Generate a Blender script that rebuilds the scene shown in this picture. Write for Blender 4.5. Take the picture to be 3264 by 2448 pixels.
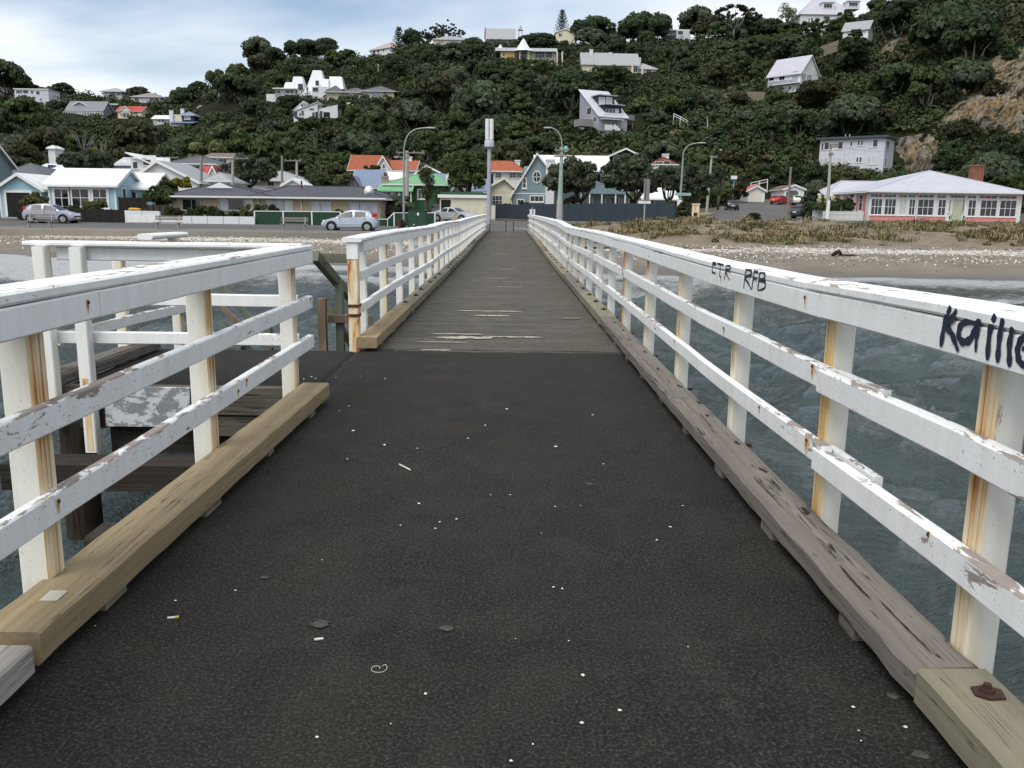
import bpy, math, random
import numpy as np
from mathutils import Vector, Matrix
R = math.radians
for o in list(bpy.data.objects): bpy.data.objects.remove(o, do_unlink=True)
S = bpy.context.scene
COL = S.collection
rng = np.random.default_rng(7)
random.seed(7)

# ------------------------------------------------------------------ camera
FPX, IW, IH = 2767.0, 3264.0, 2448.0
EYE = Vector((0.0, 0.0, 1.45))
PITCH, YAW, ROLL = R(11.119), R(-0.348), R(0.75)
fy = Vector((-math.sin(YAW), math.cos(YAW), 0)); rt0 = Vector((math.cos(YAW), math.sin(YAW), 0)); up0 = Vector((0, 0, 1))
FWD = fy*math.cos(PITCH) - up0*math.sin(PITCH)
up1 = up0*math.cos(PITCH) + fy*math.sin(PITCH)
RGT = rt0*math.cos(ROLL) + up1*math.sin(ROLL)
UPV = up1*math.cos(ROLL) - rt0*math.sin(ROLL)
cam = bpy.data.cameras.new('camera'); camo = bpy.data.objects.new('camera', cam); COL.objects.link(camo)
cam.sensor_fit = 'HORIZONTAL'; cam.sensor_width = 36.0; cam.lens = 36.0*FPX/IW
cam.clip_start = 0.05; cam.clip_end = 6000
m3 = Matrix((RGT, UPV, -FWD)).transposed()
camo.matrix_world = Matrix.Translation(EYE) @ m3.to_4x4()
S.camera = camo
S.render.resolution_x, S.render.resolution_y = 1024, 768

# ------------------------------------------------------------------ sky, sun, exposure
SUN_EL, SUN_AZ = 58.0, 215.0          # degrees; azimuth measured clockwise from +Y (behind and to the left)
W = bpy.data.worlds.new('World'); S.world = W; W.use_nodes = True
wn, wl = W.node_tree.nodes, W.node_tree.links
wn.clear()
sky = wn.new('ShaderNodeTexSky'); sky.sky_type = 'NISHITA'; sky.sun_disc = False
sky.sun_elevation = R(SUN_EL); sky.sun_rotation = R(SUN_AZ); sky.air_density = 1.0; sky.dust_density = 1.5; sky.ozone_density = 1.2
tc = wn.new('ShaderNodeTexCoord')
sp = wn.new('ShaderNodeSeparateXYZ'); wl.new(tc.outputs['Generated'], sp.inputs[0])
# project the view direction onto a cloud layer
dv = wn.new('ShaderNodeMath'); dv.operation = 'ADD'; dv.inputs[1].default_value = 0.22; wl.new(sp.outputs['Z'], dv.inputs[0])
mx = wn.new('ShaderNodeMath'); mx.operation = 'MAXIMUM'; mx.inputs[1].default_value = 0.05; wl.new(dv.outputs[0], mx.inputs[0])
px_ = wn.new('ShaderNodeMath'); px_.operation = 'DIVIDE'; wl.new(sp.outputs['X'], px_.inputs[0]); wl.new(mx.outputs[0], px_.inputs[1])
py_ = wn.new('ShaderNodeMath'); py_.operation = 'DIVIDE'; wl.new(sp.outputs['Y'], py_.inputs[0]); wl.new(mx.outputs[0], py_.inputs[1])
cb = wn.new('ShaderNodeCombineXYZ'); wl.new(px_.outputs[0], cb.inputs[0]); wl.new(py_.outputs[0], cb.inputs[1])
mp = wn.new('ShaderNodeMapping'); wl.new(cb.outputs[0], mp.inputs[0]); mp.inputs['Location'].default_value = (5.1, 3.4, 0); mp.inputs['Scale'].default_value = (1.0, 1.45, 1.0); mp.inputs['Rotation'].default_value = (0, 0, R(14))
n1 = wn.new('ShaderNodeTexNoise'); n1.inputs['Scale'].default_value = 0.62; n1.inputs['Detail'].default_value = 5; n1.inputs['Roughness'].default_value = 0.52; n1.inputs['Distortion'].default_value = 0.25
wl.new(mp.outputs[0], n1.inputs['Vector'])
r1 = wn.new('ShaderNodeValToRGB'); r1.color_ramp.elements[0].position = 0.36; r1.color_ramp.elements[1].position = 0.56
r1.color_ramp.elements[0].color = (0.06,)*3 + (1,); r1.color_ramp.elements[1].color = (1, 1, 1, 1)
wl.new(n1.outputs[0], r1.inputs[0])
n2 = wn.new('ShaderNodeTexNoise'); n2.inputs['Scale'].default_value = 1.2; n2.inputs['Detail'].default_value = 5; n2.inputs['Roughness'].default_value = 0.5
wl.new(mp.outputs[0], n2.inputs['Vector'])
r2 = wn.new('ShaderNodeValToRGB'); r2.color_ramp.elements[0].position = 0.35; r2.color_ramp.elements[1].position = 0.66
r2.color_ramp.elements[0].color = (6.1, 6.45, 7.1, 1); r2.color_ramp.elements[1].color = (8.1, 8.3, 8.6, 1)
wl.new(n2.outputs[0], r2.inputs[0])
mixw = wn.new('ShaderNodeMix'); mixw.data_type = 'RGBA'
wl.new(r1.outputs[0], mixw.inputs[0]); wl.new(sky.outputs[0], mixw.inputs[6]); wl.new(r2.outputs[0], mixw.inputs[7])
bg = wn.new('ShaderNodeBackground'); bg.inputs['Strength'].default_value = 0.100
wo = wn.new('ShaderNodeOutputWorld'); wl.new(mixw.outputs[2], bg.inputs['Color']); wl.new(bg.outputs[0], wo.inputs['Surface'])

sl = bpy.data.lights.new('sun', 'SUN'); sl.energy = 2.1; sl.angle = R(40); sl.color = (1.0, 0.965, 0.91)
so = bpy.data.objects.new('sun', sl); COL.objects.link(so)
sd = Vector((math.sin(R(SUN_AZ))*math.cos(R(SUN_EL)), math.cos(R(SUN_AZ))*math.cos(R(SUN_EL)), math.sin(R(SUN_EL))))
so.rotation_euler = sd.to_track_quat('Z', 'Y').to_euler(); so.location = (0, -20, 40)
S.view_settings.view_transform = 'Standard'; S.view_settings.look = 'None'; S.view_settings.gamma = 1.0
S.view_settings.use_curve_mapping = False
S.view_settings.exposure = 0.56
S.render.engine = 'CYCLES'

# ------------------------------------------------------------------ picture <-> place
def ray(x, y): return FWD + RGT*((x-IW/2)/FPX) - UPV*((y-IH/2)/FPX)
def at(x, y, Y):                    # the point seen at photo pixel (x, y) at forward distance Y
    d = ray(x, y); return EYE + d*(Y/d.y)
def proj(p):
    v = Vector(p)-EYE; k = v.dot(FWD); return IW/2+FPX*v.dot(RGT)/k, IH/2-FPX*v.dot(UPV)/k

# ------------------------------------------------------------------ mesh builder
class MB:
    def __init__(s): s.v = []; s.f = []; s.m = []
    def add(s, vs, fs, m=0):
        b = len(s.v); s.v += [tuple(p) for p in vs]; s.f += [tuple(i+b for i in f) for f in fs]; s.m += [m]*len(fs); return s
    def box(s, x0, x1, y0, y1, z0, z1, m=0):
        return s.add([(x0,y0,z0),(x1,y0,z0),(x1,y1,z0),(x0,y1,z0),(x0,y0,z1),(x1,y0,z1),(x1,y1,z1),(x0,y1,z1)],
                     [(0,3,2,1),(4,5,6,7),(0,1,5,4),(1,2,6,5),(2,3,7,6),(3,0,4,7)], m)
    def quad(s, a, b, c, d, m=0): return s.add([a,b,c,d], [(0,1,2,3)], m)
    def prism(s, ring, vec, m=0):       # ring of 3-D points (seen counter-clockwise against vec), extruded along vec
        n = len(ring); v = Vector(vec); r0 = [Vector(p) for p in ring]
        return s.add(r0+[p+v for p in r0], [tuple(range(n))[::-1], tuple(range(n, 2*n))]+[(i,(i+1)%n,n+(i+1)%n,n+i) for i in range(n)], m)
    def loft(s, rings, m=0, caps=True, closed=True):
        n = len(rings[0]); vs = [p for r in rings for p in r]; fs = []
        for k in range(len(rings)-1):
            for i in range(n if closed else n-1):
                j = (i+1) % n; fs.append((k*n+i, k*n+j, (k+1)*n+j, (k+1)*n+i))
        if caps: fs += [tuple(range(n))[::-1], tuple(range((len(rings)-1)*n, len(rings)*n))]
        return s.add(vs, fs, m)
    def sweep(s, pts, w, h, m=0, ch=0.0, up=(0,0,1)):      # rectangular (chamfered) bar along a path; pts at the bar's centre
        pts = [Vector(p) for p in pts]; U = Vector(up); rings = []
        for i, p in enumerate(pts):
            d = (pts[min(i+1,len(pts)-1)]-pts[max(i-1,0)]).normalized(); sd_ = d.cross(U).normalized(); u = sd_.cross(d).normalized()
            a, b, c = w/2, h/2, ch
            prof = [(-a,-b),(a,-b),(a,b),(-a,b)] if c <= 0 else [(-a+c,-b),(a-c,-b),(a,-b+c),(a,b-c),(a-c,b),(-a+c,b),(-a,b-c),(-a,-b+c)]
            rings.append([p+sd_*x+u*y for x, y in prof])
        return s.loft(rings, m)
    def tube(s, pts, r, n=8, m=0, caps=True):
        pts = [Vector(p) for p in pts]; rings = []; ref = None
        for i, p in enumerate(pts):
            d = (pts[min(i+1,len(pts)-1)]-pts[max(i-1,0)]).normalized()
            if ref is None: ref = d.orthogonal().normalized()
            e = (ref - d*ref.dot(d)).normalized(); g = d.cross(e); ref = e
            rr = r[i] if isinstance(r, (list, tuple)) else r
            rings.append([p+e*(rr*math.cos(2*math.pi*k/n))+g*(rr*math.sin(2*math.pi*k/n)) for k in range(n)])
        return s.loft(rings, m, caps)
    def build(s, name, mats, parent=None, smooth=False, loc=None):
        me = bpy.data.meshes.new(name); me.from_pydata(s.v, [], s.f)
        if not isinstance(mats, (list, tuple)): mats = [mats]
        for m in mats: me.materials.append(m)
        if len(mats) > 1: me.polygons.foreach_set('material_index', s.m)
        if smooth:
            me.polygons.foreach_set('use_smooth', [True]*len(me.polygons))
            if smooth is not True: me.set_sharp_from_angle(angle=R(smooth))
        me.update()
        o = bpy.data.objects.new(name, me); COL.objects.link(o)
        if parent is not None: o.parent = parent
        if loc is not None: o.location = loc
        return o

def np_mesh(name, verts, faces, mats, attrs=None, smooth=False, mat_idx=None):
    verts = np.asarray(verts, dtype=np.float32); faces = np.asarray(faces, dtype=np.int32); k = faces.shape[1]
    me = bpy.data.meshes.new(name); me.vertices.add(len(verts)); me.vertices.foreach_set('co', verts.ravel())
    me.loops.add(faces.size); me.loops.foreach_set('vertex_index', faces.ravel())
    me.polygons.add(len(faces)); me.polygons.foreach_set('loop_start', np.arange(0, faces.size, k, dtype=np.int32))
    try: me.polygons.foreach_set('loop_total', np.full(len(faces), k, dtype=np.int32))
    except Exception: pass
    if not isinstance(mats, (list, tuple)): mats = [mats]
    for m in mats: me.materials.append(m)
    if mat_idx is not None: me.polygons.foreach_set('material_index', np.asarray(mat_idx, dtype=np.int32))
    if smooth: me.polygons.foreach_set('use_smooth', np.ones(len(faces), dtype=bool))
    me.update(calc_edges=True)
    for an, (dom, arr) in (attrs or {}).items():
        a = me.attributes.new(an, 'FLOAT', dom); a.data.foreach_set('value', np.asarray(arr, dtype=np.float32))
    return me

def thing(name, label, cat, loc=(0,0,0), rz=0.0, group=None):
    o = bpy.data.objects.new(name, None); COL.objects.link(o); o.location = loc; o.rotation_euler = (0,0,rz); o.empty_display_size = 0.2
    return tag(o, label, cat, group)
def tag(o, label, cat, group=None):
    o['label'] = label; o['category'] = cat
    if group: o['group'] = group
    return o
def struct(o): o['kind'] = 'structure'; return o
def stuff(o, label=None, cat=None):
    o['kind'] = 'stuff'
    if label: o['label'] = label; o['category'] = cat
    return o
def obj(name, me, parent=None, loc=None, rot=None, scale=None):
    o = bpy.data.objects.new(name, me); COL.objects.link(o)
    if parent is not None: o.parent = parent
    if loc is not None: o.location = loc
    if rot is not None: o.rotation_euler = rot
    if scale is not None: o.scale = scale
    return o
def copy_tree(o, parent=None):
    c = o.copy(); COL.objects.link(c); c.parent = parent
    for ch in list(o.children): copy_tree(ch, c)
    return c
def lerp(a, b, t): return a+(b-a)*t
def sstep(a, b, x):
    t = np.clip((np.asarray(x, dtype=float)-a)/(b-a), 0, 1); return t*t*(3-2*t)

# value noise on numpy arrays
_T = np.random.default_rng(3).random((256, 256))
def vnoise(x, y):
    x = np.asarray(x, float); y = np.asarray(y, float); xi = np.floor(x).astype(int); yi = np.floor(y).astype(int); fx = x-xi; fy_ = y-yi
    fx = fx*fx*(3-2*fx); fy_ = fy_*fy_*(3-2*fy_)
    a = _T[xi & 255, yi & 255]; b = _T[(xi+1) & 255, yi & 255]; c = _T[xi & 255, (yi+1) & 255]; d = _T[(xi+1) & 255, (yi+1) & 255]
    return (a*(1-fx)+b*fx)*(1-fy_)+(c*(1-fx)+d*fx)*fy_
def fbm(x, y, o=4):
    t = 0; a = 0.5
    for i in range(o): t = t+a*vnoise(x*2**i+17.3*i, y*2**i-9.1*i); a *= 0.5
    return t
# ------------------------------------------------------------------ materials
class NB:
    def __init__(s, name):
        s.mat = bpy.data.materials.new(name); s.mat.use_nodes = True; s.t = s.mat.node_tree; s.n = s.t.nodes; s.l = s.t.links
        s.p = s.n['Principled BSDF']; s.p.inputs['Roughness'].default_value = 0.6; s.p.inputs['Specular IOR Level'].default_value = 0.3
        s._o = None
    def _in(s, sock, v):
        if v is None: return
        if isinstance(v, (int, float)): sock.default_value = v if sock.type == 'VALUE' else ((v, v, v, 1) if sock.type == 'RGBA' else (v, v, v))
        elif isinstance(v, (tuple, list)): sock.default_value = tuple(v)+((1,) if sock.type == 'RGBA' and len(v) == 3 else ())
        else: s.l.new(v, sock)
    def tc(s, k='Object'):
        if s._o is None: s._o = s.n.new('ShaderNodeTexCoord')
        return s._o.outputs[k]
    def rnd(s):
        i = s.n.new('ShaderNodeObjectInfo'); return i.outputs['Random']
    def attr(s, name): a = s.n.new('ShaderNodeAttribute'); a.attribute_name = name; return a.outputs['Fac']
    def map(s, v=None, sc=(1,1,1), loc=(0,0,0), rot=(0,0,0)):
        m = s.n.new('ShaderNodeMapping'); s._in(m.inputs['Vector'], v or s.tc()); m.inputs['Scale'].default_value = sc; m.inputs['Rotation'].default_value = rot
        s._in(m.inputs['Location'], loc); return m.outputs[0]
    def rmap(s, sc=(1,1,1), amp=(37,53,29)):        # object coordinates shifted per object
        r_ = s.rnd(); c = s.n.new('ShaderNodeCombineXYZ')
        for i in range(3): s._in(c.inputs[i], s.math('MULTIPLY', r_, amp[i]))
        return s.map(None, sc, c.outputs[0])
    def noise(s, v=None, sc=5, det=4, ro=0.55, dist=0):
        n = s.n.new('ShaderNodeTexNoise'); s._in(n.inputs['Vector'], v or s.tc()); n.inputs['Scale'].default_value = sc; n.inputs['Detail'].default_value = det
        n.inputs['Roughness'].default_value = ro; n.inputs['Distortion'].default_value = dist; return n.outputs[0]
    def voro(s, v=None, sc=5, out='Distance', feat='F1'):
        n = s.n.new('ShaderNodeTexVoronoi'); n.feature = feat; s._in(n.inputs['Vector'], v or s.tc()); n.inputs['Scale'].default_value = sc; return n.outputs[out]
    def wave(s, v=None, sc=5, dist=0, det=2, direction='X', prof='SIN', dsc=1.0):
        n = s.n.new('ShaderNodeTexWave'); n.bands_direction = direction; n.wave_profile = prof; s._in(n.inputs['Vector'], v or s.tc()); n.inputs['Scale'].default_value = sc
        n.inputs['Distortion'].default_value = dist; n.inputs['Detail'].default_value = det; n.inputs['Detail Scale'].default_value = dsc; return n.outputs['Fac']
    def ramp(s, f, *st, interp='LINEAR'):
        r_ = s.n.new('ShaderNodeValToRGB'); e = r_.color_ramp; e.interpolation = interp
        while len(e.elements) < len(st): e.elements.new(0.5)
        for el, (p, c) in zip(e.elements, st): el.position = p; el.color = (c, c, c, 1) if isinstance(c, (int, float)) else tuple(c)+(1,)
        s._in(r_.inputs[0], f); return r_.outputs[0]
    def mix(s, f, a, b, mode='MIX'):
        m = s.n.new('ShaderNodeMix'); m.data_type = 'RGBA'; m.blend_type = mode; s._in(m.inputs[0], f); s._in(m.inputs[6], a); s._in(m.inputs[7], b); return m.outputs[2]
    def math(s, op, a, b=None, c=None):
        m = s.n.new('ShaderNodeMath'); m.operation = op; s._in(m.inputs[0], a); s._in(m.inputs[1], b)
        if c is not None: s._in(m.inputs[2], c)
        return m.outputs[0]
    def sep(s, v, k):
        m = s.n.new('ShaderNodeSeparateXYZ'); s._in(m.inputs[0], v); return m.outputs[k]
    def normal(s): g = s.n.new('ShaderNodeNewGeometry'); return g.outputs['True Normal']
    def onormal(s): return s.tc('Normal')
    def bump(s, h, st=0.4, d=0.01, nrm=None):
        b = s.n.new('ShaderNodeBump'); b.inputs['Strength'].default_value = st; b.inputs['Distance'].default_value = d; s._in(b.inputs['Height'], h)
        if nrm is not None: s._in(b.inputs['Normal'], nrm)
        return b.outputs[0]
    def out(s, col=None, rough=None, nrm=None, metal=None, spec=None, **kw):
        s._in(s.p.inputs['Base Color'], col); s._in(s.p.inputs['Roughness'], rough); s._in(s.p.inputs['Normal'], nrm)
        s._in(s.p.inputs['Metallic'], metal); s._in(s.p.inputs['Specular IOR Level'], spec)
        for k, v in kw.items(): s._in(s.p.inputs[k.replace('_', ' ')], v)
        return s.mat
MAT = {}
def plain(name, col, rough=0.6, var=0.12, sc=3.0, metal=0.0, spec=0.3):
    if name in MAT: return MAT[name]
    b = NB(name); n = b.noise(None, sc, 5, 0.6); c = b.mix(b.ramp(n, (0.3, 0.0), (0.75, 1.0)), tuple(x*(1-var) for x in col), tuple(min(1, x*(1+var)) for x in col))
    MAT[name] = b.out(c, rough, None, metal, spec); return MAT[name]

# --- the pier
def mk_asphalt():
    b = NB('deck_asphalt'); o = b.tc()
    big = b.noise(o, 0.9, 7, 0.66, 0.9); mid = b.noise(o, 3.2, 6, 0.68, 0.5); fine = b.noise(o, 88, 5, 0.8); gr = b.voro(o, 150, 'Distance'); tr = b.noise(b.map(o, (1.6, 0.25, 1)), 1.1, 4, 0.6, 0.4)
    c = b.mix(b.ramp(big, (0.38, 0.0), (0.62, 1.0)), (0.0046, 0.0046, 0.0053), (0.0142, 0.0124, 0.0096))
    c = b.mix(b.ramp(mid, (0.46, 0.0), (0.72, 0.7)), c, (0.023, 0.0200, 0.0154))
    c = b.mix(b.ramp(tr, (0.52, 0.0), (0.75, 0.55)), c, (0.027, 0.0238, 0.0186))
    c = b.mix(b.ramp(fine, (0.50, 0.0), (0.66, 0.9)), c, (0.066, 0.059, 0.047))
    c = b.mix(b.ramp(fine, (0.34, 0.95), (0.46, 0.0)), c, (0.0022, 0.0022, 0.0026))
    c = b.mix(b.ramp(gr, (0.04, 0.35), (0.25, 0.0)), c, (0.10, 0.092, 0.076))
    h = b.math('ADD', fine, b.math('ADD', b.math('MULTIPLY', gr, -0.4), b.math('MULTIPLY', mid, 0.5)))
    return b.out(c, b.ramp(big, (0.3, 0.74), (0.7, 0.92)), b.bump(h, 0.8, 0.004), spec=0.2)
MAT['asphalt'] = mk_asphalt()
def mk_sealplank():
    b = NB('sealed_deck_plank'); o = b.rmap((1, 1, 1))
    w = b.tc()
    n = b.noise(b.map(o, (1.2, 14, 1)), 3.0, 6, 0.62); f = b.noise(o, 45, 4, 0.75); big = b.noise(b.map(o, (0.5, 0.6, 1)), 1.3, 3)
    c = b.mix(b.ramp(n, (0.3, 0.0), (0.72, 1.0)), (0.044, 0.0405, 0.0345), (0.118, 0.110, 0.093))
    c = b.mix(b.ramp(f, (0.48, 0.0), (0.75, 0.7)), c, (0.20, 0.188, 0.16))
    c = b.mix(b.ramp(big, (0.35, 0.35), (0.65, 0.0)), c, (0.040, 0.036, 0.030))
    h = b.math('ADD', n, b.math('MULTIPLY', f, 0.7))
    return b.out(c, 0.88, b.bump(h, 0.6, 0.008), spec=0.15)
MAT['sealplank'] = mk_sealplank()
MAT['bareplank'] = plain('bare_pale_wood', (0.34, 0.31, 0.25), 0.85, 0.25, 20)
def paint(name, peel=0.5, rust=0.35, yellow=0.15, base=(0.80, 0.81, 0.80), along=1):
    b = NB(name); o = b.rmap((1, 1, 1))
    nz = b.sep(b.onormal(), 2); top = b.ramp(nz, (0.3, 0.0), (0.8, 1.0))
    st = [1.0, 1.0, 1.0]; st[along] = 0.32
    pn = b.noise(b.map(o, tuple(st)), 16.0, 8, 0.68, 0.5); patch = b.noise(b.map(o, tuple(st)), 2.1, 3, 0.5); chip = b.noise(o, 70, 3, 0.6)
    th = b.math('ADD', b.math('ADD', b.math('MULTIPLY', pn, 0.55), b.math('MULTIPLY', patch, 0.45)), b.math('MULTIPLY', top, 0.080*peel))
    lo = 0.685-0.085*peel
    mask = b.ramp(th, (lo, 0.0), (lo+0.014, 1.0))
    cm = b.math('MULTIPLY', b.ramp(chip, (0.655, 0.0), (0.67, 1.0)), b.ramp(patch, (0.38, 0.0), (0.55, min(1.0, peel*1.3))))
    mask = b.math('MAXIMUM', mask, cm)
    dirt = b.noise(b.map(o, (3, 3, 0.5)), 4.0, 5, 0.65); dirt2 = b.noise(o, 1.2, 4, 0.6)
    c = b.mix(b.ramp(dirt, (0.35, 0.0), (0.8, 1.0)), base, tuple(x*0.84 for x in base[:2])+(base[2]*0.81,))
    c = b.mix(b.ramp(dirt2, (0.5, 0.0), (0.8, 0.5)), c, (0.60, 0.61, 0.57))
    ye = b.noise(b.map(o, (2.0, 2.0, 0.35)), 2.2, 4, 0.6)
    c = b.mix(b.ramp(ye, (0.62-0.1*yellow, 0.0), (0.85, min(1.0, yellow*3))), c, (0.64, 0.50, 0.25))
    wood = b.mix(b.noise(b.map(o, (6, 6, 6)), 3, 4), (0.20, 0.165, 0.145), (0.33, 0.285, 0.25))
    c = b.mix(mask, c, wood)
    rs = b.noise(b.map(o, (4.2, 4.2, 0.55)), 1.9, 5, 0.62)
    rc = b.mix(b.noise(o, 25, 3), (0.24, 0.08, 0.02), (0.58, 0.28, 0.07))
    c = b.mix(b.ramp(rs, (0.76-0.12*rust, 0.0), (0.90-0.1*rust, 0.9)), c, rc)
    st = [9.0, 9.0, 9.0]; st[along] = 1.2
    h = b.math('SUBTRACT', b.math('MULTIPLY', b.noise(b.map(o, tuple(st)), 9, 4), 0.45), mask)
    return b.out(c, b.ramp(mask, (0, 0.45), (1, 0.85)), b.bump(h, 0.45, 0.003), spec=0.35)
MAT['paint_cap'] = paint('weathered_white_paint_cap', 0.80, 0.10, 0.08)
MAT['paint_rail'] = paint('weathered_white_paint_rail', 1.0, 0.22, 0.12)
MAT['paint_post'] = paint('weathered_white_paint_post', 0.28, 0.0, 0.30, (0.79, 0.785, 0.74), along=2)
MAT['paint_far'] = paint('white_paint_far', 0.05, 0.05, 0.10)
def mk_stain():
    b = NB('rust_stained_paint'); o = b.rmap((1, 1, 1))
    s1 = b.noise(b.map(o, (12, 12, 0.5)), 1.6, 5, 0.62, 0.3); s2 = b.noise(b.map(o, (34, 34, 0.9)), 1.2, 5, 0.65, 0.3); s3 = b.noise(b.map(o, (1, 1, 1.4)), 1.6, 3, 0.5)
    m = b.math('ADD', b.math('ADD', b.math('MULTIPLY', s1, 0.55), b.math('MULTIPLY', s3, 0.5)), b.math('MULTIPLY', b.math('SUBTRACT', b.rnd(), 0.5), 0.22))
    c = b.mix(b.ramp(m, (0.36, 0.0), (0.66, 1.0)), (0.76, 0.72, 0.58), (0.60, 0.40, 0.15))
    k = b.math('ADD', b.math('MULTIPLY', s2, 0.55), b.math('MULTIPLY', s3, 0.45))
    c = b.mix(b.ramp(k, (0.50, 0.0), (0.60, 0.75)), c, (0.50, 0.22, 0.05)); c = b.mix(b.ramp(k, (0.57, 0.0), (0.65, 0.9)), c, (0.26, 0.075, 0.018))
    return b.out(c, 0.6, b.bump(s2, 0.4, 0.004))
def paint_edge(name, sgn):             # post paint whose inner edge is yellowed by rust running off the bolts
    m = paint(name, 0.28, 0.0, 0.22, (0.79, 0.775, 0.70), along=2); t = m.node_tree; p = t.nodes['Principled BSDF']; src = p.inputs['Base Color'].links[0].from_socket; b = NB.__new__(NB); b.mat = m; b.t = t; b.n = t.nodes; b.l = t.links; b.p = p; b._o = None
    x = b.sep(b.tc(), 0); n = b.noise(b.map(b.rmap((1, 1, 1)), (3, 3, 0.6)), 3.0, 4, 0.6); e = b.math('ADD', b.math('MULTIPLY', x, sgn*9.0), b.math('MULTIPLY', b.math('SUBTRACT', n, 0.5), 1.5))
    f = b.ramp(e, (0.02, 0.0), (0.62, 0.75)); b._in(p.inputs['Base Color'], b.mix(f, src, (0.66, 0.54, 0.30))); return m
MAT['stain'] = mk_stain(); MAT['paint_postR'] = paint_edge('post_paint_stained_left', -1); MAT['paint_postL'] = paint_edge('post_paint_stained_right', 1)
def timber(name, c0, c1, crack=(0.03, 0.025, 0.02), crk=0.5, along=1, rough=0.85, bst=0.5, tint=None):
    b = NB(name); st = [26.0, 26.0, 26.0]; st[along] = 0.8
    v = b.rmap(tuple(st)); g = b.noise(v, 1.0, 6, 0.65, 0.6)
    st2 = [60.0]*3; st2[along] = 1.1; g2 = b.noise(b.rmap(tuple(st2)), 1.0, 4, 0.6, 0.4)
    big = b.noise(b.rmap((1, 1, 1)), 2.2, 4, 0.55)
    c = b.mix(b.ramp(g, (0.28, 0.0), (0.72, 1.0)), c0, c1)
    c = b.mix(b.ramp(big, (0.35, 0.0), (0.7, 0.6)), c, tint or tuple(x*0.7 for x in c0))
    st3 = [20.0]*3; st3[along] = 0.42; ck = b.noise(b.rmap(tuple(st3), (11, 23, 7)), 1.3, 3, 0.5, 0.25)
    m = b.ramp(ck, (0.492, 0.0), (0.498, 1.0), (0.502, 1.0), (0.508, 0.0))
    m = b.math('MULTIPLY', m, b.ramp(b.noise(b.rmap((2.5, 2.5, 2.5)), 1.5, 3), (0.42, 0.0), (0.55, 1.0)))
    m = b.math('MULTIPLY', m, crk)
    c = b.mix(m, c, crack)
    h = b.math('SUBTRACT', b.math('ADD', b.math('MULTIPLY', g, 0.5), b.math('MULTIPLY', g2, 0.4)), b.math('MULTIPLY', m, 2.0))
    return b.out(c, rough, b.bump(h, bst, 0.006), spec=0.18)
MAT['kerb_new'] = timber('new_kerb_timber', (0.205, 0.152, 0.082), (0.325, 0.255, 0.150), (0.055, 0.038, 0.022), 0.9, 1, 0.78, 0.45, (0.225, 0.185, 0.115))
MAT['kerb_pale'] = timber('greenish_kerb_timber', (0.160, 0.140, 0.098), (0.255, 0.228, 0.162), (0.05, 0.045, 0.028), 0.95, 1, 0.82, 0.4, (0.155, 0.148, 0.108))
MAT['kerb_old'] = timber('weathered_grey_kerb_timber', (0.098, 0.086, 0.073), (0.215, 0.192, 0.165), (0.018, 0.015, 0.013), 1.0, 1, 0.92, 1.0, (0.135, 0.118, 0.10))
MAT['kerb_splint'] = timber('splintered_grey_timber', (0.22, 0.20, 0.175), (0.45, 0.42, 0.38), (0.02, 0.018, 0.015), 1.0, 1, 0.9, 1.0, (0.25, 0.22, 0.19))
MAT['beam_dark'] = timber('dark_pier_beam', (0.020, 0.017, 0.014), (0.055, 0.047, 0.040), (0.005, 0.005, 0.005), 1.0, 0, 0.95, 0.8)
MAT['beam_grey'] = timber('old_grey_beam', (0.06, 0.052, 0.042), (0.16, 0.145, 0.12), (0.01, 0.01, 0.01), 1.0, 0, 0.95, 0.9, (0.05, 0.052, 0.03))
MAT['pile'] = timber('wet_pile_timber', (0.018, 0.015, 0.012), (0.05, 0.038, 0.028), (0.004, 0.004, 0.004), 1.0, 2, 0.7, 0.8)
MAT['green_timber'] = timber('green_treated_timber', (0.105, 0.125, 0.085), (0.20, 0.225, 0.165), (0.04, 0.045, 0.03), 0.5, 2, 0.8, 0.3, (0.075, 0.08, 0.05))
MAT['brown_timber'] = timber('brown_stump_timber', (0.13, 0.095, 0.06), (0.27, 0.21, 0.15), (0.02, 0.015, 0.01), 0.8, 2, 0.85, 0.5)
def mk_rust():
    b = NB('rusty_iron'); n = b.noise(None, 18, 6, 0.7); c = b.ramp(n, (0.25, (0.018, 0.008, 0.006)), (0.5, (0.075, 0.028, 0.012)), (0.75, (0.26, 0.10, 0.03)))
    return b.out(c, 0.9, b.bump(n, 0.6, 0.01))
MAT['rust'] = mk_rust(); MAT['rustdark'] = plain('dark_rusted_iron', (.045, .024, .016), .9, .5, 30)
def mk_galv():
    b = NB('peeling_grey_plate'); n = b.noise(b.map(None, (1, 1, 1.6)), 7, 8, 0.7, 0.3); c = b.mix(b.ramp(n, (0.47, 0.0), (0.50, 1.0)), (0.50, 0.52, 0.53), (0.20, 0.215, 0.225))
    return b.out(c, 0.6, b.bump(n, 0.3, 0.004))
MAT['galv'] = mk_galv()
MAT['graffiti'] = plain('dark_blue_spray_paint', (0.012, 0.022, 0.040), 0.5, 0.3, 40)
MAT['shell'] = plain('white_shell', (0.56, 0.55, 0.50), 0.5, 0.1, 80)
MAT['lichen'] = plain('grey_gum_spot', (0.052, 0.049, 0.043), 0.9, 0.5, 40)
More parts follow.
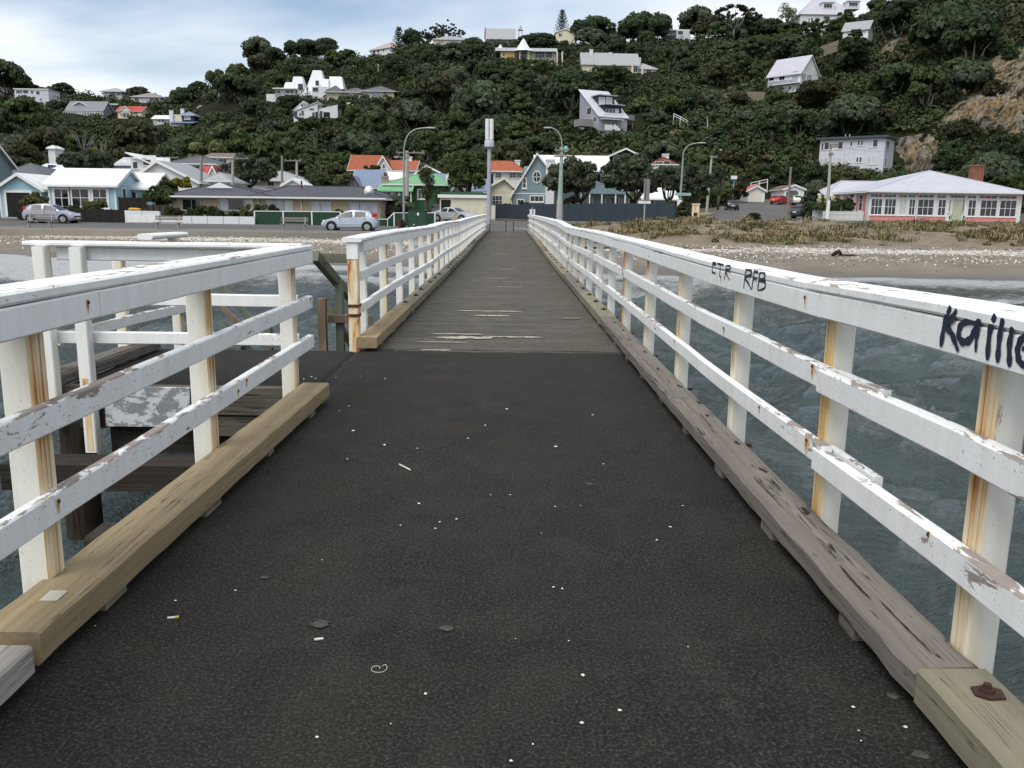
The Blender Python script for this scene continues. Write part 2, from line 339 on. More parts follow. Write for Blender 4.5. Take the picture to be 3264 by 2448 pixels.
# --- water and shore
def mk_water():
    b = NB('sea_water'); o = b.tc(); f = b.attr('foam')
    fn = b.noise(b.map(o, (0.8, 2.2, 1)), 1.6, 8, 0.74, 0.9); fl = b.noise(b.map(o, (0.7, 2.0, 1)), 6.5, 6, 0.72, 0.6)
    fm = b.math('ADD', f, b.math('SUBTRACT', b.math('ADD', b.math('MULTIPLY', fn, 1.1), b.math('MULTIPLY', fl, 0.7)), 0.9))
    fmask = b.ramp(fm, (0.36, 0.0), (0.78, 0.95))
    sand = b.attr('shallow')
    c = b.mix(b.ramp(b.noise(o, 0.12, 3), (0.35, 0.0), (0.65, 1.0)), (0.095, 0.130, 0.130), (0.140, 0.178, 0.174))
    c = b.mix(sand, c, (0.13, 0.13, 0.115))
    c = b.mix(fmask, c, (0.72, 0.74, 0.75))
    h1 = b.noise(b.map(o, (1.0, 1.9, 1), rot=(0, 0, 0.35)), 1.7, 7, 0.66, 0.6); h2 = b.noise(b.map(o, (1.3, 2.4, 1), rot=(0, 0, 0.35)), 7.0, 5, 0.64, 0.3)
    h = b.math('ADD', b.math('MULTIPLY', h1, 1.0), b.math('MULTIPLY', h2, 0.8))
    return b.out(c, b.ramp(fmask, (0, 0.06), (1, 0.75)), b.bump(h, 1.0, 0.50), spec=0.5, IOR=1.33)
MAT['water'] = mk_water()
def mk_beach():
    b = NB('beach_sand_gravel'); o = b.tc(); sh = b.attr('shells'); wet = b.attr('wet')
    n = b.noise(o, 0.6, 5, 0.6); f = b.noise(o, 14, 5, 0.75); v = b.voro(o, 9, 'Color'); v2 = b.voro(o, 4.2, 'Color')
    c = b.mix(b.ramp(n, (0.3, 0.0), (0.7, 1.0)), (0.150, 0.130, 0.105), (0.225, 0.198, 0.160))
    c = b.mix(b.ramp(f, (0.42, 0.0), (0.7, 0.8)), c, (0.085, 0.075, 0.064))
    sv = b.math('GREATER_THAN', b.math('ADD', b.math('MULTIPLY', sh, 0.62), b.math('ADD', b.math('MULTIPLY', b.sep(v, 0), 0.42), b.math('MULTIPLY', b.sep(v2, 1), 0.18))), 0.86)
    c = b.mix(sv, c, (0.52, 0.49, 0.43))
    c = b.mix(b.math('MULTIPLY', wet, 0.62), c, (0.045, 0.040, 0.034))
    return b.out(c, b.ramp(wet, (0, 0.92), (1, 0.35)), b.bump(b.math('ADD', f, b.sep(v, 2)), 0.6, 0.05), spec=0.25)
MAT['beach'] = mk_beach()
def mk_dune():
    b = NB('dune_sand'); o = b.tc(); n = b.noise(o, 0.5, 6, 0.65); f = b.noise(o, 7, 6, 0.7)
    c = b.mix(b.ramp(n, (0.35, 0.0), (0.65, 1.0)), (0.225, 0.185, 0.135), (0.13, 0.105, 0.070)); c = b.mix(b.ramp(f, (0.45, 0.0), (0.7, 0.85)), c, (0.085, 0.068, 0.043))
    return b.out(c, 0.95, b.bump(f, 0.6, 0.08))
MAT['dune'] = mk_dune()
def mk_road(name, c0, c1, sc=30):
    b = NB(name); o = b.tc(); n = b.noise(o, 0.25, 5, 0.6); f = b.noise(o, sc, 4, 0.7)
    c = b.mix(b.ramp(n, (0.3, 0.0), (0.7, 1.0)), c0, c1); c = b.mix(b.ramp(f, (0.4, 0.0), (0.75, 0.4)), c, tuple(x*1.5 for x in c1))
    return b.out(c, 0.9, b.bump(f, 0.3, 0.01), spec=0.2)
MAT['road'] = mk_road('street_asphalt', (0.066, 0.065, 0.066), (0.098, 0.096, 0.094))
MAT['footpath'] = mk_road('footpath_asphalt', (0.105, 0.10, 0.092), (0.155, 0.147, 0.132))
MAT['concrete'] = mk_road('sea_wall_concrete', (0.17, 0.155, 0.13), (0.26, 0.24, 0.20), 12)
MAT['verge'] = mk_road('dry_grass', (0.12, 0.115, 0.045), (0.20, 0.18, 0.075), 8)
MAT['yard'] = mk_road('garden_soil', (0.05, 0.045, 0.032), (0.085, 0.08, 0.055), 6)
MAT['line'] = plain('white_road_paint', (0.62, 0.62, 0.60), 0.7, 0.15, 10)
def mk_hill():
    b = NB('hill_ground'); o = b.tc(); rk = b.attr('rock')
    n = b.noise(o, 0.05, 6, 0.65); f = b.noise(o, 1.1, 8, 0.75)
    c = b.mix(b.ramp(n, (0.3, 0.0), (0.7, 1.0)), (0.016, 0.021, 0.009), (0.030, 0.033, 0.014)); c = b.mix(b.ramp(f, (0.45, 0.0), (0.65, 0.85)), c, (0.012, 0.013, 0.007)); c = b.mix(b.ramp(f, (0.28, 0.6), (0.42, 0.0)), c, (0.045, 0.040, 0.024))
    rn = b.noise(b.map(o, (1, 1, 0.6)), 0.16, 6, 0.65, 0.8); r2_ = b.noise(b.map(o, (1, 1, 0.5)), 0.9, 9, 0.78, 1.0); vr = b.voro(b.map(o, (1, 1, .6)), 0.55, 'Distance')
    rc = b.ramp(rn, (0.30, (0.155, 0.140, 0.115)), (0.47, (0.225, 0.20, 0.16)), (0.58, (0.245, 0.155, 0.070)), (0.70, (0.19, 0.18, 0.165)))
    rc = b.mix(b.ramp(r2_, (0.38, 0.95), (0.52, 0.0)), rc, (0.040, 0.034, 0.026)); rc = b.mix(b.ramp(r2_, (0.60, 0.0), (0.75, 0.7)), rc, (0.33, 0.31, 0.27)); rc = b.mix(b.ramp(vr, (0.62, 0.0), (0.9, 0.8)), rc, (0.035, 0.032, 0.022))
    c = b.mix(b.ramp(b.math('ADD', rk, b.math('MULTIPLY', b.math('SUBTRACT', r2_, 0.5), 0.9)), (0.42, 0.0), (0.52, 1.0)), c, rc)
    return b.out(c, 0.95, b.bump(b.math('ADD', r2_, b.math('MULTIPLY', vr, -0.5)), 1.0, 1.2), spec=0.1)
MAT['hill'] = mk_hill()
# --- foliage
def leaf(name, c0, c1, c2=None, hue=0.35):
    b = NB(name); t = b.attr('tint'); r_ = b.rnd()
    c = b.mix(t, c0, c1); c = b.mix(b.math('MULTIPLY', r_, hue), c, c2 or tuple(x*0.6 for x in c0))
    b.p.inputs['Subsurface Weight'].default_value = 0.0
    tr = b.n.new('ShaderNodeBsdfTranslucent'); b._in(tr.inputs[0], b.mix(0.5, c, c1))
    b.out(c, 0.62, None, spec=0.22)
    ms = b.n.new('ShaderNodeMixShader'); ms.inputs[0].default_value = 0.28; b.l.new(b.p.outputs[0], ms.inputs[1]); b.l.new(tr.outputs[0], ms.inputs[2])
    b.l.new(ms.outputs[0], b.n['Material Output'].inputs[0]); return b.mat
MAT['leaf_dark'] = leaf('dark_evergreen_leaves', (0.0199, 0.0340, 0.0126), (0.0557, 0.0865, 0.0304), (0.0207, 0.0375, 0.0238))
MAT['leaf_mid'] = leaf('mid_green_leaves', (0.0252, 0.0442, 0.0126), (0.0749, 0.1101, 0.0349), (0.0578, 0.0603, 0.0215))
MAT['leaf_olive'] = leaf('olive_brown_leaves', (0.0280, 0.0322, 0.0120), (0.0678, 0.0734, 0.0302), (0.0405, 0.0288, 0.0145))
MAT['leaf_grey'] = leaf('grey_green_leaves', (0.0316, 0.0484, 0.0246), (0.0927, 0.1240, 0.0695), (0.0379, 0.0546, 0.0323))
MAT['leaf_poh'] = leaf('coastal_tree_leaves', (0.0246, 0.0369, 0.0180), (0.1148, 0.1386, 0.0804), (0.0459, 0.0533, 0.0287), 0.3)
MAT['leaf_light'] = leaf('light_green_leaves', (0.0561, 0.0748, 0.0238), (0.1547, 0.1734, 0.0638), (0.1028, 0.1080, 0.0467))
MAT['leaf_yellow'] = leaf('yellow_green_leaves', (0.13, 0.115, 0.012), (0.30, 0.26, 0.035), (0.18, 0.15, 0.02))
MAT['leaf_dry'] = leaf('dune_grass_blades', (0.15, 0.125, 0.055), (0.27, 0.225, 0.115), (0.085, 0.095, 0.035), 0.9)
MAT['scrub'] = leaf('hill_scrub_leaves', (0.017, 0.026, 0.011), (0.068, 0.078, 0.030))
def mk_scrub():
    b = NB('hill_scrub_tinted'); t = b.attr('tint'); h = b.attr('hue')
    c0 = b.ramp(h, (0.0, (0.014, 0.024, 0.011)), (0.35, (0.020, 0.032, 0.012)), (0.65, (0.030, 0.036, 0.014)), (0.9, (0.036, 0.031, 0.016)), (1.0, (0.040, 0.032, 0.020)))
    c1 = b.ramp(h, (0.0, (0.040, 0.062, 0.028)), (0.35, (0.056, 0.080, 0.028)), (0.65, (0.078, 0.086, 0.034)), (0.9, (0.080, 0.070, 0.036)), (1.0, (0.088, 0.072, 0.046)))
    return b.out(b.mix(t, c0, c1), 0.75, spec=0.15)
MAT['scrub'] = mk_scrub()
def bark(name, c0, c1):
    b = NB(name); n = b.noise(b.map(None, (8, 8, 1.2)), 3, 5, 0.65); return b.out(b.mix(n, c0, c1), 0.9, b.bump(n, 0.6, 0.03))
MAT['bark'] = bark('dark_bark', (0.035, 0.028, 0.022), (0.095, 0.08, 0.065)); MAT['bark_pale'] = bark('pale_bark', (0.16, 0.145, 0.125), (0.30, 0.28, 0.25))
# --- buildings
def boards(name, col, pitch=0.16, var=0.08):
    if name in MAT: return MAT[name]
    b = NB(name); w = b.wave(b.map(None, (0, 0, 1)), 1.0/pitch/ (2*math.pi) * 6.2832 / 1.0 * 0.5, 0, 0, 'Z', 'SAW')
    n = b.noise(b.map(None, (1, 1, 3)), 1.2, 5, 0.6); c = b.mix(b.ramp(n, (0.3, 0.0), (0.75, 1.0)), tuple(x*(1-var) for x in col), tuple(min(1, x*(1+var)) for x in col))
    MAT[name] = b.out(c, 0.6, b.bump(w, 0.5, 0.03)); return MAT[name]
def roofing(name, col, kind='corr', var=0.1):
    if name in MAT: return MAT[name]
    b = NB(name); n = b.noise(None, 1.1, 6, 0.65); c = b.mix(b.ramp(n, (0.3, 0.0), (0.75, 1.0)), tuple(x*(1-var) for x in col), tuple(min(1, x*(1+var)) for x in col))
    if kind == 'corr': h = b.wave(b.map(None, (1, 0, 0)), 4.0, 0, 0, 'X'); nr = b.bump(h, 0.25, 0.03)
    else:
        h1 = b.wave(b.map(None, (0, 0, 1)), 3.2, 0, 0, 'Z', 'SAW'); h2 = b.wave(b.map(None, (1, 0, 0)), 2.2, 0, 0, 'X'); h = b.math('ADD', h1, b.math('MULTIPLY', h2, 0.4))
        nr = b.bump(h, 0.9, 0.09); c = b.mix(b.ramp(h1, (0.72, 0.0), (0.95, 0.35)), c, tuple(min(1, x*2.3+0.03) for x in col))
    MAT[name] = b.out(c, 0.5 if kind == 'corr' else 0.7, nr, spec=0.35); return MAT[name]
def mk_glass(name, col=(0.012, 0.015, 0.018)):
    b = NB(name); n = b.noise(None, 0.9, 3); return b.out(b.mix(n, tuple(x*0.6 for x in col), tuple(x*1.6 for x in col)), 0.06, None, spec=0.6)
MAT['glass'] = mk_glass('window_glass'); MAT['curtain'] = mk_glass('curtained_window_glass', (0.30, 0.32, 0.36)); MAT['blind'] = mk_glass('blind_window_glass', (0.42, 0.43, 0.42))
MAT['trim'] = plain('white_trim_paint', (0.68, 0.68, 0.665), 0.5, 0.06, 4)
MAT['creamtrim'] = plain('cream_trim_paint', (0.66, 0.62, 0.50), 0.5, 0.06, 4)
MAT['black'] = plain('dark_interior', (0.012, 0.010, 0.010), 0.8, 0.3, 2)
MAT['metal'] = plain('galvanised_steel', (0.33, 0.34, 0.34), 0.5, 0.1, 6, 0.4)
MAT['polewood'] = timber('grey_pole_timber', (0.17, 0.155, 0.13), (0.29, 0.27, 0.235), (0.05, 0.045, 0.04), 0.6, 2)
MAT['poleconc'] = plain('grey_pole_concrete', (0.34, 0.33, 0.30), 0.85, 0.15, 3)
# ------------------------------------------------------------------ the pier
def interp(pts, y): return float(np.interp(y, [p[0] for p in pts], [p[1] for p in pts]))
DECK = [(-5, 0), (22, 0), (30, 0.03), (40, 0.14), (55, 0.19), (64, 0.2)]
def dz(y): return interp(DECK, y)
RAIL_R = [(-5, 1.2), (2.5, 1.2), (4, 1.168), (6, 1.155), (10, 1.18), (15, 1.188), (19, 1.165), (21, 1.172), (25, 1.262), (35, 1.312), (45, 1.35), (63, 1.38)]
RAIL_LN = [(-5, 1.19), (7.2, 1.187)]
RAIL_LF = [(9, 1.185), (12, 1.20), (18, 1.175), (22, 1.222), (28, 1.205), (34, 1.25), (45, 1.31), (63, 1.37)]

pier = thing('pier', 'long timber pier with black asphalt and plank deck running to the shore', 'pier')
# asphalt surface (main deck and the side landing), gently uneven
def sheet(name, x0, x1, y0, y1, z, step, mat, parent, amp=0.005, edge=0.012, fray=0.0):
    nx, ny = int((x1-x0)/step)+1, int((y1-y0)/step)+1
    X, Yg = np.meshgrid(np.linspace(x0, x1, nx), np.linspace(y0, y1, ny)); Z = z+(fbm(X*1.7+5, Yg*1.7, 4)-0.47)*amp*2
    bx = np.minimum(np.minimum(X-x0, x1-X), np.minimum(Yg-y0, y1-Yg)); Z = Z-edge*(1-sstep(0, 0.06, bx))
    Xj = X+(vnoise(X*9, Yg*9)-0.5)*0.03*(bx < step); Yj = Yg+(vnoise(X*7+31, Yg*7)-0.5)*0.05*(bx < step)
    Yj = Yj-fray*sstep(y1-.35, y1, Yg)*(fbm(X*2.1+3, Yg*0, 4)*.8+.35*vnoise(X*16, Yg*0))
    top = np.stack([Xj, Yj, Z], -1).reshape(-1, 3); idx = np.arange(nx*ny).reshape(ny, nx)
    q = np.stack([idx[:-1, :-1], idx[:-1, 1:], idx[1:, 1:], idx[1:, :-1]], -1).reshape(-1, 4)
    b = np.concatenate([idx[0, :], idx[1:, -1], idx[-1, -2::-1], idx[-2:0:-1, 0]]); nb = len(b)
    low = top[b].copy(); low[:, 2] = z-0.06; base = len(top)
    sk = np.array([(b[i], base+i, base+(i+1) % nb, b[(i+1) % nb]) for i in range(nb)])
    me = np_mesh(name, np.vstack([top, low]), np.vstack([q, sk]), mat, smooth=False); return obj(name, me, parent)
sheet('asphalt_surface', -1.60, 1.44, -2.5, 9.28, 0.0, 0.07, MAT['asphalt'], pier, fray=.17)
sheet('landing_surface', -3.70, -1.60, 7.12, 9.17, -0.006, 0.08, MAT['asphalt'], pier)

# deck planks beyond the asphalt
PITCH_P = 0.116
def plank_rings(k):
    r_ = random.Random(k); n = 22; rings = []
    for i in range(n):
        x = lerp(-1.60, 1.43, i/(n-1)); w0, w1 = .0525-r_.random()**2*.014, .0525-r_.random()**2*.014; t = r_.uniform(-.004, .003); c = 0.009
        rings.append([(x, -w0, -0.05), (x, w1, -0.05), (x, w1, -c+t), (x, w1-c, t), (x, -w0+c, t), (x, -w0, -c+t)])
    return rings
def plank_mesh(k):
    m = MB(); m.loft(plank_rings(k)); o = m.build('plank', MAT['sealplank']); me = o.data; bpy.data.objects.remove(o); return me
PLM = [plank_mesh(k) for k in range(10)]
y = 9.17; k = 0
while y < 63.0:
    zz = dz(y)-0.004+random.uniform(-.005, .003)-(.012 if y < 9.3 else 0)
    if k < 298: obj('plank', PLM[random.randrange(10)], pier, (random.uniform(-.015, .015), y, zz), (random.uniform(-.03, .03), 0, random.uniform(-.002, .002)))
    else:
        if k == 298: FARP = MB()
        FARP.loft([[(a_, b_+y, c_+zz) for a_, b_, c_ in rg] for rg in plank_rings(k)[::3]])
    y += PITCH_P; k += 1
o = FARP.build('far_planks', MAT['sealplank'], pier); stuff(o)
bar_ = MB(); bar_.box(-1.58, 1.42, 9.05, 63.2, -.30, -.075); bar_.build('deck_bearers', MAT['beam_dark'], pier)
# strips where the seal has worn off the planks
def worn(name, x0, x1, yc, wd, z):
    n = 14; r_ = random.Random(int(yc*1000)); up, lo = [], []
    for i in range(n+1):
        t = i/n; e = min(1, 6*t, 6*(1-t))**0.5; x = lerp(x0, x1, t)
        up.append((x, yc+wd*e*(0.35+0.65*r_.random())/2, z)); lo.append((x, yc-wd*e*(0.35+0.65*r_.random())/2, z))
    m = MB(); m.add(lo+up[::-1], [tuple(range(2*n+2))]); ring = lo+up[::-1]
    return m.build(name, MAT['bareplank'], pier)
def deckpt(px, py):
    d = ray(px, py); y_ = 10.0
    for _ in range(12):
        t = (dz(y_)-1.45)/d.z; y_ = t*d.y
    return EYE+d*t
for (a, b_, yy, w) in [((1386, 1075), (1572, 1078), 0, .26), ((1372, 1064), (1545, 1066), 0, .10), ((1540, 1072), (1735, 1077), 0, .13), ((1455, 990), (1668, 994), 0, .16), ((1510, 1005), (1628, 1008), 0, .20), ((1320, 1091), (1495, 1091), 0, .06),
                     ((1336, 1117), (1440, 1115), 0, .07), ((1536, 886), (1624, 889), 0, .10), ((1575, 914), (1670, 916), 0, .09), ((1590, 896), (1712, 903), 0, .06), ((1563, 811), (1637, 813), 0, .16), ((1590, 858), (1650, 859), 0, .12), ((1500, 895), (1590, 897), 0, .05), ((1790, 1014), (1850, 1016), 0, .06), ((1760, 870), (1790, 872), 0, .08)]:
    p, q = deckpt(*a), deckpt(*b_); worn('worn_patch', p.x, q.x, (p.y+q.y)/2, w, dz(p.y)+0.0035)

# kerb timbers
def wob_path(x0, x1, y0, y1, zc, n, amp, seed, prof=None):
    r_ = random.Random(seed); out = []
    for i in range(n+1):
        t = i/n; y_ = lerp(y0, y1, t); out.append((lerp(x0, x1, t)+r_.uniform(-amp, amp), y_, zc+dz(y_)+r_.uniform(-amp, amp)*0.7))
    return out
def kerb(side, x0, x1, y0, y1, mat, seed, w=0.21, z0=0.040, z1=0.155, ch=0.008, amp=0.002, label=None):
    xc = side*w/2; m = MB(); n = max(4, int((y1-y0)/0.12)); m.sweep(wob_path(x0+xc, x1+xc, y0+0.004, y1-0.004, (z0+z1)/2, n, amp, seed), w, z1-z0, 0, ch)
    o = m.build('kerb_timber', mat, pier, smooth=30)
    if label: o['label'] = label
    n_ = max(1, int((y1-y0)/0.85)); r_ = random.Random(seed+5)
    for i in range(n_):
        yy = y0+(i+0.55)*(y1-y0)/n_; L = r_.uniform(0.05, 0.11); g = MB(); xx = lerp(x0, x1, (yy-y0)/(y1-y0))
        a, b_ = sorted((xx+side*r_.uniform(.012, .03), xx+side*(w-0.02))); g.box(a, b_, yy-L, yy+L, dz(yy)-0.012, dz(yy)+0.0396)
        g.build('spacer_block', MAT['kerb_pale'] if mat is not MAT['kerb_old'] else MAT['kerb_old'], pier)
    return o
def bolt(parent, x, y, z, r=0.022, plate=True):
    m = MB()
    if plate:
        q = [(x-0.040, y-0.015), (x-0.012, y-0.038), (x+0.036, y-0.034), (x+0.046, y+0.010), (x+0.012, y+0.034), (x-0.032, y+0.024)]
        m.prism([(a, b_, z-0.002) for a, b_ in q], (0, 0, 0.009))
    m.tube([(x, y, z), (x, y, z+0.016)], [r, r*0.95], 6); m.tube([(x, y, z+0.014), (x, y, z+0.03)], [r*0.55, r*0.5], 8)
    return m.build('bolt', MAT['rustdark'], parent)
# right hand side
k1 = kerb(1, 1.222, 1.215, -1.6, 2.34, MAT['kerb_pale'], 1, label='pale green-grey kerb timber with a rusty bolt'); bolt(k1, 1.345, 2.20, 0.156)
kerb(1, 1.208, 1.19, 2.34, 6.17, MAT['kerb_old'], 2, z1=0.15, ch=0.02, amp=0.004, label='weathered grey kerb timber split along its grain')
k3 = kerb(1, 1.19, 1.20, 6.17, 11.2, MAT['kerb_old'], 3, z1=0.15, ch=0.02, amp=0.004)
k4 = kerb(1, 1.20, 1.205, 11.2, 14.9, MAT['kerb_pale'], 4)
yy = 14.9; sd_ = 5; KR = []
while yy < 62.5:
    L = min([3.7, 2.8, 4.4][sd_ % 3], 63-yy); KR.append((yy, kerb(1, 1.205, 1.205, yy, yy+L, MAT[['kerb_pale', 'kerb_old', 'kerb_pale', 'kerb_pale'][sd_ % 4]], sd_))); yy += L; sd_ += 1
for (yy, kk) in KR[:7]:
    for q in (0.5, 2.0): bolt(kk, 1.32+random.uniform(-.03, .03), yy+q, dz(yy+q)+0.155, 0.03)
# hollows rotted into the grey timbers around the old bolts
def rot_hole(parent, x, y, z, L, w):
    n = 14; r_ = random.Random(int(y*977)); m = MB(); l, r2 = [], []
    for i in range(n+1):
        t = i/n; e = math.sin(math.pi*t)**.6*w; c = x+.35*w*math.sin(t*5+y*3); l.append((c-e*r_.uniform(.3, 1), y-L+2*L*t, z)); r2.append((c+e*r_.uniform(.3, 1), y-L+2*L*t, z))
    m.add(l+r2[::-1], [tuple(range(2*n+2))]); return m.build('rot_hollow', MAT['hollow'], parent)
MAT['hollow'] = plain('rotten_wood_hollow', (.022, .016, .012), .95, .5, 40)
for (x, y_, L, w) in [(1.31, 3.28, .05, .010), (1.35, 3.72, .05, .020), (1.27, 2.95, .16, .007), (1.30, 2.62, .2, .005), (1.34, 4.35, .05, .018), (1.26, 4.0, .25, .004), (1.35, 4.9, .05, .016), (1.29, 5.45, .2, .004), (1.36, 6.0, .06, .016), (1.33, 5.6, .04, .014)]: rot_hole(k3, x, y_, 0.1545, L, w)
for (x, y_) in [(1.34, 6.6), (1.30, 7.35), (1.33, 8.3), (1.29, 9.1), (1.33, 9.9), (1.31, 10.6)]: rot_hole(k3, x, y_, 0.1545, .07, .016)
for (y_) in (12.0, 13.1, 14.2): bolt(k4, 1.33, y_, 0.156, 0.03)
# left hand side
kerb(-1, -1.440, -1.448, -1.6, 2.47, MAT['kerb_splint'], 21, z0=0.03, z1=0.128, w=0.2, ch=0.008, amp=0.007, label='splintered bleached end of an old kerb timber')
kl = kerb(-1, -1.447, -1.365, 2.50, 6.56, MAT['kerb_new'], 22, ch=0.010, label='new yellow pine kerb timber')
m = MB(); m.box(-1.56, -1.50, 2.72, 2.80, 0.1552, 0.1575); m.build('plug_plate', plain('pale_plug', (0.40, 0.38, 0.31), 0.7), kl)
for (x0, y0, L) in []:                        # splinters lying along the old timber
    g = MB(); g.sweep([(x0-.02, y0, .02), (x0, y0+L*.5, .016), (x0+.02, y0+L, .012)], .022, .02, 0, .004); g.build('splinter', MAT['kerb_splint'], pier)
yy = 9.04; sd_ = 31
while yy < 62.5:
    L = min([4.6, 3.2, 3.8][sd_ % 3], 63-yy); kk = kerb(-1, -1.37, -1.37, yy, yy+L, MAT['kerb_new' if sd_ == 31 else ['kerb_pale', 'kerb_pale', 'kerb_old', 'kerb_pale'][sd_ % 4]], sd_)
    if yy > 12 and yy < 36:
        for q in (0.4, 1.5, 2.6): bolt(kk, -1.47+random.uniform(-.03, .03), yy+q, dz(yy+q)+0.155, 0.03)
    yy += L; sd_ += 1
# structure below the deck
for s_ in (-1, 1):
    for y0 in np.arange(-2.4, 63, 6.0):
        y1 = min(y0+5.98, 63); x = (1.44+0.02) if s_ > 0 else -1.62; g = MB(); g.sweep([(x-s_*0.09, y0, -0.22+dz(y0)), (x-s_*0.09, y1, -0.22+dz(y1))], 0.16, 0.28); g.build('stringer', MAT['beam_dark'], pier)
for y0 in (1.0, 4.72, 8.9, 13.0, 17.2, 21.4, 25.6, 29.8, 34.0):
    g = MB(); g.sweep([(-2.35 if y0 == 4.72 else -1.75, y0, -0.49), (1.6, y0, -0.49)], 0.26, 0.27, 0, 0.02); g.build('crosshead', MAT['beam_dark'], pier)
    for x in (-1.35, 1.25):
        g = MB(); g.tube([(x, y0, -2.6), (x, y0, -0.62)], [0.17, 0.15], 12); g.build('pile', MAT['pile'], pier, smooth=40)
# side landing: edge timbers, plate, piles
def bar(name, mat, *boxes, parent=pier, **kw):
    g = MB()
    for b_ in boxes: g.box(*b_)
    return g.build(name, mat, parent, **kw)
bar('edge_timber', MAT['beam_grey'], (-3.72, -1.63, 7.02, 7.13, -0.075, 0.008))
bar('edge_timber', MAT['beam_grey'], (-2.55, -1.60, 7.00, 7.16, -0.215, -0.08)); bar('edge_timber', MAT['beam_grey'], (-2.60, -1.62, 7.02, 7.20, -0.40, -0.235))
bar('edge_timber', MAT['beam_dark'], (-3.76, -3.32, 7.01, 7.2, -0.34, -0.08))
bar('steel_plate', MAT['galv'], (-3.30, -2.60, 6.97, 7.0, -0.315, 0.015)); bar('backing_beam', MAT['beam_dark'], (-3.31, -2.58, 7.06, 7.22, -0.56, -0.08))
g = MB(); g.sweep([(-3.76, 7.05, 0.055), (-3.74, 8.0, 0.06), (-3.72, 9.0, 0.055)], 0.19, 0.115, 0, 0.02); g.build('landing_kerb', MAT['kerb_old'], pier)
bar('landing_joist', MAT['beam_dark'], (-3.7, -1.6, 7.3, 9.1, -0.28, -0.068))
for (x, y_) in ((-3.62, 7.12), (-3.6, 8.9), (-2.3, 8.95), (-2.45, 7.3)):
    g = MB(); g.tube([(x, y_, -2.6), (x, y_, -0.3)], [0.16, 0.14], 12); g.build('pile', MAT['pile'], pier, smooth=40)
bar('cross_beam', MAT['beam_dark'], (-3.75, -1.7, 6.2, 6.5, -0.62, -0.42))

# ------------------------------------------------------------------ railings
def post_mesh(z0, z1, side, stained, w=0.098):
    m = MB(); a = w/2; c = 0.008
    prof = [(-a+c, -a), (a-c, -a), (a, -a+c), (a, a-c), (a-c, a), (-a+c, a), (-a, a-c), (-a, -a+c)]
    n = 8; zs = [z0, z1]
    m.loft([[(x, y_, z) for x, y_ in prof] for z in zs])
    if stained:                                # the face towards the deck is stained by its bolts
        for i, f in enumerate(m.f[:n]):
            xs = [m.v[q][0] for q in f]
            if all(x*side < -a+0.012 for x in xs): m.m[i] = 1
        sx = -side*(a+0.0015); m.box(min(sx, sx-side*0.004), max(sx, sx-side*0.004), 0.010, 0.020, z0+0.02, z1-0.02, 1)
    o = m.build('post', [MAT['paint_postR' if side > 0 else 'paint_postL'] if stained else MAT['paint_post'], MAT['stain']]); me = o.data; bpy.data.objects.remove(o); return me
def rail_run(parent, side, xin, y0, y1, zf, off0, off1, thick, mat, joints, name, amp=0.003, seed=1, ch=0.006):
    # boards between the joints; off0/off1 are bottom and top relative to zf(y)
    ys = [y0]+[j for j in joints if y0 < j < y1]+[y1]; out = []
    for a, b_ in zip(ys[:-1], ys[1:]):
        n = max(2, int((b_-a)/0.55)); r_ = random.Random(seed+int(a*10)); pts = []
        for i in range(n+1):
            y_ = lerp(a+0.003, b_-0.003, i/n); pts.append((xin+side*thick/2+r_.uniform(-amp, amp), y_, zf(y_)+(off0+off1)/2+r_.uniform(-amp, amp)))
        m = MB(); m.sweep(pts, thick, off1-off0, 0, ch); out.append(m.build(name, mat, parent))
    return out
def steps(y0, y1, d):
    o = []; y_ = y0+d
    while y_ < y1-0.5: o.append(y_); y_ += d
    return o

rr = thing('railing', 'long white railing with spray-painted names beside the open sea', 'railing')
zr = lambda y_: interp(RAIL_R, y_)
PR = [0.55, 2.49, 3.77, 5.35, 7.15, 8.87, 10.63, 12.24, 13.95]
while PR[-1] < 61: PR.append(PR[-1]+1.72)
pm_s = post_mesh(-0.30, 1.0, 1, True); pm_p = post_mesh(-0.30, 1.0, 1, False)
for i, y_ in enumerate(PR):
    o = obj('post', pm_s if (i < 7 or random.random() < .35) else pm_p, rr, (1.46, y_, 0)); o.scale = (1, 1, 1); h = zr(y_)-0.042
    o.scale.z = (h+0.30-0)/1.30; o.location.z = h-1.0*o.scale.z
    if 2 < i < 14:
        g = MB(); g.tube([(1.505, y_-0.01, 0.02+dz(y_)), (1.56, y_-0.01, 0.02+dz(y_))], 0.012, 6); g.build('bolt', MAT['rust'], rr)
J = [3.72, 9.0, 14.0, 19.5, 25, 31, 37, 43, 49, 55]
rail_run(rr, 1, 1.3425, -1.5, 63, zr, -0.042, 0.0, 0.195, MAT['paint_cap'], [3.9, 5.28]+J[1:], 'cap_rail', 0.0025, 3, 0.009)
rail_run(rr, 1, 1.345, -1.5, 63, zr, -0.15, -0.0445, 0.048, MAT['paint_cap'], [3.74, 5.3]+J[1:], 'top_board', 0.002, 4)
rail_run(rr, 1, 1.352, -1.5, 3.72, zr, -0.475, -0.372, 0.055, MAT['paint_rail'], [], 'middle_rail', 0.002, 5); rail_run(rr, 1, 1.36, 3.64, 63, zr, -0.455, -0.355, 0.050, MAT['paint_rail'], J[1:], 'middle_rail', 0.003, 6)
rail_run(rr, 1, 1.352, -1.5, 3.70, zr, -0.82, -0.72, 0.055, MAT['paint_rail'], [], 'lower_rail', 0.002, 7); rail_run(rr, 1, 1.36, 3.62, 63, zr, -0.79, -0.695, 0.050, MAT['paint_rail'], J[1:], 'lower_rail', 0.003, 8)
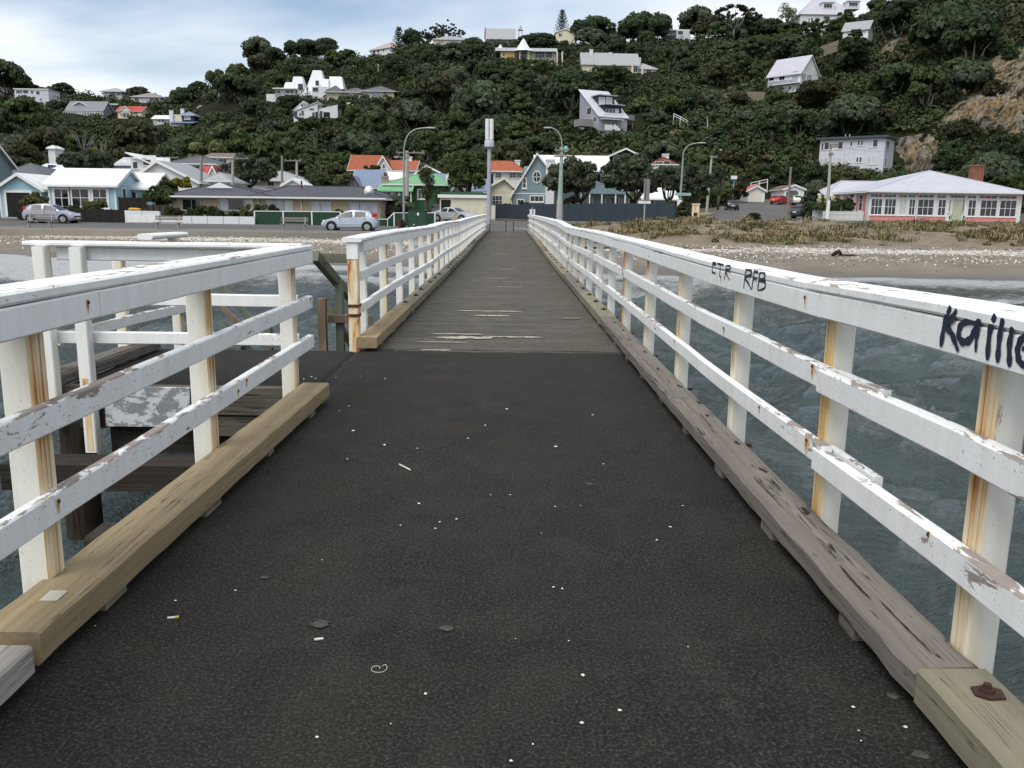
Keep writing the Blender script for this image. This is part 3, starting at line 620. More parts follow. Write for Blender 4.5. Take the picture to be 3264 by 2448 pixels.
for (z0, z1) in ((-0.455, -0.36), (-0.80, -0.70)):      # short splice pieces lapped behind the joint
    g = MB(); g.sweep([(1.435, 3.2, zr(3.2)+(z0+z1)/2), (1.435, 3.70, zr(3.7)+(z0+z1)/2)], 0.032, z1-z0-.02, 0, .004); g.build('splice_board', MAT['paint_rail'], rr)
# rust stains bleeding from bolt heads
def stainmark(parent, x, y_, z, L, w, side, top=True):
    r_ = random.Random(int(y_*991+z*77))
    for (kw, kl, mt, off) in ((1.5, 1.25, 'rustpale', .0010), (.75, .9, 'rustdrip', .0018)):
        n = 8; m = MB(); xx = x-side*off; l, r2 = [], []
        for i in range(n+1):
            t = i/n; ww = w*kw*(1-t)**0.6*(0.45+0.55*r_.random()); l.append((xx, y_-ww, z+.01-L*kl*t)); r2.append((xx, y_+ww*r_.uniform(.5, 1), z+.01-L*kl*t))
        m.add(l+r2[::-1], [tuple(range(2*n+2))]); m.build('rust_stain', MAT[mt], parent)
    g = MB(); g.tube([(x, y_, z), (x-side*0.006, y_, z)], 0.007, 6); g.build('bolt_head', MAT['rust'], parent)
MAT['rustpale'] = plain('pale_rust_stain', (.66, .52, .30), .7, .12, 30); MAT['rustdrip'] = plain('orange_rust_drip', (.42, .17, .04), .8, .4, 50)
for (y_, o0) in [(3.80, -0.372), (3.80, -0.712), (2.62, -0.735), (5.5, -0.085), (4.55, -0.72), (3.92, -0.075), (5.42, -0.4), (7.0, -0.71)]:
    stainmark(rr, 1.352 if y_ < 3.7 else (1.344 if o0 > -.2 else 1.36), y_, zr(y_)+o0, 0.062 if abs(y_-3.8) < .01 else 0.046, 0.034 if abs(y_-3.8) < .01 else 0.016, 1)
# spray-painted names on the top board (kept as written)
def spray(strokes, X, w=0.012):
    for st in strokes:
        pts = []
        for (x, y_) in st:
            d = ray(1900+x*.6166, 680+y_*.6166); p = EYE+d*(X/d.x); zt_ = zr(p.y); p = EYE+d*(1.3385/d.x) if p.z > zt_-.045 else p; p.z = min(p.z, zr(p.y)-.006); pts.append(p)
        # smooth the stroke
        sm = []
        for i in range(len(pts)-1):
            p0, p1, p2, p3 = pts[max(i-1, 0)], pts[i], pts[i+1], pts[min(i+2, len(pts)-1)]
            for k_ in range(5):
                t = k_/5; sm.append(0.5*((2*p1)+(p2-p0)*t+(2*p0-5*p1+4*p2-p3)*t*t+(3*p1-p0-3*p2+p3)*t**3))
        sm.append(pts[-1]); m = MB(); m.sweep(sm, 0.003, w, 0, 0, up=(1, 0, 0)) if False else None
        L, Rr = [], []
        for i, p in enumerate(sm):
            d = (sm[min(i+1, len(sm)-1)]-sm[max(i-1, 0)]); d.x = 0; d.normalize(); nrm = Vector((0, -d.z, d.y)); ww = w*(0.35+0.65*min(1, 5*(i+0.6)/len(sm), 5*(len(sm)-i-.4)/len(sm)))*0.5*(1+0.18*math.sin(i*1.7))
            L.append(p+nrm*ww); Rr.append(p-nrm*ww)
        n = len(sm); m.add(L+Rr, [(i, i+1, n+i+1, n+i) for i in range(n-1)]); m.build('spray_paint_stroke', MAT['graffiti'], rr)
GK = [[(1835, 468), (1803, 560), (1780, 690)], [(1864, 498), (1836, 545), (1810, 578), (1842, 632), (1871, 714)], [(1962, 572), (1905, 562), (1873, 605), (1886, 660), (1928, 655), (1958, 600), (1976, 558), (1966, 640), (1961, 718)],
      [(2066, 515), (2036, 600), (2021, 760)], [(2103, 543), (2085, 640), (2074, 772)], [(2152, 588), (2136, 680), (2137, 795)], [(2200, 700), (2240, 690), (2232, 640), (2195, 655), (2178, 710), (2192, 770), (2240, 800)]]
spray(GK, 1.3420, 0.024)
spray([[(778, 268), (768, 330), (762, 390)], [(772, 272), (803, 288), (797, 318), (768, 332), (786, 360), (802, 396)], [(818, 285), (810, 345), (804, 394)], [(816, 286), (840, 290)], [(812, 335), (830, 340)], [(846, 300), (834, 396)], [(846, 300), (872, 312), (866, 338), (842, 346), (874, 358), (868, 388), (834, 399)]], 1.3420, 0.015)
spray([[(604, 228), (599, 305)], [(603, 229), (622, 233)], [(601, 263), (618, 267)], [(599, 304), (617, 311)], [(626, 240), (660, 248)], [(644, 245), (637, 328)], [(674, 250), (662, 345)], [(674, 250), (693, 262), (688, 290), (667, 296), (690, 346)]], 1.3420, 0.014)

rl = thing('railing', 'white railing above the new pine kerb, ending at the gap for the landing', 'railing')
zl = lambda y_: interp(RAIL_LN, y_)
pl_s = post_mesh(-0.35, 1.0, -1, True)
for y_ in (1.25, 2.95, 4.68, 6.57):
    o = obj('post', pl_s, rl, (-1.665, y_, 0)); h = zl(y_)-0.042; o.scale.z = (h+0.35)/1.35; o.location.z = h-o.scale.z; o.scale.x = 1.1; o.scale.y = 1.1
rail_run(rl, -1, -1.545, -1.5, 6.93, zl, -0.042, 0.0, 0.195, MAT['paint_cap'], [3.27], 'cap_rail', 0.002, 11, 0.009)
rail_run(rl, -1, -1.548, -1.5, 6.95, zl, -0.148, -0.0445, 0.048, MAT['paint_cap'], [3.3], 'top_board', 0.0015, 12)
rail_run(rl, -1, -1.562, -1.5, 6.95, zl, -0.50, -0.40, 0.050, MAT['paint_rail'], [], 'middle_rail', 0.002, 13); rail_run(rl, -1, -1.562, -1.5, 6.97, zl, -0.82, -0.715, 0.050, MAT['paint_rail'], [], 'lower_rail', 0.002, 14)
for (y_, o0) in [(6.88, -0.42), (4.95, -0.77), (2.9, -0.745), (5.12, -0.74), (3.2, -0.08)]: stainmark(rl, -1.5615 if o0 < -.2 else -1.5475, y_, zl(y_)+o0, 0.045, 0.016, -1)

rf = thing('railing', 'white railing on the far stretch of pier starting at a tall rust-streaked post', 'railing')
zf_ = lambda y_: interp(RAIL_LF, y_)
def mk_rustpost():
    b = NB('rust_streaked_paint'); o = b.tc(); n = b.noise(b.map(o, (9, 9, 1.3)), 1.6, 6, 0.65, 0.6)
    c = b.mix(b.ramp(n, (0.40, 0.0), (0.52, 0.8)), (0.72, 0.68, 0.56), (0.62, 0.42, 0.17)); c = b.mix(b.ramp(n, (0.56, 0.0), (0.62, 1.0)), c, (0.36, 0.11, 0.025)); return b.out(c, 0.7, b.bump(n, 0.3, 0.006))
MAT['rustpost'] = mk_rustpost()
g = MB(); a = .055; g.loft([[(-1.62+x*a, 9.16+y_*a, z) for x, y_ in ((-.8, -1), (.8, -1), (1, -.8), (1, .8), (.8, 1), (-.8, 1), (-1, .8), (-1, -.8))] for z in (-.4, .96)]); g.build('end_post', MAT['rustpost'], rf)
g = MB(); g.box(-1.679, -1.563, 9.10, 9.22, 0.962, 1.14); g.build('post_sleeve', MAT['paint_far'], rf)
for z in (0.36, 0.46): g = MB(); g.box(-1.682, -1.558, 9.098, 9.222, z, z+.03); g.build('strap', MAT['rust'], rf)
PL = [9.95]
while PL[-1] < 61: PL.append(PL[-1]+1.72)
pf_s = post_mesh(-0.30, 1.0, -1, True); pf_p = post_mesh(-0.30, 1.0, -1, False)
for i, y_ in enumerate(PL):
    o = obj('post', pf_s if random.random() < .3 else pf_p, rf, (-1.665, y_, 0)); h = zf_(y_)-0.042; o.scale.z = (h+0.30)/1.30; o.location.z = h-o.scale.z
JL = [14.5, 20, 25.5, 31, 37, 43, 49, 55]
rail_run(rf, -1, -1.52, 9.08, 63, zf_, -0.045, 0.002, 0.21, MAT['paint_far'], JL, 'cap_rail', 0.006, 21, 0.014)
rail_run(rf, -1, -1.535, 9.30, 63, zf_, -0.155, -0.047, 0.055, MAT['paint_far'], JL, 'top_board', 0.004, 22)
rail_run(rf, -1, -1.555, 9.26, 63, zf_, -0.455, -0.355, 0.055, MAT['paint_far'], JL, 'middle_rail', 0.006, 23); rail_run(rf, -1, -1.555, 9.28, 63, zf_, -0.80, -0.70, 0.055, MAT['paint_far'], JL, 'lower_rail', 0.006, 24)
stainmark(rf, -1.5545, 9.36, 0.40, .06, .02, -1)

ra = thing('railing', 'peeling white railing across the near side of the side landing', 'railing')
pa = post_mesh(-0.10, 1.0, 1, False)
for (x, zb) in ((-3.69, -0.28), (-3.40, -0.52)):
    o = obj('post', pa, ra, (x, 7.01-0.075, 0), (0, 0, R(90))); h = 1.145; o.scale.z = (h-zb)/1.1; o.location.z = h-o.scale.z
def xbar(parent, name, x0, x1, yc, zc, th, h, mat, ch=.008, n=6, amp=.002, dzr=0.0):
    r_ = random.Random(int(zc*100+x0*10)); g = MB(); g.sweep([(lerp(x0, x1, i/n), yc+r_.uniform(-amp, amp), zc+dzr*i/n+r_.uniform(-amp, amp)) for i in range(n+1)], th, h, 0, ch); return g.build(name, mat, parent)
xbar(ra, 'cap_rail', -3.83, -1.645, 7.03, 1.168, .20, .042, MAT['paint_cap'], .012); xbar(ra, 'top_board', -3.60, -1.70, 7.02, 1.09, .045, .105, MAT['paint_far'])
xbar(ra, 'middle_rail', -3.72, -1.70, 7.03, 0.73, .05, .10, MAT['paint_far']); xbar(ra, 'lower_rail', -3.72, -1.70, 7.03, 0.415, .05, .10, MAT['paint_rail'])
stainmark(ra, -3.44, 6.99, 0.25, .05, .012, -1)
g = MB(); g.box(-3.425, -3.375, 6.884, 6.887, -.5, .1); g.build('rust_stain', MAT['stain'], ra)

rb = thing('railing', 'broken white railing on the outer edge of the side landing', 'railing')
pb = post_mesh(-0.10, 1.0, -1, True)
for (y_, zb, zt) in ((7.16, -0.3, 1.14), (8.55, -0.3, 1.13), (9.98, -1.6, 1.13)):
    o = obj('post', pb, rb, (-3.80, y_, 0)); o.scale.z = (zt-zb)/1.1; o.location.z = zt-o.scale.z
g = MB(); g.sweep([(-3.84, 9.30, 1.158), (-3.83, 10.32, 1.158)], .17, .06, 0, .02); g.build('cap_rail', MAT['paint_far'], rb)
g = MB(); g.sweep([(-3.72, 7.12, .38), (-3.72, 8.6, .37), (-3.72, 10.15, .33)], .05, .10, 0, .006); g.build('lower_rail', MAT['paint_rail'], rb)

# steps going down to the water behind the landing
ts = thing('timber_steps', 'mossy green timber frame of steps leading down to the water', 'steps')
def tb(name, mat, a, b_, w, h): g = MB(); g.sweep([a, b_], w, h, 0, .006, up=(0, 1, 0) if abs(Vector(b_)[2]-Vector(a)[2]) > abs(Vector(b_)[1]-Vector(a)[1]) else (0, 0, 1)); return g.build(name, mat, ts)
tb('post', MAT['green_timber'], (-2.13, 11.0, -2.2), (-2.13, 11.0, .60), .10, .10); tb('handrail', MAT['green_timber'], (-2.27, 10.3, .93), (-2.0, 12.1, .05), .09, .12)
tb('crosspiece', MAT['green_timber'], (-2.30, 10.5, .90), (-1.72, 10.5, .90), .07, .11); tb('stump', MAT['brown_timber'], (-2.30, 10.75, -2.2), (-2.30, 10.75, .39), .10, .10)
tb('crosspiece', MAT['brown_timber'], (-2.26, 10.9, .12), (-1.72, 10.9, .12), .07, .10); tb('brace', MAT['green_timber'], (-2.28, 11.1, .25), (-1.85, 11.1, -.55), .07, .09)
tb('handrail', MAT['green_timber'], (-3.72, 11.0, .63), (-2.98, 11.0, -.26), .07, .10); tb('handrail', MAT['brown_timber'], (-3.80, 11.3, .28), (-3.2, 11.3, -.30), .06, .08)
tb('post', MAT['green_timber'], (-3.05, 11.0, -2.2), (-3.05, 11.0, .02), .09, .09); tb('stringer', MAT['green_timber'], (-3.7, 11.2, 0.0), (-2.3, 11.2, -1.5), .06, .2)
for i in range(5): tb('tread', MAT['green_timber'], (-3.5+i*.28, 10.9, -.25-i*.28), (-3.5+i*.28, 11.7, -.25-i*.28), .25, .04)

# ------------------------------------------------------------------ hoop barrier, sign at the shore end
hb = thing('pipe_barrier', 'rusty bent pipe gate frame across the shore end of the pier', 'barrier', (0.05, 63.6, 0))
def arch(x0, x1, h, r, zb):
    p = [(x0, 0, zb), (x0, 0, h-r)]; p += [(x0+r-r*math.cos(t), 0, h-r+r*math.sin(t)) for t in np.linspace(.2, 1.57, 5)]; p += [(x1-r+r*math.sin(t), 0, h-r+r*math.cos(t)) for t in np.linspace(0, 1.4, 5)]; return p+[(x1, 0, h-r), (x1, 0, zb)]
g = MB(); g.tube(arch(-1.40, 1.40, 0.98, .16, 0.1), .03, 8); g.build('frame', MAT['rust'], hb, smooth=True)
hp = thing('hoop_barrier', 'small rusty hoop standing in the middle of the pier entrance', 'barrier', (0.07, 62.5, 0.19)); g = MB(); g.tube(arch(-.27, .27, .80, .14, 0), .03, 8); g.build('hoop', MAT['rust'], hp, smooth=True)
sg = thing('notice_board', 'white notice board seen from behind at the pier end', 'sign', (1.72, 64.6, 0.15)); g = MB(); g.tube([(0, 0, 0), (0, 0, 1.75)], .045, 8); g.build('post', MAT['metal'], sg)
g = MB(); g.box(-.20, .20, .05, .075, .7, 1.62); g.build('board', MAT['trim'], sg)

# ------------------------------------------------------------------ litter on the asphalt
def litter():
    S_ = .6918; pts = [(1115, 178, .020), (1335, 258, .012), (485, 440, .016), (658, 512, .014), (580, 525, .012), (815, 400, .008), (905, 400, .009), (1112, 454, .011), (1240, 1230, .014), (1410, 1392, .012), (1235, 1450, .012), (515, 1316, .011), (910, 1625, .010),
           (1105, 825, .012), (1145, 832, .010), (1642, 548, .013), (1700, 450, .010), (1580, 608, .012), (400, 540, .010), (560, 555, .012), (890, 5, .02), (180, 105, .014), (325, 170, .012), (710, 140, .016), (155, 235, .010), (477, 186, .012), (790, 80, .014), (1285, 32, .016), (1050, 577, .006), (40, 700, .006), (1230, 450, .007), (355, 1455, .006), (1010, 1548, .007), (1725, 1100, .006), (930, 1063, .005), (1175, 1072, .006), (15, 1515, .01)]
    out = [(1000+x*S_, 1300+y_*S_, r_) for x, y_, r_ in pts]
    out += [(885*.632, 1400+813*.632, .010), (1187*.632, 1400+762*.632, .009), (480*.632, 1400+940*.632, .007), (2700+75/3.922, 2050+795/3.922, .011), (2700+730/3.922, 2050+1045/3.922, .012), (2700+145/3.922, 2050+1090/3.922, .006), (2700+175/3.922, 2050+1217/3.922, .006)]
    out += [(850+x/5.53, 1150+y_/5.53, r_) for x, y_, r_ in [(790, 278, .022), (650, 320, .018), (865, 313, .016), (1220, 298, .014), (1650, 272, .010), (2088, 312, .018), (1450, 798, .014), (1530, 1230, .022), (2080, 1480, .020), (1280, 880, .010)]]
    return out
def chip(r_, seed):
    q = random.Random(seed); n = 7; m = MB(); a = [(r_*q.uniform(.55, 1)*math.cos(6.283*i/n), r_*q.uniform(.45, .85)*math.sin(6.283*i/n)) for i in range(n)]
    m.add([(x, y_, 0) for x, y_ in a]+[(x*.6, y_*.6, r_*.22) for x, y_ in a], [tuple(range(n))[::-1], tuple(range(n, 2*n))]+[(i, (i+1) % n, n+(i+1) % n, n+i) for i in range(n)]); return m
for i, (px, py, r_) in enumerate(litter()):
    r_ *= .72
    d = ray(px, py); p = EYE+d*((0.0035-1.45)/d.z); o = chip(r_, i).build('shell_chip', MAT['shell'], None, loc=(p.x, p.y, 0.0035)); o.rotation_euler.z = i
    tag(o, 'white chip of broken shell lying on the black asphalt', 'shell', 'shell chips scattered over the asphalt')
for i, (a, b_, lab) in enumerate([((1000+395*.6918, 1300+258*.6918), (1000+446*.6918, 1300+284*.6918), 'white paper stick lying diagonally on the asphalt'), ((845*.632, 1400+897*.632), (902*.632, 1400+892*.632), 'cream paper stub with a yellow end near the pine kerb'), ((1585*.632, 1400+1006*.632), (1630*.632, 1400+1001*.632), 'thin white paper stick lying square across the asphalt')]):
    P_ = []
    for (px, py) in (a, b_): d = ray(px, py); p = EYE+d*((0.008-1.45)/d.z); P_.append(Vector((p.x, p.y, 0.008)))
    c = (P_[0]+P_[1])/2; t = thing('paper_stick', lab, 'litter', (c.x, c.y, 0.0)); g = MB(); g.tube([P_[0]-Vector((c.x, c.y, .003)), P_[1]-Vector((c.x, c.y, .003))], .0045, 6); g.build('stick', MAT['shell'], t)
    if i == 1: v = (P_[1]-P_[0])*.34; g = MB(); g.tube([P_[1]-v-Vector((c.x, c.y, .003)), P_[1]-Vector((c.x, c.y, .003))], .005, 6); g.build('tip', plain('yellow_tip', (.5, .36, .08)), t)
for i, (px, py, r_) in enumerate([(1000+610*.6918, 1300+1015*.6918, .03), (1000+30*.6918, 1300+995*.6918, .04), (2700+575/3.922, 2050+665/3.922, .022), (2700+920/3.922, 2050+1395/3.922, .028), (1000+1270*.6918, 1300+350*.6918, .03), (1335*.632, 1400+698*.632, .02)]):
    d = ray(px, py); p = EYE+d*(-1.447/d.z); m = MB(); q = random.Random(i); n = 10; m.add([(r_*q.uniform(.6, 1)*math.cos(6.283*k_/n), r_*q.uniform(.5, .9)*math.sin(6.283*k_/n), 0) for k_ in range(n)], [tuple(range(n))]); m.build('gum_spot', MAT['lichen'], pier, loc=(p.x, p.y, 0.0042))
d = ray(1000+278*.6918, 1300+1208*.6918); p = EYE+d*((0.006-1.45)/d.z); g = MB(); g.tube([(.016*math.cos(t)*(1+.35*math.sin(t*.5))+.004*t, .024*math.sin(t)*(1-.1*t/6), .003+.001*t) for t in np.linspace(0.3, 9, 40)], .0009, 4); tw = g.build('twine', MAT['shell'], None, loc=(p.x, p.y, 0.003)); tag(tw, 'thin curled loop of pale twine on the asphalt', 'twine')
# ------------------------------------------------------------------ sea, beach, streets, hill
SEA = -0.9
def shore(x): return np.interp(x, [-120, -60, -24.5, -9, 6, 20, 60, 120], [60, 51, 42.4, 38.7, 34.9, 34.1, 33, 31])
def grid_faces(ny, nx):
    i = np.arange(ny*nx).reshape(ny, nx); return np.stack([i[:-1, :-1], i[:-1, 1:], i[1:, 1:], i[1:, :-1]], -1).reshape(-1, 4)
def mk_sea():
    ny, nx = 400, 480; t = np.linspace(0, 1, ny); Yr = -10+4*t+58*t**1.7; u = np.linspace(-1, 1, nx)
    Yg = np.repeat(Yr[:, None], nx, 1); hw = 12+1.25*np.maximum(Yg, 0)+30*np.abs(u)[None, :]**6; Xg = np.sign(u)[None, :]*np.abs(u)[None, :]**1.15*hw
    r_ = np.random.default_rng(11); H = np.zeros_like(Xg); s = shore(Xg)-Yg
    for k in range(34):
        lam = 0.45*1.105**k; a = R(118+r_.normal(0, 34)); kx, ky = math.cos(a)*2*math.pi/lam, math.sin(a)*2*math.pi/lam
        ph = kx*Xg+ky*Yg+r_.random()*6.28+1.4*vnoise(Xg*.22+k, Yg*.22); H += 0.0245*lam**0.74*(1-2*np.abs(np.sin(ph/2)))*(1.0 if lam > 1 else .7)
    H *= 0.75+0.5*vnoise(Xg*.12, Yg*.12)
    br = np.exp(-((s-5.2-1.5*vnoise(Xg*.09, Yg*0))/0.8)**2)*(0.15+.25*vnoise(Xg*.13+9, Yg*.0)); br2 = np.exp(-((s-10.5-2*vnoise(Xg*.07+3, Yg*0))/1.2)**2)*.16*vnoise(Xg*.11+50, Yg*0)
    Z = SEA+H*np.clip(s/9, .06, 1)+br+br2+0.05*np.exp(-(s/2.5)**2)
    left = sstep(-5, -14, Xg); n_ = fbm(Xg*.35, Yg*.8, 4)
    n2 = fbm(Xg*.12+5, Yg*.35, 3)
    foam = 0.74*np.exp(-((s-0.9)/1.7)**2)+0.84*np.exp(-((s-4.2-2*n2)/1.9)**2)*(.5+.9*n_)+left*(.60*np.clip(1-s/14, 0, 1)+.10)*(.45+1.1*n2)+0.34*np.exp(-((s-9-3*n2)/1.2)**2)*n2*1.4+0.30*np.clip((H-.10)/.12, 0, 1)*np.clip(1-s/22, 0, 1)
    sh = np.clip(1-s/13, 0, 1)*.8
    me = np_mesh('sea', np.stack([Xg, Yg, Z], -1).reshape(-1, 3), grid_faces(ny, nx), MAT['water'], {'foam': ('POINT', foam.ravel()), 'shallow': ('POINT', sh.ravel())}, smooth=True)
    struct(obj('sea', me))
mk_sea()
def gz(x, y):
    x = np.asarray(x, float); y = np.asarray(y, float)
    return np.interp(y, [57, 62, 70, 80, 98, 134, 160, 400], [0.02, .04, .3, .5, .85, 1.8, 4, 6])+.55*sstep(3, 22, x)*sstep(60, 72, y)
def beach_z(x, y):
    s = y-shore(x); rt = sstep(1.5, 9, x)
    zl_ = np.interp(s, [-30, -8, -3, 0, 5, 16, 30], [-3.2, -2.5, -1.65, -.93, -.60, -.26, -.2]); zr_ = np.interp(s, [-30, -8, -3, 0, 6, 13, 19, 40], [-3.2, -2.5, -1.65, -.93, -.55, -.20, -.02, .05])
    return zl_*(1-rt)+zr_*rt+(fbm(x*.5, y*.9, 4)-.47)*.10
def mk_beach_mesh():
    nx, ny = 420, 150; X, T = np.meshgrid(np.linspace(-100, 100, nx), np.linspace(0, 1, ny)); Yb = shore(X)-9+T*(70-(shore(X)-9)); Z = beach_z(X, Yb); s = Yb-shore(X)
    lf = 1-sstep(0, 6, X)
    sh = (np.exp(-((s-13.5)/3.2)**2)*(.75+.4*fbm(X*.15, Yb*.6, 3)))*lf + (1-lf)*(np.exp(-((s-12.2)/2.0)**2)*.95+.55*np.exp(-((s-7.6)/1.1)**2)+.35*np.exp(-((s-10)/1.6)**2))
    wet = np.clip(1-(s-0.2)/3.2, 0, 1)*(s < 4)
    struct(obj('beach', np_mesh('beach', np.stack([X, Yb, Z], -1).reshape(-1, 3), grid_faces(ny, nx), MAT['beach'], {'shells': ('POINT', sh.ravel()), 'wet': ('POINT', wet.ravel())}, smooth=True)))
mk_beach_mesh()
# a drift of shell and pebbles along the tide line
def mk_shells():
    r_ = np.random.default_rng(5); N = 9000; X = r_.uniform(-45, 45, N); off = np.where(r_.random(N) < .62, np.where(X > 3, 12.2+r_.normal(0, 1.5, N), 13.5+r_.normal(0, 2.2, N)), 7.4+r_.normal(0, 1.4, N)); Yb = shore(X)+off; ok = (np.abs(X) > 1.9) & (Yb < 56.5); X, Yb = X[ok], Yb[ok]
    Z = beach_z(X, Yb)+.01; n = len(X); sz = r_.uniform(.025, .07, n); a = r_.uniform(0, 6.28, n); V = np.zeros((n, 4, 3)); til = r_.normal(0, .5, (n, 2))
    for k in range(4):
        dx = np.cos(a+k*math.pi/2)*sz*(1 if k % 2 else .7); dy = np.sin(a+k*math.pi/2)*sz*(1 if k % 2 else .7); V[:, k] = np.stack([X+dx, Yb+dy, Z+.02+dx*til[:, 0]+dy*til[:, 1]], -1)
    o = obj('shell_drift', np_mesh('shell_drift', V.reshape(-1, 3), np.arange(n*4).reshape(-1, 4), MAT['shellbit'])); stuff(o, 'bleached shells and pebbles strewn along the tide line', 'shells')
MAT['shellbit'] = plain('bleached_shell', (.52, .49, .43), .8, .35, 1.3)
mk_shells()
def dune_z(x, y):
    t = sstep(47.5, 57, y+1.5*vnoise(x*.2, y*0)); top = np.interp(y, [56, 63, 72, 76], [.5, .75, .95, .98])
    top = top*sstep(2.0, 13, x)+.12*(1-sstep(2.0, 13, x)); return -.25+t*(top+.25)+t*(fbm(x*.33, y*.45, 4)-.47)*1.1*sstep(2, 6, x)*(1-sstep(70, 74, y))
def mk_dune_mesh():
    nx, ny = 360, 110; X, Yb = np.meshgrid(np.linspace(1.9, 90, nx), np.linspace(46.5, 74.5, ny)); Z = dune_z(X, Yb)
    struct(obj('dune', np_mesh('dune', np.stack([X, Yb, Z], -1).reshape(-1, 3), grid_faces(ny, nx), MAT['dune'], smooth=True)))
mk_dune_mesh()
def strip(name, mat, xs, y0f, y1f, lift, n=14):
    xs = np.asarray(xs, float); y0 = np.array([y0f(x) for x in xs]); y1 = np.array([y1f(x) for x in xs]); t = np.linspace(0, 1, n)[:, None]; Yb = y0[None]*(1-t)+y1[None]*t; X = np.repeat(xs[None], n, 0)
    return struct(obj(name, np_mesh(name, np.stack([X, Yb, gz(X, Yb)+lift], -1).reshape(-1, 3), grid_faces(n, len(xs)), mat, smooth=True)))
XS = np.linspace(-120, 120, 321)
strip('ground', MAT['yard'], XS, lambda x: 57.3 if x < 1.9 else 72.5, lambda x: 165, -.03, 60)
def front(x): return float(np.interp(x, [-120, -8.6, -8.2, -2.2, -1.5, 14.6, 15.0, 15.6, 27, 27.4, 120], [70.2, 70.6, 104, 104, 97.5, 78, 80, 84.5, 84.5, 84.5, 84.5]))
XR = np.unique(np.concatenate([np.linspace(-120, 120, 161), [-8.6, -8.2, -2.2, -1.5, 14.6, 15.0, 15.6, 27, 27.4], np.linspace(-8, 27, 70)]))
strip('road', MAT['road'], XR, lambda x: 62.0 if x < 2.5 else float(np.interp(x, [2.5, 10, 20, 120], [63, 70, 72.8, 72.8])), front, .012, 24)
strip('footpath', MAT['footpath'], np.linspace(-120, 2.5, 120), lambda x: 57.25, lambda x: 61.95, .045, 5)
def radial(name, mat, Ys, pl, pr_, lift, n=16):          # a strip climbing inland between two picture columns
    V = []; 
    for Yd in Ys:
        xl, xr = at(float(np.interp(Yd, *pl)), 650, Yd).x, at(float(np.interp(Yd, *pr_)), 650, Yd).x
        for t in np.linspace(0, 1, n): x = lerp(xl, xr, t); V.append((x, Yd, float(gz(x, Yd))+lift))
    return struct(obj(name, np_mesh(name, V, grid_faces(len(Ys), n), mat, smooth=True)))
radial('road', MAT['road'], np.linspace(79, 159, 50), ([79, 100, 118, 140, 159], [2228, 2262, 2290, 2288, 2284]), ([79, 95, 120, 159], [2575, 2560, 2575, 2580]), .016)
radial('footpath', MAT['footpath'], np.linspace(80, 118, 26), ([79, 100, 118], [2205, 2246, 2278]), ([79, 100, 118], [2228, 2262, 2290]), .07, 4)
radial('verge', MAT['verge'], np.linspace(84, 116, 22), ([84, 116], [2180, 2240]), ([79, 100, 118], [2205, 2246, 2278]), .05, 5)
strip('footpath', MAT['footpath'], np.linspace(-1.2, 14.5, 40), lambda x: float(np.interp(x, [-1.5, 14.6], [97.5, 78]))-1.9, lambda x: float(np.interp(x, [-1.5, 14.6], [97.5, 78]))-.1, .06, 3)
# kerb along the road, sea wall
g = MB()
for a, b_ in zip(np.linspace(-100, 1.6, 35)[:-1], np.linspace(-100, 1.6, 35)[1:]): g.box(a, b_, 56.7, 57.24, -1.0, .075)
wl_ = g.build('sea_wall', MAT['concrete']); tag(wl_, 'low weathered concrete sea wall between the beach and the footpath', 'wall')
g = MB(); g.box(-100, 1.9, 61.85, 62.0, -.05, .11); struct(g.build('kerb', MAT['concrete']))
g = MB(); pts = [(x, float(np.interp(x, [-1.5, 14.6], [97.5, 78]))-2.0, 0) for x in np.linspace(-1.2, 14.6, 12)]; g.sweep([(x, y_, float(gz(x, y_))+.03) for x, y_, _ in pts], .16, .14); struct(g.build('kerb', MAT['concrete']))
for (px, py) in ((1647, 725), (1652, 722)):
    pass
d = at(1650, 723, 70); g = MB(); g.box(-.07, .07, -1.1, 1.1, 0, .004); o = g.build('road_marking', MAT['line']); o.location = (d.x+.25, 69.3, float(gz(d.x, 69.3))+.016); o.rotation_euler = (.03, 0, R(28)); struct(o)
g = MB(); g.box(-6, 3.2, -.06, .06, 0, .004); o = g.build('road_marking', MAT['line']); o.location = (0, 80.0, float(gz(0, 80))+.02); struct(o)

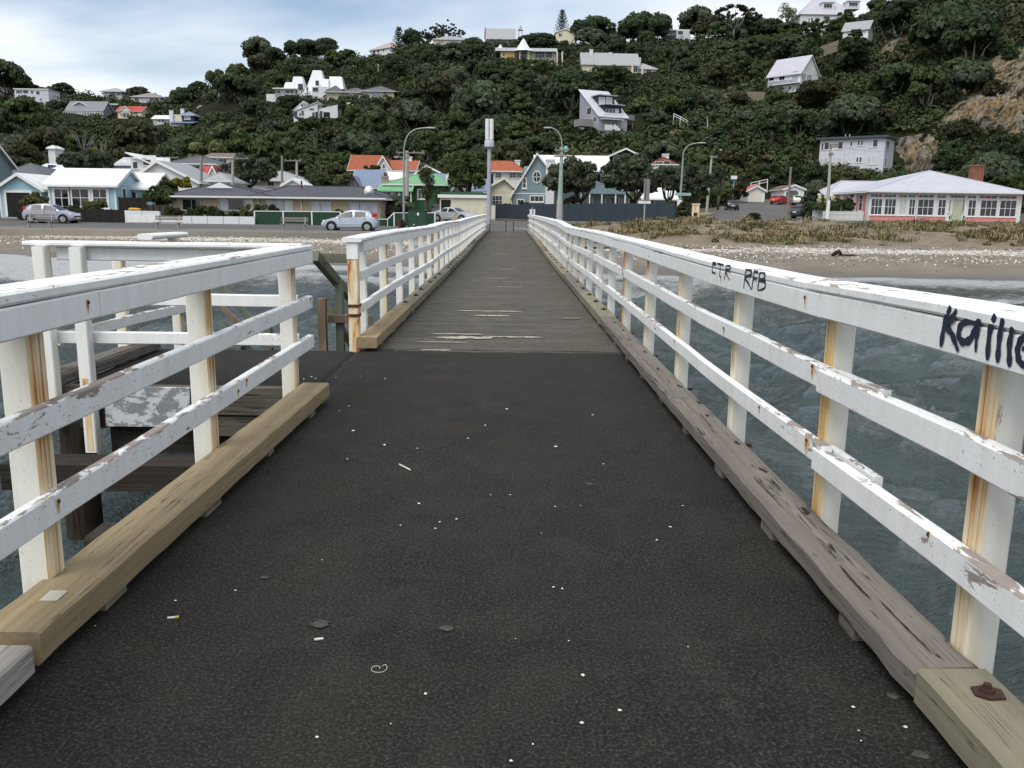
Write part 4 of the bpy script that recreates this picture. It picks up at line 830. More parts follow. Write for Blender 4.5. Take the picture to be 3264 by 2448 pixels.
# --- the hill
HC = {-900: [(150, 385), (220, 330), (290, 240), (330, 200)], -400: [(150, 385), (220, 330), (290, 240), (330, 200)], 0: [(150, 385), (220, 325), (290, 258), (320, 225), (345, 205)], 200: [(150, 388), (220, 325), (290, 262), (330, 216), (350, 208)], 430: [(150, 390), (215, 335), (270, 275), (310, 238), (340, 224)],
      600: [(150, 390), (195, 335), (230, 270), (262, 220), (300, 176), (320, 142)], 800: [(148, 390), (190, 335), (225, 270), (262, 210), (300, 146), (318, 130)], 1000: [(145, 395), (180, 340), (215, 260), (255, 184), (300, 120), (320, 112)], 1120: [(145, 395), (175, 345), (205, 280), (245, 192), (280, 140), (310, 104)],
      1300: [(145, 392), (175, 350), (205, 292), (235, 228), (265, 168), (295, 118), (320, 94)], 1450: [(145, 395), (165, 370), (190, 312), (220, 237), (255, 164), (290, 116), (320, 84)], 1600: [(160, 433), (172, 390), (188, 312), (220, 228), (250, 174), (290, 106), (320, 62)],
      1750: [(162, 432), (176, 388), (192, 366), (203, 320), (216, 262), (245, 193), (280, 104), (310, 54)], 1900: [(160, 415), (178, 384), (188, 374), (194, 332), (210, 252), (235, 172), (268, 64), (300, 14)], 2050: [(155, 398), (175, 382), (186, 374), (193, 302), (206, 222), (225, 132), (250, 42), (280, -60)],
      2212: [(145, 402), (165, 387), (175, 342), (186, 242), (200, 132), (220, 32), (255, -80)], 2700: [(140, 402), (158, 350), (170, 240), (185, 100), (210, -60), (260, -150)], 3300: [(140, 402), (158, 350), (170, 240), (185, 100), (210, -60), (260, -150)]}
NR = 190
def hill_cols():
    keys = sorted(HC); prof = []
    for k in keys:
        ys, zs, xs = [], [], []
        for (Yd, py) in HC[k]:
            p = at(k*1.47559, py*1.47559, Yd); ys.append(p.y); zs.append(p.z)
        sl = math.tan(math.atan((k*1.47559-IW/2)/FPX)); y0 = 132.0; zs = [float(gz(sl*y0, y0))-1.2]+zs; ys = [y0]+ys; ye = ys[-1]; ys += [ye+25, ye+160]; zs += [zs[-1]+1.5, zs[-1]-8]
        T = np.concatenate([np.linspace(0, .86, 160), np.linspace(.87, 1, NR-160)]); yy = np.where(T <= .86, y0+(ye-y0)*T/.86, ye+160*(T-.86)/.14); prof.append((sl, yy, np.interp(yy, ys, zs)))
    return keys, prof
_k, _p = hill_cols()
NCOL = 460
_kx = np.linspace(-900, 3300, NCOL); HS = np.interp(_kx, _k, [p[0] for p in _p]); HY = np.stack([np.interp(_kx, _k, [p[1][j] for p in _p]) for j in range(NR)]); HZ = np.stack([np.interp(_kx, _k, [p[2][j] for p in _p]) for j in range(NR)]); HX = HS[None]*HY
_am = sstep(150, 225, HY)
HZ = HZ+_am*((fbm(HX*.035, HY*.035, 4)-.47)*8)
def proj_np(X, Yv, Z):
    vx, vy, vz = X-EYE.x, Yv-EYE.y, Z-EYE.z; k_ = vx*FWD.x+vy*FWD.y+vz*FWD.z
    return IW/2+FPX*(vx*RGT.x+vy*RGT.y+vz*RGT.z)/k_, IH/2-FPX*(vx*UPV.x+vy*UPV.y+vz*UPV.z)/k_
ROCKS = [[(3066, 172), (3120, 205), (3264, 139), (3420, 120), (3420, 430), (3264, 425), (2983, 408), (3030, 330), (3066, 277), (3040, 230)], [(2805, 180), (2845, 90), (2890, 78), (2925, 128), (2905, 140), (2850, 150), (2830, 189)], [(2828, 310), (2850, 282), (2889, 278), (2885, 312)], [(2868, 445), (2930, 425), (2985, 470), (2965, 560), (2880, 545)], [(1131, 430), (1155, 423), (1172, 480), (1150, 486)], [(1240, 425), (1262, 395), (1305, 405), (1295, 432)], [(921, 505), (960, 486), (1006, 500), (980, 520)], [(2040, 490), (2065, 450), (2095, 452), (2098, 498)], [(2128, 440), (2150, 400), (2165, 415), (2150, 450)]]
def inpoly(x, y, P):
    c = np.zeros(x.shape, bool); n = len(P)
    for i in range(n):
        x0, y0 = P[i]; x1, y1 = P[(i+1) % n]; cond = ((y0 > y) != (y1 > y)) & (x < (x1-x0)*(y-y0)/(y1-y0+1e-9)+x0); c ^= cond
    return c
_px, _py = proj_np(HX, HY, HZ)
_qx = _px+(fbm(HX*.12, HZ*.12, 3)-.47)*60; _qy = _py+(fbm(HX*.12+40, HZ*.12, 3)-.47)*60
ROCK = np.zeros(HX.shape)
for P in ROCKS: ROCK = np.maximum(ROCK, inpoly(_qx, _qy, P)*1.0)
ROCK *= (fbm(HX*.22+11, HZ*.22+HY*.1, 4) > .40)
for _ in range(1): ROCK[1:-1, 1:-1] = (ROCK[1:-1, 1:-1]*2+ROCK[:-2, 1:-1]+ROCK[2:, 1:-1]+ROCK[1:-1, :-2]+ROCK[1:-1, 2:])/6
HY2 = HY+ROCK*(fbm(HX*.6, HZ*.4, 5)-.47)*9
HILL_ME = None
struct(obj('hill', np_mesh('hill', np.stack([HX, HY2, HZ], -1).reshape(-1, 3), grid_faces(NR, NCOL), MAT['hill'], {'rock': ('POINT', ROCK.ravel())}, smooth=True)))
# the craggy rock face, standing proud of the slope
def mk_cliff(poly, name, amp=3.2, n=150):
    inside = inpoly(_px, _py, poly); r, c = np.where(inside); r0, r1, c0, c1 = max(r.min()-3, 0), min(r.max()+4, NR-2), max(c.min()-3, 0), min(c.max()+4, NCOL-2); J, I = np.meshgrid(np.linspace(r0, r1, n), np.linspace(c0, c1, n), indexing='ij'); j0, i0 = J.astype(int), I.astype(int); f, e = J-j0, I-i0
    bil = lambda A: (A[j0, i0]*(1-f)+A[j0+1, i0]*f)*(1-e)+(A[j0, i0+1]*(1-f)+A[j0+1, i0+1]*f)*e
    X, Yv, Z = bil(HX), bil(HY), bil(HZ); u, v = proj_np(X, Yv, Z); w = 22.0
    qx, qy = u+(fbm(X*.2, Z*.2, 4)-.47)*70, v+(fbm(X*.2+40, Z*.2, 4)-.47)*70; m = inpoly(qx, qy, poly)*1.0
    for _ in range(4): m[1:-1, 1:-1] = (m[1:-1, 1:-1]+m[:-2, 1:-1]+m[2:, 1:-1]+m[1:-1, :-2]+m[1:-1, 2:])/5
    rid = 1-np.abs(2*fbm(X*.28+3, Z*.20+Yv*.1, 5)-.95)*1.6; fine = fbm(X*1.1, Z*.8, 4); d_ = (rid*amp+(1-np.abs(2*fine-.95)*1.8)*1.8+vnoise(X*2.2, Z*1.6)*.7)*m-1.6*(1-m)
    Y2 = Yv-np.clip(d_, -1.6, 6); Z2 = Z+.25*d_*m
    struct(obj(name, np_mesh(name, np.stack([X, Y2, Z2], -1).reshape(-1, 3), grid_faces(n, n), MAT['cliff'], {'rock': ('POINT', m.ravel())}, smooth=False)))
def mk_cliffmat():
    b = NB('cliff_rock'); o = b.tc(); rn = b.noise(b.map(o, (1, 1, 0.7)), 0.14, 6, 0.65, 0.8); r2_ = b.noise(b.map(o, (1, 1, 0.6)), 1.0, 9, 0.78, 1.0)
    rc = b.ramp(rn, (0.32, (0.185, 0.165, 0.135)), (0.46, (0.27, 0.245, 0.195)), (0.56, (0.285, 0.185, 0.085)), (0.66, (0.22, 0.205, 0.18)))
    rc = b.mix(b.ramp(r2_, (0.41, 0.95), (0.51, 0.0)), rc, (0.040, 0.033, 0.024)); rc = b.mix(b.ramp(r2_, (0.58, 0.0), (0.72, 0.75)), rc, (0.37, 0.35, 0.30))
    gn = b.ramp(b.noise(o, 0.30, 6, 0.7), (0.53, 0.0), (0.58, 0.95)); rc = b.mix(gn, rc, (0.030, 0.036, 0.015))
    return b.out(rc, 0.95, b.bump(r2_, 0.9, 0.8), spec=0.1)
MAT['cliff'] = mk_cliffmat()
mk_cliff(ROCKS[0], 'cliff', 3.0); mk_cliff(ROCKS[1], 'cliff', 1.6, 70); mk_cliff(ROCKS[3], 'cliff', 1.5, 60)
# a wide sheet of land out to the horizon, below everything else
g = MB(); g.quad((-4000, 160, -1.6), (4000, 160, -1.6), (4000, 5000, -1.6), (-4000, 5000, -1.6)); struct(g.build('land', MAT['yard']))
g = MB(); g.quad((-4000, -3000, -2.7), (4000, -3000, -2.7), (4000, 160, -2.7), (-4000, 160, -2.7)); struct(g.build('seabed', MAT['beach']))
g = MB()
for q in (((-4000, -3000), (-70, -3000), (-70, 60), (-4000, 60)), ((70, -3000), (4000, -3000), (4000, 60), (70, 60)), ((-70, -3000), (70, -3000), (70, -9.5), (-70, -9.5))): g.quad(*[(x, y_, SEA-.22) for x, y_ in q])
struct(g.build('open_sea', MAT['water']))
def hill_z(x, y):
    sl = x/max(y, 1); c = float(np.interp(sl, HS, np.arange(NCOL))); i = int(min(max(c, 0), NCOL-2)); f = c-i
    a = np.interp(y, HY[:, i], HZ[:, i]); b_ = np.interp(y, HY[:, i+1], HZ[:, i+1]); return max(float(a*(1-f)+b_*f), float(gz(x, y)))
# ------------------------------------------------------------------ buildings
HB = []          # (x0, x1, y0, y1, Y) of every building as the photo shows it, so that planting leaves it in view
class House:
    def __init__(s, name, label, px0, px1, yb, ye, Y, d, Y1=None, cat='house', found=1.5, ytop=None, group=None):
        A, B = at(px0, yb, Y), at(px1, yb, Y1 or Y); s.w = math.hypot(B.x-A.x, B.y-A.y); s.rz = math.atan2(B.y-A.y, B.x-A.x); M_ = (A+B)/2
        s.h = at((px0+px1)/2, ye, (A.y+B.y)/2).z-M_.z; s.d = d; s.found = found
        s.root = thing(name, label, cat, M_, s.rz, group); s.mi = Matrix.Translation(M_) @ Matrix.Rotation(s.rz, 4, 'Z'); s.inv = s.mi.inverted()
        HB.append((px0-4, px1+4, (ytop if ytop is not None else ye)-4, yb, min(Y, Y1 or Y)))
    def at(s, px, py, yl=0.0):                    # local point on the plane y = yl seen at a pixel
        o = s.inv @ EYE; d = s.inv.to_3x3() @ ray(px, py); t = (yl-o.y)/d.y; return o+d*t
    def X(s, px, py=600, yl=0.0): return s.at(px, py, yl).x
    def Z(s, px, py, yl=0.0): return s.at(px, py, yl).z
    def block(s, x0, x1, y0, y1, z0, z1, mat, name='wall'):
        g = MB(); g.box(x0, x1, y0, y1, z0, z1); return g.build(name, mat, s.root)
    def body(s, mat, h=None): return s.block(-s.w/2, s.w/2, 0, s.d, -s.found, h or s.h, mat)
    def roof(s, kind, rh, mat, ov=.4, x0=None, x1=None, y0=None, y1=None, z=None, wall=None, trim=None, ridge=None, t=.12, rp=0.5, skirt=True):
        x0 = -s.w/2 if x0 is None else x0; x1 = s.w/2 if x1 is None else x1; y0 = 0 if y0 is None else y0; y1 = s.d if y1 is None else y1; z = s.h if z is None else z; trim = trim or MAT['trim']; V = Vector; P = s.root
        if kind in ('gx', 'gy'):
            if kind == 'gx': f = lambda a, b_, c: V((a, b_, c)); a0, a1, b0, b1 = x0, x1, y0, y1
            else: f = lambda a, b_, c: V((b_, a, c)); a0, a1, b0, b1 = y0, y1, x0, x1
            bm = lerp(b0, b1, rp); sl0 = rh/(bm-b0); sl1 = rh/(b1-bm); g = MB()
            for (be, sl, sg_) in ((b0, sl0, -1), (b1, sl1, 1)):
                q = [f(a0-ov, be+sg_*ov, z-ov*sl+.02), f(a1+ov, be+sg_*ov, z-ov*sl+.02), f(a1+ov, bm, z+rh+.02), f(a0-ov, bm, z+rh+.02)]; g.prism([p+V((0, 0, t)) for p in q], (0, 0, -t))
            r_ = g.build('roof', mat, P)
            if wall:
                for a in (a0, a1-.02): g = MB(); g.prism([f(a, b0, z-.001), f(a, b1, z-.001), f(a, bm, z+rh)], f(.02, 0, 0)-f(0, 0, 0)); g.build('gable', wall, P)
            for a in (a0-ov-.03, a1+ov):
                for (be, sl, sg_) in ((b0, sl0, -1), (b1, sl1, 1)):
                    g = MB(); q = [f(a, be+sg_*ov, z-ov*sl-.14), f(a, bm, z+rh-.14), f(a, bm, z+rh+t+.03), f(a, be+sg_*ov, z-ov*sl+t+.03)]; g.prism(q, f(.03, 0, 0)-f(0, 0, 0)); g.build('bargeboard', trim, P)
            for (be, sl, sg_) in ((b0, sl0, -1), (b1, sl1, 1)):
                g = MB(); c0, c1 = sorted((be+sg_*ov, be+sg_*(ov+.10))); p0, p1 = f(a0-ov, c0, z-ov*sl-.08), f(a1+ov, c1, z-ov*sl+.05); g.box(min(p0.x, p1.x), max(p0.x, p1.x), min(p0.y, p1.y), max(p0.y, p1.y), p0.z, p1.z); g.build('gutter', trim, P)
            return r_
        if kind == 'hip':
            X0, X1, Y0, Y1 = x0-ov, x1+ov, y0-ov, y1+ov; L, D = X1-X0, Y1-Y0
            if ridge is None: ridge = (X0+D/2, X1-D/2, 'x') if L > D*1.05 else ((Y0+L/2, Y1-L/2, 'y') if D > L*1.05 else ((X0+X1)/2, (X0+X1)/2, 'x'))
            ym, xm = (Y0+Y1)/2, (X0+X1)/2
            if ridge[2] == 'x': r0, r1 = (ridge[0], ym, z+rh), (ridge[1], ym, z+rh)
            else: r0, r1 = (xm, ridge[0], z+rh), (xm, ridge[1], z+rh)
            c = [(X0, Y0, z), (X1, Y0, z), (X1, Y1, z), (X0, Y1, z)]; g = MB(); pt = abs(ridge[1]-ridge[0]) < .05
            if pt: g.add(c+[r0], [(0, 1, 4), (1, 2, 4), (2, 3, 4), (3, 0, 4), (3, 2, 1, 0)])
            elif ridge[2] == 'x': g.add(c+[r0, r1], [(0, 1, 5, 4), (1, 2, 5), (2, 3, 4, 5), (3, 0, 4), (3, 2, 1, 0)])
            else: g.add(c+[r0, r1], [(0, 1, 4), (1, 2, 5, 4), (2, 3, 5), (3, 0, 4, 5), (3, 2, 1, 0)])
            r_ = g.build('roof', mat, P); g = MB(); g.box(X0+.02, X1-.02, Y0+.02, Y1-.02, z-.17, z-.004); g.box(X0-.06, X1+.06, Y0-.08, Y0+.02, z-.11, z+.015); g.build('fascia', trim, P)
            g = MB()
            for c_, r_e in ((c[0], r0), (c[1], r1 if ridge[2] == 'x' else r0), (c[2], r1), (c[3], r0 if ridge[2] == 'x' else r1)): g.tube([c_, r_e], .07, 5)
            if not pt: g.tube([r0, r1], .07, 5)
            g.build('ridge_capping', mat, P); return r_
        if kind == 'flat':
            g = MB(); g.box(x0-ov, x1+ov, y0-ov, y1+ov, z, z+.22); r_ = g.build('roof', mat, P); g = MB(); g.box(x0-ov-.05, x1+ov+.05, y0-ov-.05, y0-ov, z-.06, z+.25); g.build('fascia', trim, P); return r_
        if kind == 'mono':      # rises from front (z) to back (z+rh); negative rh falls
            g = MB(); sl = rh/(y1-y0); q = [V((x0-ov, y0-ov, z-ov*sl)), V((x1+ov, y0-ov, z-ov*sl)), V((x1+ov, y1+ov, z+rh+ov*sl)), V((x0-ov, y1+ov, z+rh+ov*sl))]; g.prism([p+V((0, 0, t+.01)) for p in q], (0, 0, -t)); r_ = g.build('roof', mat, P)
            if wall:
                for a in (x0, x1-.02): g = MB(); g.prism([(a, y0, z-.001), (a, y1, z-.001), (a, y1, z+rh)], (.02, 0, 0)); g.build('gable', wall, P)
            return r_
        if kind == 'monox':     # rises from left (z) to right (z+rh)
            g = MB(); sl = rh/(x1-x0); q = [V((x0-ov, y0-ov, z-ov*sl)), V((x1+ov, y0-ov, z+rh+ov*sl)), V((x1+ov, y1+ov, z+rh+ov*sl)), V((x0-ov, y1+ov, z-ov*sl))]; g.prism([p+V((0, 0, t+.01)) for p in q], (0, 0, -t)); r_ = g.build('roof', mat, P)
            if wall:
                for a in (y0, y1-.02): g = MB(); g.prism([(x0, a, z-.001), (x1, a, z-.001), (x1, a, z+rh)] if rh > 0 else [(x0, a, z-.001), (x1, a, z+rh), (x1, a, z-.001)], (0, .02, 0)); g.build('gable', wall, P)
            return r_
    def win(s, u0, u1, z0, z1, nx=1, ny=1, glass='glass', frame=None, face='F', at_=0.0, fr=.09, name='window', sill=True):
        # face F: wall plane y = at_, looking towards -y; R: plane x = at_, looking +x; L: plane x = at_, looking -x
        frame = frame or MAT['trim']
        if face == 'F': f = lambda u, o_, z: (u, at_-o_, z)
        elif face == 'R': f = lambda u, o_, z: (at_+o_, u, z)
        else: f = lambda u, o_, z: (at_-o_, u, z)
        def bx(g, a0, a1, o0, o1, c0, c1):
            p, q = f(a0, o0, c0), f(a1, o1, c1); g.box(min(p[0], q[0]), max(p[0], q[0]), min(p[1], q[1]), max(p[1], q[1]), c0, c1)
        g = MB(); bx(g, u0-fr, u0, 0, .06, z0-fr, z1+fr); bx(g, u1, u1+fr, 0, .06, z0-fr, z1+fr); bx(g, u0, u1, 0, .06, z1, z1+fr); bx(g, u0, u1, 0, .06, z0-fr, z0)
        mt = min(.05, fr*.6)
        for i in range(1, nx): u = lerp(u0, u1, i/nx); bx(g, u-mt/2, u+mt/2, .012, .045, z0, z1)
        for j in range(1, ny): z = lerp(z0, z1, j/ny); bx(g, u0, u1, .012, .043, z-mt/2, z+mt/2)
        if sill: bx(g, u0-fr-.05, u1+fr+.05, 0, .11, z0-fr-.05, z0-fr)
        o = g.build(name, frame, s.root); g = MB(); bx(g, u0, u1, .0, .011, z0, z1); g.build('pane', MAT[glass], o); return o
    def winpx(s, x0, x1, y0, y1, nx=1, ny=1, glass='glass', yl=0.0, **kw):
        a, b_ = s.at(x0, y1, yl), s.at(x1, y0, yl); return s.win(a.x, b_.x, a.z, b_.z, nx, ny, glass, at_=yl, **kw)
    def door(s, u0, u1, z0, z1, mat, at_=0.0, face='F'):
        g = MB(); f = .08
        g.box(u0-f, u0, at_-.06, at_, z0, z1+f); g.box(u1, u1+f, at_-.06, at_, z0, z1+f); g.box(u0, u1, at_-.06, at_, z1, z1+f); o = g.build('door_frame', MAT['trim'], s.root)
        g = MB(); g.box(u0, u1, at_-.035, at_-.002, z0, z1); n = (u1-u0)
        for (a, b_, c, d_) in ((.12, .45, .08, .45), (.55, .88, .08, .45), (.12, .45, .52, .92), (.55, .88, .52, .92)): g.box(u0+a*n, u0+b_*n, at_-.05, at_-.03, lerp(z0, z1, c), lerp(z0, z1, d_))
        dd = g.build('door', mat, s.root); g = MB(); g.tube([(u0+.85*n, at_-.05, lerp(z0, z1, .47)), (u0+.85*n, at_-.12, lerp(z0, z1, .47))], .03, 6); g.build('handle', MAT['metal'], dd); return dd
    def chimney(s, x, y, z0, z1, w=.6, d=.6, mat=None, pot=None):
        g = MB(); g.box(x-w/2, x+w/2, y-d/2, y+d/2, z0, z1); g.box(x-w/2-.06, x+w/2+.06, y-d/2-.06, y+d/2+.06, z1-.16, z1+.02); o = g.build('chimney', mat or MAT['trim'], s.root)
        if pot:
            g = MB(); g.tube([(x, y, z1), (x, y, z1+.45)], [.14, .11], 8); g.build('chimney_pot', pot, o)
        return o

RW = lambda: roofing('white_iron_roof', (0.64, 0.66, 0.66)); RG = lambda: roofing('grey_iron_roof', (0.27, 0.28, 0.29)); RD = lambda: roofing('dark_slate_roof', (0.075, 0.077, 0.088))
RT = lambda: roofing('dark_concrete_tile', (0.058, 0.060, 0.074), 'tile'); RR = lambda: roofing('terracotta_tile', (0.30, 0.082, 0.035), 'tile', .2); RED = lambda: roofing('red_iron_roof', (0.33, 0.030, 0.020)); RGR = lambda: roofing('green_iron_roof', (0.125, 0.30, 0.145)); RBL = lambda: roofing('blue_grey_iron_roof', (0.145, 0.185, 0.27)); RP = lambda: roofing('pale_lilac_roof', (0.40, 0.40, 0.445)); RBR = lambda: roofing('brown_iron_roof', (0.14, 0.085, 0.065))
BLUE = boards('pale_blue_boards', (0.33, 0.52, 0.60)); WHT = boards('white_boards', (0.70, 0.71, 0.70)); CRM = boards('cream_boards', (0.66, 0.61, 0.47)); GRB = boards('grey_blue_boards', (0.215, 0.290, 0.315)); GRN = boards('dark_green_boards', (0.045, 0.125, 0.050)); GRY = boards('grey_boards', (0.20, 0.215, 0.235)); PNK = plain('salmon_pink_plaster', (0.62, 0.235, 0.215), .7, .06)
BRK = plain('tan_brick', (0.36, 0.30, 0.215), .9, .15, 14); REDBRK = plain('red_brick', (0.20, 0.085, 0.055), .9, .5, 7); LILAC = boards('lilac_white_boards', (0.56, 0.57, 0.63)); NAVY = plain('navy_paint', (0.018, 0.026, 0.055), .6); STUC = plain('white_stucco', (0.60, 0.61, 0.62), .7, .05); CSTUC = plain('cream_stucco', (0.60, 0.55, 0.42), .7, .1)

# --- pale blue cottage with three white gabled roofs
h = House('cottage', 'pale blue weatherboard cottage with white iron roofs and an open garage', 4, 139, 692, 600, 79, 9, ytop=540); B = h
h.body(BLUE); h.roof('gy', h.Z(63, 556)-h.h, RW(), .35, wall=BLUE)
g0, g1, gt = h.X(22, 640), h.X(97, 640), h.Z(60, 614)
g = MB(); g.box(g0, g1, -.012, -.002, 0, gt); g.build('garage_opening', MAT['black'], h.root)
g = MB(); g.box(g0-.2, g0, -.05, 0, 0, gt+.2); g.box(g1, g1+.2, -.05, 0, 0, gt+.2); g.box(g0, g1, -.05, 0, gt, gt+.2); g.build('garage_frame', MAT['trim'], h.root)
for x in (-h.w/2, h.w/2-.14): g = MB(); g.box(x, x+.14, -.03, .0, 0, h.h); g.build('corner_board', MAT['trim'], h.root)
mx0, mx1 = h.X(154, 620, -.4), h.X(370, 620, -.4); mz = h.Z(260, 588, -.4); h.block(mx0, mx1, -.4, 5.2, -1.5, mz, BLUE); rhm = h.Z(270, 541, 2.4)-mz; h.roof('gx', rhm, RW(), .3, mx0, mx1, -.4, 5.2, mz, BLUE)
for (a, b_) in ((178, 216), (233, 281), (300, 338)): h.winpx(a, b_, 604, 657, 2, 2, yl=-.4, fr=.22)
for x in (mx0, mx1-.16): g = MB(); g.box(x, x+.16, -.43, -.4, 0, mz); g.build('corner_board', MAT['trim'], h.root)
h.win(.9, 1.5, .6, 2.6, 1, 2, face='R', at_=mx1); h.win(3.2, 3.7, .6, 2.6, 1, 2, face='R', at_=mx1)
n0, n1 = h.X(400, 620, 3.0), h.X(484, 620, 3.0); nz = h.Z(440, 598, 3); h.block(mx1-.5, n1, 3, 8.5, -1.5, nz, BLUE); h.roof('gx', h.Z(440, 555, 5.7)-nz, RW(), .3, mx1-.5, n1, 3, 8.5, nz, BLUE)
h.winpx(402, 412, 613, 640, 1, 1, yl=3.0, fr=.12); h.winpx(416, 433, 613, 640, 1, 1, yl=3.0, fr=.12)

# --- behind it on the left
h = House('house', 'tall grey-blue house with a dark slate roof at the edge of town', -150, -62, 640, 520, 86, 6, ytop=470); h.body(boards('slate_blue_boards', (.16, .21, .24))); h.roof('gx', 2.2, RG(), .4, wall=boards('slate_blue_boards', (.16, .21, .24))); h.chimney(h.w/2-.5, .2, 0, h.Z(5, 462), 1.0, .8, boards('slate_blue_boards', (.16, .21, .24))); h.win(1, 1.6, h.h-2, h.h-.8, 1, 1, face='R', at_=h.w/2)
h = House('house', 'house with a large dark slate hip roof behind the blue cottage', 34, 132, 640, 556, 96, 9, ytop=521); h.body(GRY); h.roof('hip', h.Z(80, 521, 5)-h.h, RD(), .5, ridge=(-h.w/2, h.w/2-3.2, 'x'))
h = House('house', 'low house with a pale iron roof and skylight behind the slate hip roof', 118, 190, 640, 548, 108, 7, ytop=525); h.body(WHT); h.roof('gx', h.Z(150, 525, 3.5)-h.h, roofing('pale_iron_roof', (.52, .55, .58)), .3, wall=WHT); g = MB(); z = h.Z(168, 533, 2); g.box(h.X(160, 530, 2), h.X(176, 530, 2), 1.4, 2.2, z-.3, z+.25); g.build('skylight', MAT['glass'], h.root)
h = House('tower', 'narrow white plastered tower standing among the trees', 160, 182, 560, 472, 118, 2.2, cat='tower', ytop=466); h.body(STUC); h.roof('hip', .35, STUC, .12)
# --- big white gable and its neighbours
h = House('house', 'broad white house gable with a boxy clerestory on its roof', 424, 632, 640, 577, 94, 9, ytop=495); h.body(WHT); h.roof('gy', h.Z(510, 515)-h.h, RG(), .35, wall=WHT, rp=(510-424)/(632-424)*1.0)
a, b_ = h.X(418, 540, 4), h.X(470, 540, 4); zt = h.Z(440, 505, 4); h.block(a, b_, 4, 8, 0, zt, WHT); h.roof('monox', -1.2, RW(), .4, a, h.X(500, 540, 4), 4, 8, zt+.35, WHT); h.winpx(425, 430, 517, 537, yl=4.0, fr=.06); h.winpx(433, 438, 516, 536, yl=4.0, fr=.06); h.winpx(458, 480, 509, 526, yl=4.0, fr=.05)
h = House('shed', 'small blue shed with a pale patched roof beside the clerestory house', 380, 420, 600, 524, 104, 5, cat='shed', ytop=503); h.body(boards('sky_blue_boards', (.25, .42, .62))); h.roof('gx', h.Z(400, 505, 2.5)-h.h, roofing('patched_pale_roof', (.42, .42, .42), 'corr', .4), .25, wall=boards('sky_blue_boards', (.25, .42, .62)))
h = House('house', 'cream house with a spreading slate-grey hip roof', 545, 682, 580, 522, 116, 9, ytop=498); h.body(CRM); h.roof('hip', h.Z(590, 498, 4.5)-h.h, RD(), .6); h.winpx(545, 557, 524, 541, 1, 1); h.winpx(560, 574, 524, 541, 1, 1); h.winpx(612, 636, 530, 545, 2, 1); h.winpx(648, 668, 530, 541, 2, 1); h.chimney(h.X(643, 510, 4), 4, h.h, h.Z(643, 503, 4), .9, .9)
h = House('house', 'narrow white two-storey house with a brown roof under the trees', 664, 738, 560, 500, 128, 7, ytop=490); h.body(WHT); h.roof('gx', h.Z(700, 491, 3.5)-h.h, RBR(), .35, wall=WHT); h.winpx(699, 722, 505, 518, 2, 1); h.winpx(681, 685, 503, 522); h.winpx(699, 722, 522, 531, 2, 1)
h = House('house', 'low house with twin bright red gabled roofs', 628, 706, 600, 556, 104, 6, ytop=530); h.body(WHT); h.roof('gx', .95, RED(), .3, wall=WHT)
for (a, b_, zp) in ((624, 640, 541), (664, 694, 530)): x0, x1 = h.X(a, 550, -.6), h.X(b_, 550, -.6); h.block(x0, x1, -.6, 2, 0, h.h-.2, WHT); h.roof('gy', h.Z((a+b_)/2, zp, -.6)-h.h+.2, RED(), .25, x0, x1, -.6, 3, h.h-.2, WHT)
h = House('house', 'low house with a mid-grey hip roof behind the tiled bungalow', 650, 734, 620, 577, 97, 7, ytop=552); h.body(WHT); h.roof('hip', h.Z(690, 552, 3.5)-h.h, RG(), .4)
h = House('house', 'grey-roofed villa half hidden behind the spreading coastal tree', 800, 960, 620, 575, 108, 8, ytop=546); h.body(WHT); h.roof('hip', h.Z(920, 546, 4)-h.h, RG(), .4); h.winpx(855, 872, 580, 592, 2, 1); h.winpx(915, 930, 578, 590, 2, 1)
h = House('shed', 'little white gabled shed behind the tiled bungalow roof', 905, 965, 620, 588, 95, 4, cat='shed', ytop=571); h.body(WHT); h.roof('gy', h.Z(932, 571)-h.h, RW(), .25, wall=WHT)

# --- long tiled brick bungalow
h = House('bungalow', 'long tan brick bungalow with a dark tiled hip roof and white gutters', 552, 1212, 704, 628, 79, 8.5, Y1=77, ytop=583)
h.body(BRK); z = h.h; xm = h.X(822, 620)
h.roof('hip', h.Z(700, 590, 4.2)-z, RT(), .62, -h.w/2, xm+1.0, 0, 8.5, z, ridge=(h.X(672, 590, 4.2), h.X(735, 590, 4.2), 'x')); gx = h.X(702, 590, 2.2); zz = h.Z(702, 597, 2.0)
g = MB(); g.prism([(gx-1.25, 2.0, zz-.05), (gx+1.25, 2.0, zz-.05), (gx, 2.0, zz+.42)], (0, .12, 0)); g.build('gablet', MAT['trim'], h.root)
h.roof('hip', h.Z(1030, 594, 4.2)-z, RT(), .60, xm-.2, h.w/2, .05, 8.45, z-.005, ridge=(h.X(917, 594, 4.2), h.X(1150, 594, 4.2), 'x'))
for (a, b_, t_, bt, n, gl) in ((584, 638, 633, 668, 2, 'glass'), (700, 727, 634, 668, 1, 'curtain'), (730, 778, 634, 668, 1, 'glass'), (780, 806, 636, 668, 1, 'blind'), (851, 903, 640, 676, 2, 'curtain'), (905, 933, 640, 676, 1, 'blind'), (993, 1020, 644, 678, 1, 'curtain'), (1022, 1055, 644, 678, 1, 'curtain'), (1117, 1145, 648, 694, 1, 'curtain'), (1148, 1202, 648, 694, 1, 'curtain')): h.winpx(a, b_, t_, bt, n, 1, gl, fr=.07, frame=MAT['metal'])
for px in (826, 962): x = h.X(px, 660); g = MB(); g.tube([(x, -.5, z-.1), (x, -.08, z-.45), (x, -.08, 0)], .05, 6); g.build('downpipe', MAT['creamtrim'], h.root)
g = MB(); g.tube([(h.X(962, 610, 2.5), 2.5, z+.8), (h.X(962, 610, 2.5), 2.5, z+1.5)], .08, 8); g.build('vent_pipe', plain('maroon_pipe', (.13, .03, .03)), h.root)
